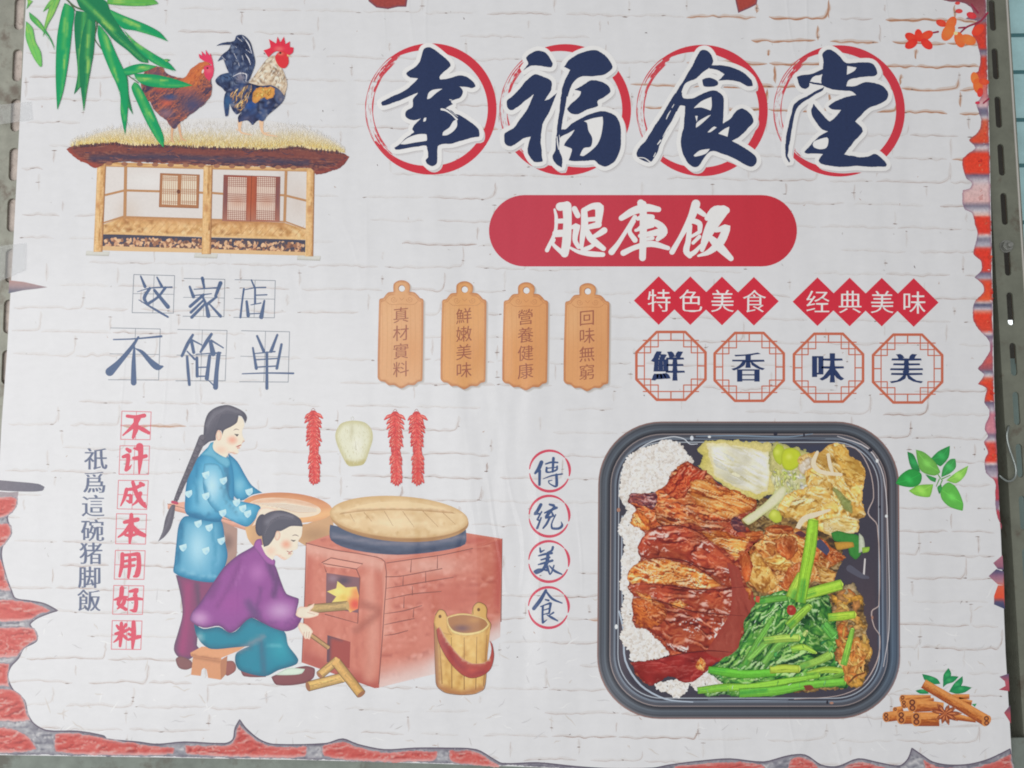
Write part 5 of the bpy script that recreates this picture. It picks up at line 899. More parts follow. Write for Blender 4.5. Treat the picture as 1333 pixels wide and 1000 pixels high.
a.ell(498, 154, 322, 97, (212, 186, 146), rot=3.5, n=60, sh=[('t', relief([(182, 148, 102), (202, 172, 128), (212, 188, 148), (222, 200, 164)], 3, 4, 8, .4, 0, 57, .5)), ('s', 480, 180, 250, 50, (224, 202, 166), .8), ('e', 14, (186, 150, 104), .8), ('p', [(230, 100), (360, 66), (500, 58), (650, 72), (760, 110)], 26, (196, 164, 118), .9)])
a.fill([(218, 142), (300, 104), (420, 84), (560, 86), (680, 108), (762, 138), (700, 134), (600, 126), (480, 122), (380, 124), (290, 132)], (220, 192, 152), [('p', [(218, 141), (400, 122), (600, 124), (762, 137)], 12, (160, 120, 80), .9)])
for p in ([(270, 140), (290, 175)], [(335, 132), (372, 175)], [(430, 128), (470, 195)], [(515, 128), (568, 200)], [(608, 126), (680, 200)], [(700, 132), (760, 188)]): a.line(p, [2.5, 1.5], (160, 120, 84))
a.build()
def logp(name, p, q, w, base, endc=(150, 104, 76), par=sv, k=None):
    a = Art(name, par.obj, k or sv.k + 60, Z6); p, q = np.array(p, float), np.array(q, float); d = (q - p) / np.hypot(*(q - p)); n = np.array((-d[1], d[0])) * w / 2
    a.fill([p + n, q + n, q - n, p - n], base, [('t', relief([np.array(base) * t for t in (.78, .95, 1.05, 1.14)], 2.2, math.degrees(math.atan2(d[1], d[0])), 7, .4, 0, int(w), .7)), ('p', [p + n, q + n], w * .5, tuple(np.array(base) * .74), .8), ('p', [p - n, q - n], w * .3, tuple(np.array(base) * .8), .7)], smooth=False, step=1.4, amp=.08)
    a.ell(*p, w * .22, w * .5, endc, rot=math.degrees(math.atan2(d[1], d[0]))); a.ell(*q, w * .2, w * .5, tuple(np.array(base) * 1.05), rot=math.degrees(math.atan2(d[1], d[0]))); a.line([p + n, q + n], 3, (112, 82, 58)); a.line([p - n, q - n], 3, (112, 82, 58)); a.build(); return a
logp('log', (80, 582), (258, 566), 40, (176, 148, 98), (140, 110, 70), k=kh - 60); logp('poker', (70, 690), (170, 762), 18, (178, 142, 96), k=kh - 60)
logp('log', (128, 890), (212, 820), 38, (202, 162, 98)); logp('log', (74, 942), (238, 900), 44, (206, 168, 102), k=sv.k + 90); logp('log', (322, 978), (205, 828), 44, (200, 158, 94), k=sv.k + 120)
bk = Art('bucket_picture', poster, sv.k + 160, Z7, label='printed wooden bucket with a red carrying band')
bk.fill([(100, 275), (108, 560), (115, 780), (132, 832), (200, 880), (330, 898), (450, 890), (530, 852), (548, 790), (565, 540), (592, 285), (500, 240), (300, 230)], (206, 166, 98), [('t', relief([(176, 130, 70), (200, 158, 92), (212, 176, 110), (222, 190, 130)], 2.4, 88, 9, .4, 0, 59, .7)), ('p', [(105, 290), (120, 800)], 60, (150, 104, 78), .85), ('p', [(130, 835), (330, 898), (530, 850)], 60, (160, 106, 72), .85), ('p', [(575, 320), (550, 800)], 40, (170, 120, 72), .85), ('s', 310, 540, 60, 300, (222, 186, 116), .7), ('s', 420, 560, 40, 280, (218, 182, 112), .6)], smooth=False, amp=.05)
for p in ([(150, 470), (170, 800)], [(250, 400), (255, 840)], [(362, 400), (362, 850)], [(472, 395), (462, 850)], [(560, 380), (530, 820)]): bk.line(p, [5, 9], (150, 108, 66))
bk.fill([(102, 290), (112, 205), (145, 160), (188, 168), (214, 215), (225, 330), (260, 380), (170, 360)], (208, 168, 104), [('e', 12, (150, 108, 66), .6)])
bk.fill([(432, 210), (440, 135), (482, 95), (540, 115), (560, 155), (558, 225), (594, 285), (570, 320)], (204, 164, 100), [('e', 12, (150, 108, 66), .6)])
bk.fill([(212, 222), (330, 190), (440, 202), (550, 240), (584, 288), (520, 358), (380, 385), (260, 362), (215, 290)], (226, 196, 136), [('e', 8, (170, 126, 74), .6)])
bk.fill([(222, 232), (330, 204), (440, 214), (540, 248), (566, 290), (505, 340), (380, 362), (275, 342), (230, 290)], (164, 116, 82), [('s', 340, 320, 120, 50, (112, 84, 92), .9), ('s', 450, 250, 90, 40, (188, 140, 88), .7)])
for x, y in ((152, 217), (487, 158)): bk.ell(x, y, 13, 15, (112, 76, 48))
bk.line([(100, 275), (115, 780), (132, 832), (200, 880), (330, 898), (450, 890), (530, 852), (548, 790), (560, 600)], 4, (104, 68, 50)); bk.line([(112, 205), (145, 160), (188, 168), (214, 215)], 4, (104, 68, 50)); bk.line([(440, 195), (440, 135), (482, 95), (540, 115), (560, 155), (558, 225), (594, 285), (588, 330)], 4, (104, 68, 50)); bk.build()
a = Art('carrying_band', bk.obj, bk.k + 2, Z7)
a.fill([(122, 335), (150, 305), (220, 430), (330, 565), (430, 622), (520, 620), (578, 585), (598, 500), (582, 425), (608, 462), (620, 560), (592, 670), (520, 730), (420, 752), (330, 712), (220, 592), (142, 445)], (164, 72, 66), [('p', [(180, 440), (300, 620), (420, 720), (540, 700)], 34, (140, 54, 62), .7), ('p', [(150, 308), (220, 430), (330, 565), (430, 622), (520, 620), (578, 585)], 18, (206, 176, 140), .95), ('s', 420, 690, 90, 40, (190, 86, 76), .7)])
a.line([(122, 335), (142, 445), (220, 592), (330, 712), (420, 752), (520, 730), (592, 670), (620, 560), (606, 460)], 4, (104, 52, 52)); a.build()

# ---- strings of chillies and the pale gourd
for cx, cy in ((185, 122), (896, 130), (1082, 130)):
    a = Art('chilli_string_picture', poster, 24, (380, 520, 6.667), label='printed string of red chillies')
    a.line([(cx - 8, cy - 4), (cx - 17, cy - 28), (cx, cy - 46), (cx + 15, cy - 28), (cx + 4, cy - 4)], 4, (140, 92, 84))
    rows = 15
    a.line([(cx, cy + 10), (cx + 5, cy + 300), (cx + 12, cy + 590)], [76, 64, 34], (186, 58, 62))
    for r in range(rows):
        y = cy + 16 + r * 39; w = (84 if r == 0 else 70) - 26 * (r / rows) - (22 if r in (7, 8) else 0); x = cx + r * .9
        for j, ww in ((0, w), (1, w * .62), (2, w * .25)):
            for s_ in (-1, 1):
                c = random.choice([(208, 70, 68), (198, 58, 62), (216, 86, 80), (204, 76, 70)]); q = random.uniform(.85, 1.12) * ww; dy = random.uniform(-4, 5) + j * 11
                P = [(x + s_ * q * .1, y - 16 + dy), (x + s_ * q * .65, y + 4 + dy), (x + s_ * q, y + 30 + dy)]
                a.line(P, [14, 32, 12], (160, 44, 52)); a.line(np.array(P) - (0, 3), [10, 22, 7], c)
                a.line([(x + s_ * q * .4, y - 8 + dy), (x + s_ * q * .8, y + 8 + dy)], [1, 4.5], (244, 176, 158))
    a.build()
a = Art('gourd_picture', poster, 24, (380, 520, 6.667), label='printed pale green hanging gourd')
a.line([(520, 182), (512, 165), (528, 150), (538, 165), (530, 182)], 2.5, (160, 160, 140))
GP = [(390, 260), (430, 208), (520, 185), (630, 200), (690, 260), (702, 340), (670, 450), (625, 560), (560, 578), (490, 576), (440, 500), (395, 400), (376, 320)]
a.fill(GP, (208, 208, 186), [('e', 44, (176, 170, 122), .8), ('s', 520, 270, 30, 110, (176, 172, 140), .7), ('s', 570, 400, 70, 130, (216, 216, 204), .8), ('p', [(470, 545), (560, 560), (630, 540)], 40, (172, 160, 104), .8)], amp=.05)
a.dabs(GP, 160, [(190, 186, 148), (216, 214, 194), (170, 164, 116)], (16, 46), (1.5, 3), 80, 14, amp=.03); a.line([(553, 362), (556, 440)], [2, 5], (168, 162, 138)); a.build()

# ------------------------------------------------------------------ pictures: the lunch box
ZF = (770, 540, 2.5); ZA, ZB, ZC, ZD = (770, 540, 5), (970, 540, 5), (770, 730, 4.7619), (970, 730, 4.7619)
def rrect(x0, y0, x1, y1, r, n=14):
    P = []
    for cx, cy, a in ((x1 - r, y0 + r, -90), (x1 - r, y1 - r, 0), (x0 + r, y1 - r, 90), (x0 + r, y0 + r, 180)):
        for t in np.linspace(a, a + 90, n): P.append((cx + r * math.cos(math.radians(t)), cy + r * math.sin(math.radians(t))))
    return np.array(P)
box = Art('lunch_box_picture', poster, 24, ZF, label='printed black plastic lunch tray seen from above')
def tray(i, r=None):    # the tray outline moved inwards by i; the tray leans a little: it is wider at the foot
    P = rrect(20 + i, 22 + i, 1003 - i, 990 - i, max(60, 205 - i * .9)); P[:, 0] += (P[:, 1] - 500) / 500 * 3 * np.sign(P[:, 0] - 510); return P
for i, c in ((0, (128, 100, 96)), (4, (92, 92, 98)), (9, (66, 70, 78)), (14, (76, 82, 92)), (22, (86, 94, 104)), (28, (68, 72, 80)), (33, (48, 50, 58)), (40, (134, 124, 124)), (43, (74, 76, 86)), (52, (96, 104, 116)), (56, (112, 122, 136)), (59, (60, 62, 74)), (66, (158, 166, 176)), (69, (64, 62, 72))):
    side = [('s', 60, 900, 260, 260, tuple(np.clip(np.array(c) + 26, 0, 255)), .6), ('s', 985, 740, 120, 360, tuple(np.clip(np.array(c) + np.array((0, 18, 34)), 0, 255)), .5), ('s', 960, 330, 90, 260, tuple(np.clip(np.array(c) + np.array((12, -6, -10)), 0, 255)), .5), ('s', 500, 40, 420, 70, tuple(np.array(c) * .82), .6)]
    box.fill(tray(i), c, side, smooth=False, step=6, amp=.05)
box.fill(tray(74), (62, 60, 72), [('s', 900, 660, 150, 300, (78, 66, 74), .7), ('s', 90, 760, 60, 200, (92, 84, 92), .7), ('s', 700, 100, 200, 70, (56, 62, 84), .7)], smooth=False, step=6, amp=.1)
for p, w, c in (([(112, 300), (96, 250), (110, 160), (180, 95), (260, 72), (300, 78), (320, 95), (345, 95)], [3, 3, 3, 3, 3, 3, 3, 2], (190, 196, 204)), ([(100, 330), (98, 480), (100, 620)], [4, 4, 4], (150, 160, 174)), ([(90, 640), (104, 700), (110, 800), (160, 880), (240, 925), (330, 935)], [5, 6, 6, 6, 5, 3], (166, 178, 192)),
                ([(780, 100), (860, 110), (905, 180), (918, 270), (900, 320), (930, 360), (935, 620), (912, 640), (920, 690), (938, 720), (930, 800), (880, 880), (800, 915), (660, 925)], [2, 3, 3, 3, 4, 3, 3, 4, 3, 3, 4, 3, 2, 2], (176, 160, 156)), ([(800, 70), (900, 110), (950, 200), (965, 400), (968, 700), (950, 820)], [2, 4, 3, 3, 3, 2], (190, 186, 190)),
                ([(340, 70), (470, 68), (640, 72), (720, 62)], [2, 4, 3, 2], (120, 140, 160)), ([(330, 75), (560, 82), (760, 78)], [3, 3, 2], (54, 60, 78)), ([(380, 928), (500, 930), (640, 928)], [2, 3, 2], (120, 130, 146)), ([(890, 470), (886, 525)], [5, 6], (200, 196, 196)), ([(840, 500), (880, 525), (900, 530)], [22, 16, 8], (84, 84, 98))): box.line(p, w, c)
for x, y in ((328, 76), (384, 72), (90, 310), (82, 690), (905, 115), (930, 150), (940, 300), (912, 660), (770, 936), (784, 938), (690, 66), (600, 62), (960, 330)): box.ell(x + random.uniform(-3, 3), y, random.uniform(3, 7), random.uniform(3, 8), random.choice([(210, 214, 220), (40, 40, 54), (160, 120, 104), (200, 206, 214)]))
box.dabs(tray(60), 0, [(0, 0, 0)], (1, 2), (1, 2)); box.build(); kf = box.k + 4
# rice
rice = Art('rice', box.obj, kf, ZF)
RP = [[(100, 190), (112, 150), (150, 115), (205, 100), (240, 82), (290, 98), (310, 130), (330, 150), (300, 200), (240, 240), (140, 260), (150, 300), (190, 370), (160, 420), (160, 480), (130, 520), (150, 640), (220, 720), (270, 770), (200, 800), (130, 800), (125, 770), (95, 730), (105, 690), (100, 640), (108, 590), (92, 560), (100, 520), (100, 470), (110, 420), (90, 380), (95, 350), (118, 310), (92, 270), (95, 230)], [(205, 880), (240, 868), (310, 862), (315, 890), (280, 922), (250, 905), (215, 892)], [(320, 870), (370, 830), (400, 825), (440, 870), (430, 885), (360, 900), (335, 892)]]
for P in RP:
    rice.fill(P, (194, 188, 181), [('e', 14, (172, 161, 150), .6), ('s', 240, 750, 80, 60, (222, 196, 156), .7)], amp=.06)
    B = cr(rice.m(P)); lo, hi = B.min(0), B.max(0); A = RNG.uniform(lo - 1, hi + 1, (int(np.prod(hi - lo) / 3.4), 2)); A = A[inside(A, B)]
    rice.rosette(A, (2.1, 3.2), (1.25, 1.75), [(220, 217, 213), (226, 224, 221), (214, 210, 205), (206, 201, 195), (228, 226, 223), (218, 214, 209), (198, 191, 184)], amp=.05, span=30)
rice.build(); kf = rice.k + 2
# scraps and sauce under the vegetables
bed = Art('sauce', box.obj, kf, ZF); bed.fill([(420, 230), (560, 262), (640, 330), (740, 372), (800, 395), (815, 470), (770, 560), (872, 590), (895, 690), (905, 800), (880, 870), (800, 892), (600, 905), (480, 900), (470, 700), (490, 560), (480, 400), (440, 320)], (0, 0, 0), [('t', relief([(58, 46, 40), (92, 70, 46), (128, 98, 56), (160, 134, 84)], 8, 30, 2, .9, .2, 33, .9))], step=1.8, amp=.1, rough=4); bed.build(); kf = bed.k + 2
# cabbage and tofu skin
cab = Art('cabbage', box.obj, kf, ZF)
cab.fill([(342, 112), (372, 84), (470, 86), (585, 90), (592, 160), (622, 172), (632, 230), (566, 268), (532, 282), (470, 258), (430, 232), (380, 200), (345, 165), (362, 140)], (204, 192, 126), [('s', 360, 140, 40, 60, (186, 174, 84), .8), ('s', 540, 250, 60, 40, (196, 182, 90), .8), ('e', 8, (168, 160, 92), .6)], smooth=False, amp=.3, rough=3)
cab.fill([(372, 92), (470, 98), (560, 120), (582, 124), (578, 200), (574, 246), (540, 258), (470, 236), (405, 204), (385, 150)], (208, 205, 192), [('s', 400, 150, 50, 60, (212, 200, 158), .8), ('s', 530, 190, 80, 70, (198, 202, 202), .9), ('e', 9, (206, 196, 150), .8), ('p', [(380, 96), (470, 102), (575, 126)], 12, (222, 212, 168), .8)], smooth=False, amp=.16, rough=2)
CBG = [(184, 176, 128), (204, 200, 172), (210, 208, 196), (222, 221, 214)]
cab.fill([(385, 100), (470, 104), (572, 130), (570, 240), (538, 250), (470, 230), (410, 198), (392, 150)], (0, 0, 0), [('t', relief(CBG, 6, 28, 5, .5, .3, 5, .7, (236, 236, 232))), ('e', 8, (206, 196, 150), .6)], step=1.4, amp=.06, rough=1.5)
cab.shards([(385, 110), (565, 132), (568, 240), (480, 230), (400, 190)], 6, [(220, 218, 206), (198, 198, 186), (212, 204, 166), (206, 208, 206)], (24, 90), (.12, .35), 28, 12, amp=.2, lo=.95, hi=1.03)
cab.dabs([(380, 110), (560, 130), (570, 240), (480, 230), (390, 180)], 14, [(226, 224, 214), (182, 180, 160), (206, 196, 150)], (20, 80), (1, 3), 30, 12, amp=.05)
cab.fill([(582, 110), (600, 92), (640, 104), (690, 110), (730, 130), (720, 230), (690, 290), (640, 320), (590, 345), (560, 330), (600, 270), (585, 200)], (186, 180, 120), [('e', 10, (140, 140, 84), .7), ('s', 660, 220, 50, 60, (206, 204, 164), .8)], amp=.35, rough=4)
cab.shards([(590, 170), (625, 175), (690, 150), (720, 200), (700, 262), (650, 300), (600, 320), (590, 260)], 130, [(206, 208, 176), (190, 196, 120), (222, 220, 200), (170, 182, 96), (212, 206, 150)], (14, 44), (.3, .6), 60, 40, amp=.3)
for P, c in (([(590, 120), (605, 95), (625, 105), (628, 140), (615, 165), (598, 150)], (176, 190, 60)), ([(617, 150), (625, 115), (655, 108), (680, 125), (678, 160), (655, 180), (630, 178)], (184, 196, 52)), ([(575, 330), (590, 308), (615, 318), (618, 345), (598, 352)], (180, 190, 70))): cab.fill(P, c, [('e', 7, (150, 160, 50), .7), ('s', np.mean([p[0] for p in P]) - 6, np.mean([p[1] for p in P]) - 8, 16, 16, (214, 220, 110), .7)], amp=.04)
cab.shards([(582, 178), (602, 170), (625, 210), (615, 250), (585, 255)], 14, [(206, 206, 130), (186, 188, 96), (220, 216, 160)], (14, 40), (.3, .6), 80, 20, amp=.2)
cab.fill([(500, 352), (490, 340), (560, 290), (620, 232), (636, 240), (622, 275), (560, 325), (512, 358)], (208, 206, 176), [('e', 6, (176, 180, 110), .7)], amp=.08); cab.build()
tf = Art('tofu_skin', box.obj, cab.k + 2, ZF)
TP = [(672, 150), (700, 125), (740, 118), (790, 92), (820, 100), (845, 135), (885, 170), (890, 220), (875, 260), (890, 320), (870, 345), (865, 380), (820, 385), (800, 400), (760, 385), (700, 365), (660, 340), (625, 335), (610, 300), (640, 260), (690, 240), (720, 225), (690, 190)]
TFU = [(146, 104, 44), (190, 142, 66), (212, 174, 94), (222, 194, 126), (232, 214, 170)]
tfu = lambda P, an, sd, sc=9, pal=TFU, gl=.15: tf.fill(P, (0, 0, 0), [('t', relief(pal, sc, an, 1.8, .9, gl, sd, .8, (240, 232, 206))), ('e', 6, (160, 116, 56), .45)], step=1.3, amp=.1, rough=2.5)
tfu(TP, 40, 201)
tfu([(780, 105), (815, 98), (850, 140), (885, 172), (888, 222), (850, 212), (810, 175)], 45, 211, 8, [(160, 112, 44), (196, 148, 64), (212, 170, 84), (222, 190, 112)])
tfu([(690, 262), (730, 226), (775, 248), (780, 284), (720, 292)], 20, 221); tfu([(640, 302), (690, 262), (742, 288), (740, 322), (690, 338), (650, 332)], -20, 231); tfu([(755, 345), (800, 332), (862, 348), (864, 380), (800, 392), (760, 380)], 10, 241, 9, [(170, 136, 70), (206, 176, 104), (222, 200, 140), (232, 218, 180)])
tfu([(672, 168), (700, 140), (724, 140), (712, 176), (690, 198)], 60, 251, 7, [(180, 160, 130), (204, 194, 176), (218, 212, 204)]); tfu([(700, 182), (742, 172), (765, 210), (730, 232), (700, 222)], 30, 261); tfu([(800, 190), (860, 225), (885, 260), (870, 300), (820, 260), (790, 220)], 60, 271, 8)
tfu([(788, 238), (815, 255), (850, 300), (846, 322), (812, 295)], 50, 281, 6, [(92, 104, 56), (130, 138, 78), (150, 156, 100)])
for p, w in (([(735, 122), (722, 160), (745, 185), (812, 195)], [10, 16, 14, 10]), ([(770, 130), (778, 170), (785, 188)], [10, 12, 8]), ([(668, 375), (690, 340), (730, 325), (775, 310)], [14, 18, 16, 8])): tf.line(p, w, (222, 204, 178), amp=.05)
tf.build(); kt = tf.k + 2
# browned tofu and vegetables
ch = Art('braised_tofu', box.obj, kt, ZF)
BR = [(510, 460), (530, 420), (560, 400), (575, 365), (640, 362), (690, 380), (740, 400), (790, 440), (822, 465), (790, 490), (770, 500), (795, 525), (760, 545), (720, 545), (660, 570), (600, 585), (540, 575), (510, 545), (525, 500)]
BRP = [(104, 50, 28), (156, 82, 40), (188, 116, 56), (208, 152, 84), (222, 184, 124)]
brz = lambda P, an, sd, pal=BRP, sc=7: ch.fill(P, (0, 0, 0), [('t', relief(pal, sc, an, 2, .9, .2, sd, .95)), ('e', 6, (112, 58, 32), .45)], step=1.3, amp=.1, rough=2.5)
brz(BR, 40, 301)
YB_ = [(140, 86, 36), (182, 128, 58), (206, 160, 86), (220, 184, 118)]; OB_ = [(120, 50, 26), (168, 78, 38), (192, 104, 52), (212, 142, 86)]
brz([(512, 466), (532, 438), (560, 470), (585, 512), (612, 540), (570, 582), (514, 546)], 55, 311, YB_); brz([(560, 470), (610, 458), (658, 480), (640, 512), (600, 506)], 10, 321, YB_); brz([(558, 372), (600, 360), (655, 368), (662, 388), (600, 390)], 0, 331, OB_); brz([(745, 400), (790, 438), (826, 464), (780, 484), (750, 452)], 40, 341, OB_)
brz([(598, 402), (660, 394), (672, 440), (640, 472), (604, 442)], 60, 351, OB_); brz([(735, 490), (796, 514), (790, 542), (742, 548)], 20, 361, YB_); brz([(492, 384), (556, 378), (562, 402), (516, 410)], 0, 371, OB_); brz([(640, 500), (680, 480), (690, 540), (650, 570), (615, 560)], 70, 381, OB_); brz([(690, 400), (735, 395), (745, 440), (735, 480), (705, 470)], 50, 391, OB_)
ch.fill([(720, 420), (745, 405), (775, 440), (765, 458)], (70, 70, 96), amp=.2); ch.fill([(660, 385), (680, 378), (700, 390), (690, 400)], (90, 50, 60)); ch.build()
# pork
pk = Art('braised_pork', box.obj, kt, ZF)
PK = [(305, 155), (335, 165), (375, 190), (410, 225), (450, 245), (530, 280), (538, 300), (500, 330), (480, 350), (515, 380), (560, 395), (520, 430), (520, 500), (505, 545), (530, 590), (530, 640), (500, 680), (490, 740), (460, 780), (400, 805), (350, 855), (310, 870), (250, 850), (190, 880), (150, 850), (128, 805), (200, 798), (260, 780), (230, 745), (180, 700), (138, 690), (135, 590), (120, 560), (120, 510), (160, 470), (150, 440), (175, 385), (130, 345), (145, 310), (118, 280), (140, 255), (200, 255), (240, 230), (260, 190)]
def meat(P, pal, ang, seed, gl=.5, sc=7, st=2.2, wp=.9, con=1., rough=2.5, edge=.42, art=None, fine=.16, spec=(234, 218, 216)):
    pal = np.array(pal, float); (art or pk).fill(P, (0, 0, 0), [('t', relief(pal, sc, ang, st, wp, gl, seed, con, spec, fine)), ('e', 7, tuple(pal[0] * .8), edge)], step=1.25, amp=.12, rough=rough)
PUL = [(92, 32, 28), (138, 56, 36), (178, 86, 46), (206, 124, 70), (222, 156, 104)]
REDM = [(92, 28, 28), (132, 46, 36), (158, 64, 44), (180, 90, 58), (200, 124, 96)]
ORG = [(128, 52, 28), (178, 88, 40), (206, 126, 58), (224, 160, 90), (234, 190, 132)]
SKN = [(122, 48, 42), (144, 62, 52), (154, 72, 60), (162, 84, 72)]
meat(PK, [(104, 34, 32), (140, 52, 40), (160, 70, 46), (180, 96, 62)], 20, 11, .4)
upper = [(305, 155), (335, 165), (375, 190), (410, 225), (450, 245), (530, 280), (538, 300), (480, 330), (430, 350), (330, 350), (230, 360), (170, 375), (130, 345), (145, 310), (118, 280), (140, 255), (200, 255), (240, 230), (260, 190)]
meat(upper, PUL, 15, 21, .35, 8, 2.0)
h2 = lambda P: [(x / 2, y / 2) for x, y in P]
meat(h2([(420, 600), (520, 570), (620, 600), (720, 680), (880, 740), (800, 770), (700, 720), (600, 710), (520, 740), (430, 700)]), PUL, 25, 31, .4, 7, 2.4)
meat(h2([(470, 490), (540, 390), (625, 300), (690, 350), (745, 365), (740, 400), (700, 440), (650, 470), (600, 540), (520, 540)]), [(110, 30, 26), (154, 52, 34), (180, 72, 42), (200, 108, 66)], -50, 41, .3, 6, 2)
meat(h2([(640, 430), (720, 420), (790, 430), (830, 480), (940, 490), (1010, 530), (1070, 560), (1060, 600), (990, 640), (940, 665), (860, 670), (780, 640), (700, 600), (650, 520)]), ORG, 22, 51, .25, 5, 4.5, .6)
meat(h2([(235, 580), (265, 515), (340, 520), (410, 500), (440, 540), (395, 620), (340, 600), (280, 575)]), [(70, 36, 52), (112, 56, 66), (150, 74, 60), (180, 120, 120)], 20, 61, .5, 6)
meat(h2([(255, 705), (290, 625), (340, 640), (385, 700), (370, 755), (310, 740)]), ORG, 60, 71, .2, 6, 3)
meat(h2([(900, 690), (960, 670), (1000, 720), (1000, 760), (940, 760)]), [(70, 40, 56), (100, 54, 60), (140, 66, 54)], 20, 62, .3, 6)
meat([(350, 385), (420, 378), (480, 400), (520, 390), (500, 440), (470, 470), (430, 440), (380, 410)], ORG, 15, 63, .25, 6, 3)
meat([(480, 440), (505, 450), (522, 490), (515, 540), (500, 548), (485, 500)], [(140, 50, 30), (184, 84, 42), (206, 116, 62)], 80, 64, .2, 6, 3)
slices = [([(150, 440), (160, 410), (180, 385), (230, 362), (310, 366), (370, 395), (420, 440), (470, 490), (490, 545), (440, 562), (400, 522), (320, 482), (240, 466), (180, 472)], REDM, 22, .75), ([(118, 540), (125, 505), (160, 478), (230, 470), (310, 488), (390, 528), (425, 560), (350, 568), (250, 552), (150, 556)], ORG, 18, .35),
          ([(118, 556), (150, 546), (250, 552), (350, 568), (425, 560), (500, 558), (532, 600), (525, 645), (460, 656), (330, 640), (240, 612), (180, 594), (130, 582)], REDM, 8, .6), ([(135, 592), (180, 592), (240, 612), (330, 640), (430, 658), (505, 650), (498, 700), (485, 748), (440, 775), (330, 778), (260, 766), (225, 726), (180, 696), (138, 686)], REDM, 25, .95),
          ([(128, 806), (200, 799), (280, 780), (380, 768), (465, 772), (440, 797), (395, 812), (350, 857), (310, 872), (250, 852), (200, 880), (160, 857)], [(112, 26, 30), (138, 36, 36), (150, 46, 42), (160, 62, 56)], 5, .12)]
for q, (P, pal, an, gl) in enumerate(slices): meat(P, pal, an, 81 + 9 * q, gl, 12 if q != 1 else 7, 1.9, 1.0, (.6, .9, .5, .62, .3)[q], 1.5, fine=.26)
meat([(135, 600), (190, 598), (238, 622), (240, 652), (205, 692), (150, 684), (138, 650)], [(110, 40, 28), (160, 76, 38), (190, 108, 50)], 40, 65, .3, 6)
meat([(248, 612), (285, 604), (318, 620), (290, 634)], ORG, 0, 66, .3, 5); meat([(140, 572), (190, 590), (198, 612), (165, 602)], ORG, 30, 67, .3, 5)
pk.fill([(440, 480), (478, 500), (496, 560), (530, 600), (522, 650), (492, 690), (472, 770), (410, 792), (372, 772), (425, 690), (452, 640), (456, 560)], (150, 66, 60), [('t', relief(SKN, 14, 70, 3, .6, 0, 7, .5)), ('e', 16, (146, 56, 48), .6)], step=1.6, amp=.1)
meat([(343, 802), (356, 788), (372, 815), (362, 834), (346, 828)], ORG, 60, 68, .2, 4); meat([(505, 560), (522, 565), (518, 602), (509, 596)], ORG, 80, 69, .2, 4)
for p in ([(150, 552), (250, 556), (350, 570), (500, 560)], [(135, 590), (240, 612), (330, 640), (500, 655)], [(165, 470), (240, 466), (320, 482), (425, 556)], [(200, 800), (280, 780), (380, 768), (465, 774)], [(165, 385), (230, 362), (310, 366), (380, 400)]): pk.line(p, [.6, 2.6, 3.2, .8], (88, 28, 32))
pk.build(); kg = max(pk.k, ch.k) + 2
# greens
gr = Art('greens', box.obj, kg, ZF)
GP = [(500, 660), (530, 625), (530, 595), (580, 585), (640, 575), (700, 590), (770, 585), (780, 640), (800, 690), (800, 750), (830, 830), (832, 885), (700, 890), (600, 915), (480, 920), (440, 910), (370, 915), (350, 885), (440, 880), (390, 845), (380, 820), (430, 800), (470, 770), (490, 720)]
LFP = [(22, 58, 36), (38, 96, 44), (66, 132, 54), (112, 168, 72), (166, 204, 126)]
lf = lambda P, an, sd, pal=LFP, sc=9, gl=.4: gr.fill(P, (0, 0, 0), [('t', relief(pal, sc, an, 2.2, .9, gl, sd, .85, (206, 226, 206))), ('e', 8, (18, 54, 38), .45)], step=1.3, amp=.12, rough=2)
lf(GP, -45, 401)
for q, (P, an) in enumerate((([(530, 640), (570, 618), (640, 598), (645, 640), (600, 705), (540, 765), (500, 805), (466, 806), (498, 720)], -52), ([(600, 640), (650, 620), (660, 660), (620, 720), (570, 780), (520, 810), (560, 730)], -55), ([(700, 620), (770, 588), (780, 650), (772, 692), (720, 722), (680, 702)], 60), ([(700, 702), (760, 680), (802, 720), (797, 772), (740, 772), (700, 752)], 30), ([(415, 802), (470, 768), (492, 800), (470, 822), (428, 818)], -30), ([(440, 855), (480, 843), (600, 850), (590, 872), (470, 877)], 0), ([(600, 780), (660, 740), (700, 760), (690, 800), (640, 815), (600, 812)], -20), ([(690, 780), (760, 770), (790, 800), (740, 830), (690, 820)], 20))): lf(P, an, 411 + 10 * q)
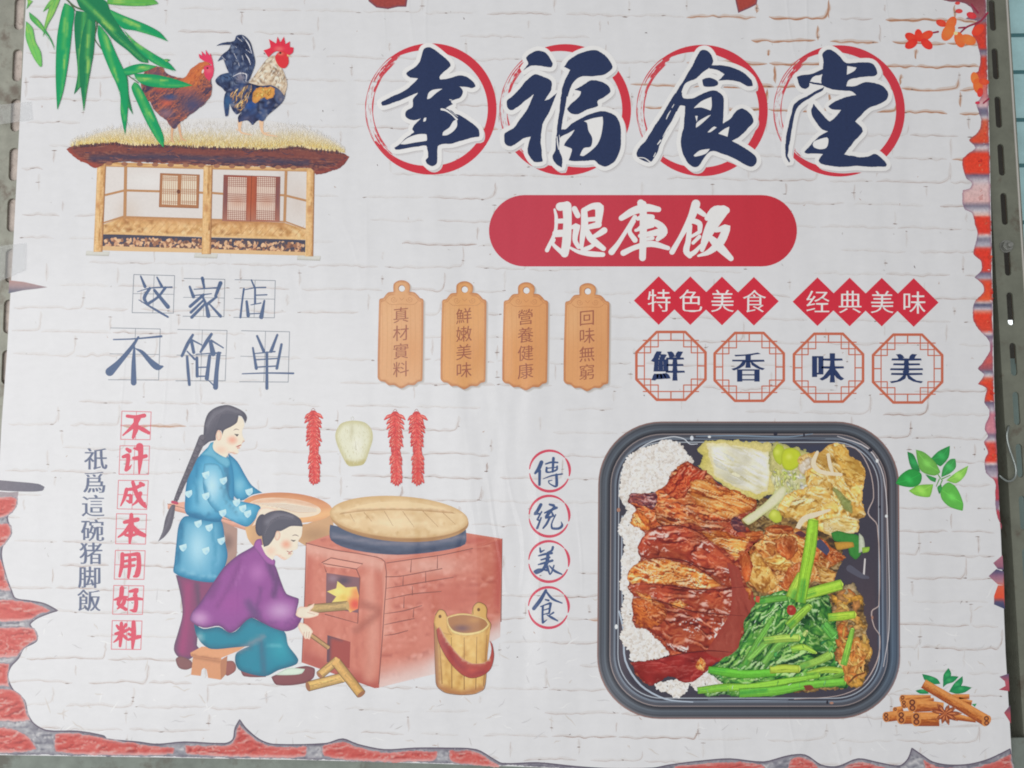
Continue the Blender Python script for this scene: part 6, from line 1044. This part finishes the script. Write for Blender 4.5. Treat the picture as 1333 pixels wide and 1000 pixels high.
def stalk(p, w, c=(146, 190, 60), par=gr):
    p = np.array(p, float); W = np.atleast_1d(np.asarray(w, float)); c = np.array(c, float); d = p[-1] - p[0]; n = np.array((-d[1], d[0])) / np.hypot(*d)
    poly, A = par.outline(p, W); L = len(A); poly = np.concatenate([poly[:L], poly[L + 5:L + 5 + L]])     # square cut ends
    B = (poly - np.array(par.T[:2])) * par.T[2]
    par.fill(B, tuple(c), [('e', 5, tuple(c * .66), .75), ('p', [tuple(q) for q in p - n * W.mean() * .15], W.mean() * .3, tuple(np.clip(c * 1.16 + 10, 0, 255)), .7), ('p', [tuple(p[0]), tuple(p[0] + d * .25)], W.mean() * .5, (56, 140, 60), random.choice((0, .5, .7)))], smooth=False, step=1.6, amp=.22)
    for o in (-.34, -.2, -.05, .1, .22, .34):
        a, b = sorted((random.uniform(0, .5), random.uniform(.5, 1))); q = [p[0] + (p[-1] - p[0]) * t for t in (a, b)] if len(p) == 2 else [np.array([np.interp(t, np.linspace(0, 1, len(p)), p[:, k]) for k in (0, 1)]) for t in np.linspace(a, b, 5)]
        par.line([tuple(v + n * o * W.mean()) for v in q], random.uniform(1, 2.2), tuple(np.clip(c * random.choice((.8, .88, 1.12, 1.2)), 0, 255)))
    par.fill([tuple(p[-1] + n * W[-1] * .45), tuple(p[-1] + d / np.hypot(*d) * 5), tuple(p[-1] - n * W[-1] * .45)], tuple(np.clip(c * 1.15 + 18, 0, 255)), smooth=False)
for p, w, c in (([(535, 610), (590, 600), (640, 595)], [20, 24, 20], (90, 150, 60)), ([(500, 815), (540, 740), (590, 660)], [22, 20, 14], (100, 160, 66)), ([(560, 810), (600, 760), (640, 720)], [18, 26, 30], (110, 168, 76)), ([(510, 800), (560, 750), (580, 735)], [16, 22, 18], (120, 176, 80)), ([(560, 735), (620, 728), (676, 726)], [22, 26, 24], (158, 196, 84)), ([(650, 765), (690, 756), (730, 775)], [24, 20, 8], (150, 192, 70)), ([(640, 690), (680, 650), (712, 622)], [30, 28, 20], (140, 184, 66)), ([(690, 720), (700, 705)], [16, 12], (170, 204, 110)),
                ([(690, 588), (750, 570), (815, 552)], [34, 36, 34], (150, 194, 62)), ([(770, 660), (820, 655), (858, 650)], [26, 28, 24], (160, 196, 62)), ([(755, 680), (790, 720)], [30, 34], (90, 164, 70)), ([(380, 830), (440, 838), (500, 845), (600, 838)], [22, 30, 28, 26], (96, 176, 56)), ([(580, 830), (630, 826), (676, 828)], [26, 28, 26], (160, 184, 66)), ([(680, 820), (740, 800), (780, 780)], [22, 26, 30], (140, 182, 78)), ([(700, 845), (760, 830), (826, 835)], [16, 22, 20], (150, 186, 66)),
                ([(345, 898), (430, 888), (520, 885), (640, 866), (740, 850)], [22, 26, 22, 20, 14], (128, 184, 62)), ([(480, 906), (600, 898), (700, 880), (825, 868)], [30, 30, 26, 26], (110, 180, 62)), ([(740, 860), (800, 850), (832, 838)], [12, 14, 10], (120, 178, 70))): stalk(p, w, c)
gr.shards(GP, 30, [(92, 164, 84), (60, 136, 70), (130, 184, 104), (36, 104, 62)], (10, 34), (.15, .45), -50, 30, amp=.3)
stalk([(655, 600), (668, 570), (690, 520)], [48, 50, 40], (162, 196, 70)); stalk([(680, 612), (695, 520), (712, 430), (722, 342)], [34, 38, 40, 34], (142, 190, 56))
gr.fill([(636, 640), (640, 622), (655, 620), (666, 634), (660, 650), (645, 652)], (160, 50, 44), [('s', 648, 632, 8, 8, (206, 130, 110), .8)], amp=.2); gr.fill([(535, 590), (548, 592), (546, 612), (534, 608)], (190, 80, 60)); gr.fill([(690, 882), (715, 880), (725, 892), (700, 898)], (120, 60, 50))
gr.dabs(GP, 24, [(206, 222, 206), (180, 210, 170), (16, 60, 44)], (5, 22), (1, 2.6), -45, 40, amp=.05)
gr.build(); gr2 = Art('scallion', box.obj, gr.k + 2, ZF)
for P, c in (([(780, 385), (800, 378), (830, 385), (870, 395), (878, 450), (860, 472), (840, 455), (830, 420), (790, 410)], (58, 130, 58)), ([(870, 385), (885, 400), (888, 440), (870, 450)], (190, 196, 176)), ([(880, 432), (905, 430), (902, 445), (882, 450)], (150, 190, 70)), ([(790, 415), (850, 415), (855, 430), (800, 440)], (190, 142, 60))): gr2.fill(P, c, [('e', 6, tuple(np.array(c) * .75), .7)], amp=.2)
gr2.build()
cl = Art('pickled_vegetable', box.obj, gr.k + 2, ZF)
for P, c in (([(820, 560), (855, 545), (870, 580), (850, 590), (815, 580)], (160, 140, 104)), ([(780, 585), (850, 585), (882, 592), (885, 622), (785, 612)], (206, 150, 60)), ([(850, 625), (880, 670), (895, 690), (870, 695), (855, 660)], (196, 142, 66)), ([(780, 620), (860, 628), (850, 640), (780, 640)], (150, 118, 84)), ([(800, 690), (830, 670), (835, 720), (815, 745), (798, 730)], (190, 108, 52)), ([(790, 770), (830, 740), (845, 770), (820, 800), (795, 800)], (176, 112, 60)), ([(840, 770), (860, 740), (875, 780), (880, 815), (860, 830), (835, 800)], (206, 126, 58)), ([(860, 745), (900, 730), (908, 775), (890, 800), (872, 770)], (198, 150, 74)), ([(830, 850), (880, 840), (895, 830), (890, 862), (855, 888), (832, 875)], (190, 140, 62))):
    cl.fill(P, c, [('t', relief([np.array(c) * q for q in (.6, .85, 1.02, 1.15)], 6, 50, 2.4, .9, .2, int(P[0][0]), .9)), ('e', 7, tuple(np.array(c) * .6), .8), ('s', np.mean([p[0] for p in P]) - 4, np.mean([p[1] for p in P]) - 6, 18, 20, tuple(np.clip(np.array(c) * 1.18, 0, 255)), .7)], amp=.35, rough=4)
cl.shards([(775, 590), (850, 560), (880, 620), (890, 690), (850, 700), (800, 680), (780, 640)], 40, [(196, 146, 70), (160, 118, 72), (206, 164, 96), (176, 104, 52)], (18, 54), (.3, .6), 20, 50, amp=.35)
cl.shards([(790, 690), (870, 690), (905, 740), (908, 800), (880, 870), (835, 880), (800, 800)], 60, [(200, 140, 66), (176, 100, 48), (212, 160, 88), (186, 118, 58)], (18, 60), (.25, .6), 70, 40, amp=.35)
cl.dabs([(800, 760), (870, 735), (905, 770), (895, 840), (850, 885), (825, 860)], 70, [(214, 160, 90), (160, 96, 44), (200, 136, 66), (226, 180, 110)], (10, 34), (3, 8), 70, 40, amp=.15); stalk([(820, 815), (832, 770), (850, 698)], [22, 22, 14], (130, 184, 70), cl)
stalk([(770, 660), (820, 655), (858, 650)], [26, 28, 24], (160, 196, 62), cl)
cl.line([(840, 870), (860, 850), (890, 840)], [5, 7, 4], (112, 66, 36)); cl.build()

# ---- basil sprig, cinnamon, blossom
bs = Art('basil_picture', poster, 24, (1133, 520, 3.846), label='printed sprig of basil leaves')
for p in ([(345, 400), (330, 435)], [(360, 405), (345, 440)], [(355, 400), (400, 380)], [(350, 395), (330, 360)]): bs.line(p, [6, 4], (84, 150, 60))
bs.build()
for i, (P, c, m) in enumerate((([(300, 300), (340, 260), (398, 232), (392, 290), (350, 336)], (46, 142, 72), 0), ([(185, 262), (215, 275), (240, 330), (250, 362), (205, 345)], (40, 132, 70), 0), ([(228, 252), (270, 265), (325, 315), (350, 365), (320, 382), (255, 360), (235, 305)], (106, 172, 76), 1), ([(355, 390), (365, 340), (400, 300), (425, 298), (428, 340), (400, 370)], (60, 150, 78), 1), ([(380, 405), (430, 365), (490, 332), (475, 380), (430, 420)], (132, 192, 84), 1), ([(128, 420), (150, 380), (205, 348), (255, 372), (250, 420), (210, 440), (150, 432)], (42, 148, 66), 0), ([(192, 458), (240, 430), (315, 425), (298, 488), (230, 482)], (130, 192, 76), 1), ([(275, 375), (330, 395), (325, 415), (300, 405)], (44, 124, 60), 0), ([(352, 450), (390, 415), (430, 440), (465, 520), (462, 558), (400, 540), (358, 500)], (92, 176, 74), 1), ([(335, 440), (355, 425), (358, 450), (345, 475)], (48, 124, 60), 0))):
    a = Art('leaf', bs.obj, bs.k + 2 + 4 * i, bs.T); A = np.array(P, float); c0 = A.mean(0)
    a.fill(P, c, [('e', 8, tuple(np.array(c) * .8), .6), ('s', *c0, 40, 24, tuple(np.clip(np.array(c) * 1.25 + 12, 0, 255)), .7, 40)], amp=.1); a.line([P[0], tuple(c0), P[len(P) // 2]], [1, 3, 1], tuple(np.clip(np.array(c) * 1.2, 0, 255))); a.build()
ci = Art('cinnamon_picture', poster, 24, (1150, 860, 7.1424), label='printed shadow under a pile of cinnamon sticks')
ci.fill([(20, 560), (300, 590), (600, 612), (800, 590), (960, 605), (800, 622), (500, 622), (200, 600)], (186, 182, 182), [('e', 14, (200, 199, 200), .9)]); ci.build(); kc = ci.k + 2
for i, P in enumerate(([(360, 125), (430, 140), (500, 170), (530, 215), (470, 220), (390, 190)], [(555, 200), (560, 130), (605, 70), (628, 110), (625, 150), (580, 190)], [(555, 250), (560, 190), (620, 145), (700, 150), (650, 200), (590, 220)], [(610, 290), (660, 210), (735, 145), (738, 200), (710, 250), (650, 290)], [(615, 290), (680, 240), (760, 236), (820, 252), (760, 295), (680, 310)], [(298, 280), (350, 268), (410, 280), (420, 308), (340, 308)], [(820, 405), (868, 400), (850, 430)])):
    a = Art('leaf', ci.obj, kc + 3 * i, ci.T); a.fill(P, (34, 136, 82), [('e', 12, (24, 104, 66), .6), ('s', np.mean([q[0] for q in P]), np.mean([q[1] for q in P]) - 10, 40, 24, (74, 176, 104), .7)], amp=.06); a.build()
def stick(p, q, w0, w1, k, end=True):
    w0, w1 = w0 * 1.16, w1 * 1.16
    a = Art('cinnamon_stick', ci.obj, kc + 24 + k * 8, ci.T); p, q = np.array(p, float), np.array(q, float); d = (q - p) / np.hypot(*(q - p)); n = np.array((-d[1], d[0])); n = n if n[1] > 0 else -n
    a.fill([p - n * w0 / 2, q - n * w1 / 2, q + n * w1 / 2, p + n * w0 / 2], (196, 118, 56), [('t', relief([(116, 54, 28), (164, 86, 38), (194, 116, 54), (216, 150, 86)], 1.8, math.degrees(math.atan2(d[1], d[0])), 7, .4, 0, 3 + int(p[0]), .8)), ('p', [p - n * w0 * .28, q - n * w1 * .28], w0 * .4, (220, 154, 88), .8), ('p', [p + n * w0 * .5, q + n * w1 * .5], w0 * .45, (140, 66, 36), .9)], smooth=False, step=1.2, amp=.12)
    r = math.degrees(math.atan2(d[1], d[0]))
    if end:
        a.ell(*p, w0 * .36, w0 * .52, (200, 130, 70), rot=r); a.ell(p[0], p[1] - w0 * .2, w0 * .22, w0 * .22, (96, 50, 40), rot=r); a.ell(p[0] + 2, p[1] + w0 * .2, w0 * .22, w0 * .22, (110, 56, 42), rot=r); a.ell(p[0], p[1] - w0 * .2, w0 * .11, w0 * .11, (190, 120, 66)); a.ell(p[0] + 2, p[1] + w0 * .2, w0 * .11, w0 * .11, (186, 112, 60))
    a.build()
stick((640, 335), (800, 335), 40, 38, 0, False); stick((700, 365), (822, 395), 44, 40, 0, False); stick((178, 360), (440, 335), 70, 26, 1); stick((190, 405), (470, 360), 70, 24, 2); stick((110, 465), (180, 445), 56, 40, 2); stick((25, 525), (130, 512), 80, 80, 3); stick((165, 530), (280, 528), 104, 104, 4); stick((268, 415), (560, 430), 112, 66, 5); stick((305, 545), (520, 545), 112, 112, 5); stick((560, 500), (860, 560), 70, 30, 4, False)
stick((958, 560), (372, 215), 92, 76, 7)
a = Art('star_anise', ci.obj, kc + 110, ci.T)
for ang, L in ((0, 155), (35, 140), (75, 130), (105, 115), (140, 110), (195, 150), (235, 130), (290, 100), (325, 120)):
    t = math.radians(ang); ex, ey = 575 + L * math.cos(t), 492 + L * .85 * math.sin(t); mx, my = 575 + L * .6 * math.cos(t), 492 + L * .5 * math.sin(t)
    a.line([(575, 492), (mx, my), (ex, ey)], [16, 40, 5], (128, 58, 38), amp=.1); a.line([(595 - 20, 492), (mx, my), (ex, ey)], [3, 17, 2], (196, 120, 76)); a.line([(mx, my), ((mx + ex) / 2, (my + ey) / 2)], [6, 8], (90, 40, 30))
a.ell(575, 492, 14, 13, (176, 98, 58)); a.build()
bl = Art('blossom_picture', poster, 60, (1133, 0, 3.57), label='printed twig of red blossom over the bricks')
for p in ([(262, 158), (315, 148)], [(410, 160), (450, 125), (510, 100), (545, 60)], [(410, 130), (440, 128)], [(470, 20), (500, 60)], [(525, 480), (550, 460)]): bl.line(p, [7, 9, 9, 9][:len(p)], (140, 40, 66))
bl.build()
PET = [(190, 175, -150, 32, (206, 52, 40)), (190, 205, 150, 32, (206, 46, 38)), (225, 165, -100, 30, (214, 50, 38)), (262, 165, -30, 32, (214, 64, 42)), (262, 205, 40, 32, (206, 46, 40)), (330, 108, -160, 26, (206, 60, 44)), (375, 110, -60, 36, (218, 96, 50)), (362, 150, 120, 44, (220, 104, 52)), (415, 185, 70, 38, (218, 96, 50)), (455, 185, 20, 38, (216, 108, 54)), (412, 52, 0, 17, (200, 60, 60)), (470, 72, 20, 24, (200, 50, 60)), (405, 15, 0, 12, (200, 60, 60)), (485, 365, -100, 30, (222, 110, 54)), (500, 400, 80, 36, (220, 96, 46)), (528, 380, 10, 24, (206, 70, 44)), (510, 430, 100, 22, (206, 52, 46)), (498, 478, 0, 11, (196, 40, 70)), (500, 140, -40, 34, (214, 60, 40))]
for i, (x, y, an, L, c) in enumerate(PET):
    a = Art('petal', bl.obj, bl.k + 2 + 3 * i, bl.T); a.ell(x, y, L, L * .62, c, rot=an, sh=[('s', x, y, L, L, tuple(np.clip(np.array(c) * 1.1 + (0, 16, 6), 0, 255)), .6)], amp=.06); a.build()
a = Art('petal', bl.obj, bl.k + 62, bl.T); a.ell(397, 155, 10, 8, (236, 206, 150)); a.build()

# ------------------------------------------------------------------ the stall's steel frame round the poster
STEEL = plain('galvanised_steel', tuple(lin((126, 130, 120)) / ILL), .55, .25, 60, .22, .25, rust=((.14, .12, .10), 14, .62))
STEELL = plain('galvanised_steel_pale', tuple(lin((138, 139, 129)) / ILL), .5, .15, 60, .4, .3, rust=((.20, .17, .14), 26, .53))
STEELD = plain('galvanised_steel_greenish', tuple(lin((106, 109, 98)) / ILL), .5, .2, 40, .35, .3, rust=((.13, .11, .085), 24, .55))
ZINC = plain('zinc_bolt', (.30, .31, .29), .45, .6, 120, .3, .3)
def slot(cx, cz, w, h, n=8):
    r = w / 2; P = []
    for t in np.linspace(0, math.pi, n): P.append((cx + r * math.cos(t), cz + h / 2 - r + r * math.sin(t)))
    for t in np.linspace(math.pi, 2 * math.pi, n): P.append((cx + r * math.cos(t), cz - h / 2 + r + r * math.sin(t)))
    return np.array(P)
def upright(label, x0, x1, zlo, zhi, y, slots, mat, flange_at, fw=0.04, fmat=None):
    root = empty('slotted_upright', ((x0 + x1) / 2, y, zlo)); tag(root, label, 'metal upright')
    o = plate('face', [(x0, zlo), (x1, zlo), (x1, zhi), (x0, zhi)], y, y + .0025, mat, root, [slot(*s) for s in slots], world=True)
    xf = x0 if flange_at < 0 else x1
    V = [(xf, y + .0026, zlo), (xf - .0024 * flange_at, y + .0026, zlo), (xf - .0024 * flange_at, y + fw, zlo), (xf, y + fw, zlo)]; V = V + [(v[0], v[1], zhi) for v in V]
    mesh_obj('flange', V, [(0, 1, 2, 3), (7, 6, 5, 4), (0, 4, 5, 1), (1, 5, 6, 2), (2, 6, 7, 3), (3, 7, 4, 0)], fmat or mat, root)
    return root
YR = 0.014
xr0, xr1 = at(1299, 400, YR).x, at(1299, 400, YR).x + .040
zs = [at(1306, y, YR).z for y in (20, 83, 146, 208, 272, 338, 402, 468, 532, 600, 668, 737, 806, 872, 935, 1000)]
ru = upright('grey green slotted angle upright with a bolt beside the red brick edge', xr0, xr1, at(0, 1060, YR).z, at(0, -60, YR).z, YR, [(xr0 + .0165, z, .0085, .044) for z in zs], STEELD, -1)
YL = 0.012
xl1 = at(52, 300, YL).x; xl0 = xl1 - .09
lz = [at(20, y, YL).z for y in (18, 85, 150, 214, 280, 346, 412, 478)]
# the left upright is seen through the slanting margin, its slots a little further in lower down
lu = upright('pale slotted angle upright behind the edge with the bamboo leaves', xl0, xl1, at(0, 1060, YL).z, at(0, -60, YL).z, YL, [(xl1 - .0385, z, .013, .046) for z in lz], STEELL, -1, .03)
lb = mesh_obj('backing_board', [], [], STEEL) if False else None
RUST = plain('rusty_board', (.62, .54, .49), .8, 0, 90, .6, .4, rust=((.22, .17, .14), 45, .54))
YQ = YL + .006
bo = plate('backing_board', [(xl0 + .004, at(0, 1060, .03).z), (xl1 + .01, at(0, 1060, .03).z), (xl1 + .01, at(0, -80, .03).z), (xl0 + .004, at(0, -80, .03).z)], YL + .0045, YL + .009, RUST, None, world=True)
tag(bo, 'rusty brown board showing through the slots of the pale upright', 'board')
# rail under the poster
zr = at(0, 978, 0.006).z
rl = plate('metal_rail', [(xl0, zr - .075), (xr1 - .01, zr - .075), (xr1 - .01, zr), (xl0, zr)], .006, .0085, plain('rail_steel', tuple(lin((112, 120, 114)) / ILL), .5, .2, 30, .5, .3, rust=((.14, .14, .12), 18, .54)), None, world=True)
tag(rl, 'dull grey green steel rail along the foot of the poster', 'metal rail')
# bolt with nut on the right upright
def lathe(name, prof, n, M, mat, parent):
    V, F = [], []
    for r, h in prof:
        for i in range(n):
            t = 2 * math.pi * i / n; V.append(M @ Vector((r * math.cos(t), r * math.sin(t), h)))
    for j in range(len(prof) - 1):
        for i in range(n): F.append((j * n + i, j * n + (i + 1) % n, (j + 1) * n + (i + 1) % n, (j + 1) * n + i))
    F.append(tuple(range(n))[::-1]); F.append(tuple(range((len(prof) - 1) * n, len(prof) * n)))
    return mesh_obj(name, V, F, mat, parent)
bc = at(1309, 321, YR); MB = Matrix.Translation(bc) @ Matrix.Rotation(math.pi / 2, 4, 'X') @ Matrix.Rotation(.2, 4, 'Z')
lathe('washer', [(.0085, -.0005), (.0085, .0012)], 20, MB, ZINC, ru); lathe('nut', [(.0066, .0012), (.0072, .002), (.0072, .006), (.0064, .0068)], 6, MB, ZINC, ru)
lathe('bolt', [(.0036, .0068), (.0036, .011), (.0028, .0122)], 14, MB, ZINC, ru)
# the S hook hanging in a slot
hp = unproject([(1318, 553), (1313, 556), (1310, 566), (1313, 582), (1319, 598), (1323, 611), (1322, 621), (1316, 627), (1308, 626), (1303, 619)], YR - .004)
hk = bpy.data.curves.new('wire_hook', 'CURVE'); hk.dimensions = '3D'; sp = hk.splines.new('NURBS'); sp.points.add(len(hp) - 1); sp.use_endpoint_u = True; sp.order_u = 3
for q, p in zip(sp.points, hp): q.co = (*p, 1)
sp.points[0].co = (hp[0][0], YR + .004, hp[0][2], 1); sp.points[-1].co = (hp[-1][0] - .001, YR - .002, hp[-1][2], 1)
hk.bevel_depth = .0014; hk.bevel_resolution = 4; ho = bpy.data.objects.new('wire_hook_curve', hk); COL.objects.link(ho)
me = bpy.data.meshes.new_from_object(ho.evaluated_get(bpy.context.evaluated_depsgraph_get())); bpy.data.objects.remove(ho)
hook = bpy.data.objects.new('wire_hook', me); COL.objects.link(hook); me.materials.clear(); me.materials.append(plain('wire', (.32, .36, .35), .3, .8, 60, .2)); tag(hook, 'bent steel wire hook hanging from a slot of the green grey upright', 'hook')
for p in me.polygons: p.use_smooth = True
# behind on the right: a wooden batten, a sheet of teal brick print, the dark stall
BAT = plain('brown_batten', tuple(lin((120, 92, 76)) / ILL), .7, 0, 80, .4, .3)
YB = .05
b0, b1 = at(1322, 300, YB).x, at(1332, 300, YB).x
bt = plate('wooden_batten', [(b0 - .004, at(0, 490, YB).z), (b1, at(0, 480, YB).z), (b1, at(0, -60, YB).z), (b0 - .004, at(0, -60, YB).z)], YB, YB + .012, BAT, None, world=True); tag(bt, 'thin brown batten behind the bolted upright', 'batten')
EDGE = plain('edge_highlight_pale', (.62, .60, .56), .3, .3, 50, .1)
es = plate('edge_highlight', [(xr1 - .0042, at(0, 410, YR).z), (xr1 - .0022, at(0, 410, YR).z), (xr1 - .0022, at(0, -60, YR).z), (xr1 - .0042, at(0, -60, YR).z)], YR - .0012, YR, EDGE, ru, world=True)  # pale strip added to paint the highlight along the upright's edge
YT = .09
teal = empty('teal_poster', at(1345, 480, YT)); tag(teal, 'teal painted brick poster edge behind the upright', 'poster')
TM = plain('teal_print', tuple(lin((62, 110, 116)) / ILL), .5, 0, 40, .3)
tx0, tx1 = at(1316, 200, YT).x, at(1440, 200, YT).x; tz0, tz1 = at(1345, 480, YT).z, at(1345, -80, YT).z
plate('backing', [(tx0, tz0), (tx1, tz0), (tx1, tz1), (tx0, tz1)], YT, YT + .001, TM, teal, world=True)
TBs = [plain('teal_brick_%d' % i, tuple(lin(c) / ILL), .5, 0, 30, .35, .2) for i, c in enumerate(((140, 184, 188), (104, 166, 174), (70, 140, 152), (156, 194, 198)))]
zz = tz1; r = 0
while zz > tz0 + .01:
    h = (.062, .078, .05, .066)[r % 4]; x = tx0 + .001 + (-.03 if r % 2 else 0)
    while x < tx1 - .01:
        w = .15; xa, xb = max(x, tx0 + .001), min(x + w, tx1)
        if xb - xa > .01:
            e = .003; P = [(xa + e, zz - h), (xb - e, zz - h), (xb, zz - h + e), (xb, zz - e), (xb - e, zz), (xa + e, zz), (xa, zz - e), (xa, zz - h + e)]
            plate('brick', [(px, max(pz, tz0)) for px, pz in P] if zz - h > tz0 else [(xa, tz0), (xb, tz0), (xb, zz), (xa, zz)], YT - .0006, YT - .0001, TBs[(r * 2 + int(x * 37)) % 4], teal, world=True)
        x += w + .005
    zz -= h + .006; r += 1
# pale glass counter lower right, dark room behind
GL = plain('green_glass', tuple(lin((120, 140, 136)) / ILL), .15, 0, 20, .25)
YG = .10
gp = plate('glass_pane', [(at(1322, 700, YG).x, at(0, 1060, YG).z), (at(1480, 700, YG).x, at(0, 1060, YG).z), (at(1480, 700, YG).x, at(0, 484, YG).z), (at(1322, 700, YG).x, at(0, 484, YG).z)], YG, YG + .006, GL, None, world=True); tag(gp, 'dusty greenish glass pane standing below the teal poster', 'glass pane')
CARD = plain('cardboard', tuple(lin((190, 168, 128)) / ILL), .8, 0, 60, .2)
cz = plate('cardboard_piece', [(at(1280, 300, .07).x, at(0, 308, .07).z), (at(1303, 300, .07).x, at(0, 301, .07).z), (at(1303, 300, .07).x, at(0, 262, .07).z), (at(1280, 300, .07).x, at(0, 274, .07).z)], .07, .074, CARD, None, world=True); tag(cz, 'scrap of tan cardboard in the gap left of the bolt', 'cardboard')
DARK = plain('stall_interior', (.055, .05, .042), .7, 0, 14, .8)
bw = plate('back_wall', [(-1.6, .0), (1.6, .0), (1.6, 2.4), (-1.6, 2.4)], .36, .37, DARK, None, world=True); tag(bw, kind='structure')
TUBE, nt_, N_, L_, b_ = new_mat('lit_tube'); b_.inputs['Emission Color'].default_value = (.93, 1, 1, 1); b_.inputs['Emission Strength'].default_value = 1.4; b_.inputs['Base Color'].default_value = (.8, .8, .8, 1)
for y, lab in ((420.5, 'upper of two thin lit tubes in the dark gap beside the bolted upright'), (434.5, 'lower of two thin lit tubes in the dark gap beside the bolted upright')):
    c = at(1297, y, .30); M = Matrix.Translation(c + Vector((-.02, 0, 0))) @ Matrix.Rotation(math.pi / 2, 4, 'Y')
    o = lathe('fluorescent_tube', [(.0035, 0), (.0045, .002), (.0045, .12), (.0035, .122)], 12, M, TUBE, None); tag(o, lab, 'tube light', 'lit tubes in the gap')

# clear tape holding the left edge
TAPE, nt_, N_, L_, b_ = new_mat('clear_tape'); b_.inputs['Base Color'].default_value = (.85, .88, .9, 1); b_.inputs['Alpha'].default_value = .14; b_.inputs['Roughness'].default_value = .12
gt = N_.new('ShaderNodeNewGeometry'); nb = nnoise(nt_, gt.outputs['Position'], 160, 4); bp_ = N_.new('ShaderNodeBump'); bp_.inputs['Strength'].default_value = .9; bp_.inputs['Distance'].default_value = .006
L_.new(nb.outputs[0], bp_.inputs['Height']); L_.new(bp_.outputs[0], b_.inputs['Normal'])
for P, lab in (([(-14, 138), (40, 132), (42, 156), (-14, 164)], 'crumpled clear tape over the edge beside the lowest bamboo leaf tips'), ([(-14, 322), (34, 316), (33, 352), (-14, 372)], 'clear tape over the edge just above the grey torn spike')):
    o = plate('clear_tape', P, -.0016, -.0013, TAPE); tag(o, lab, 'tape')
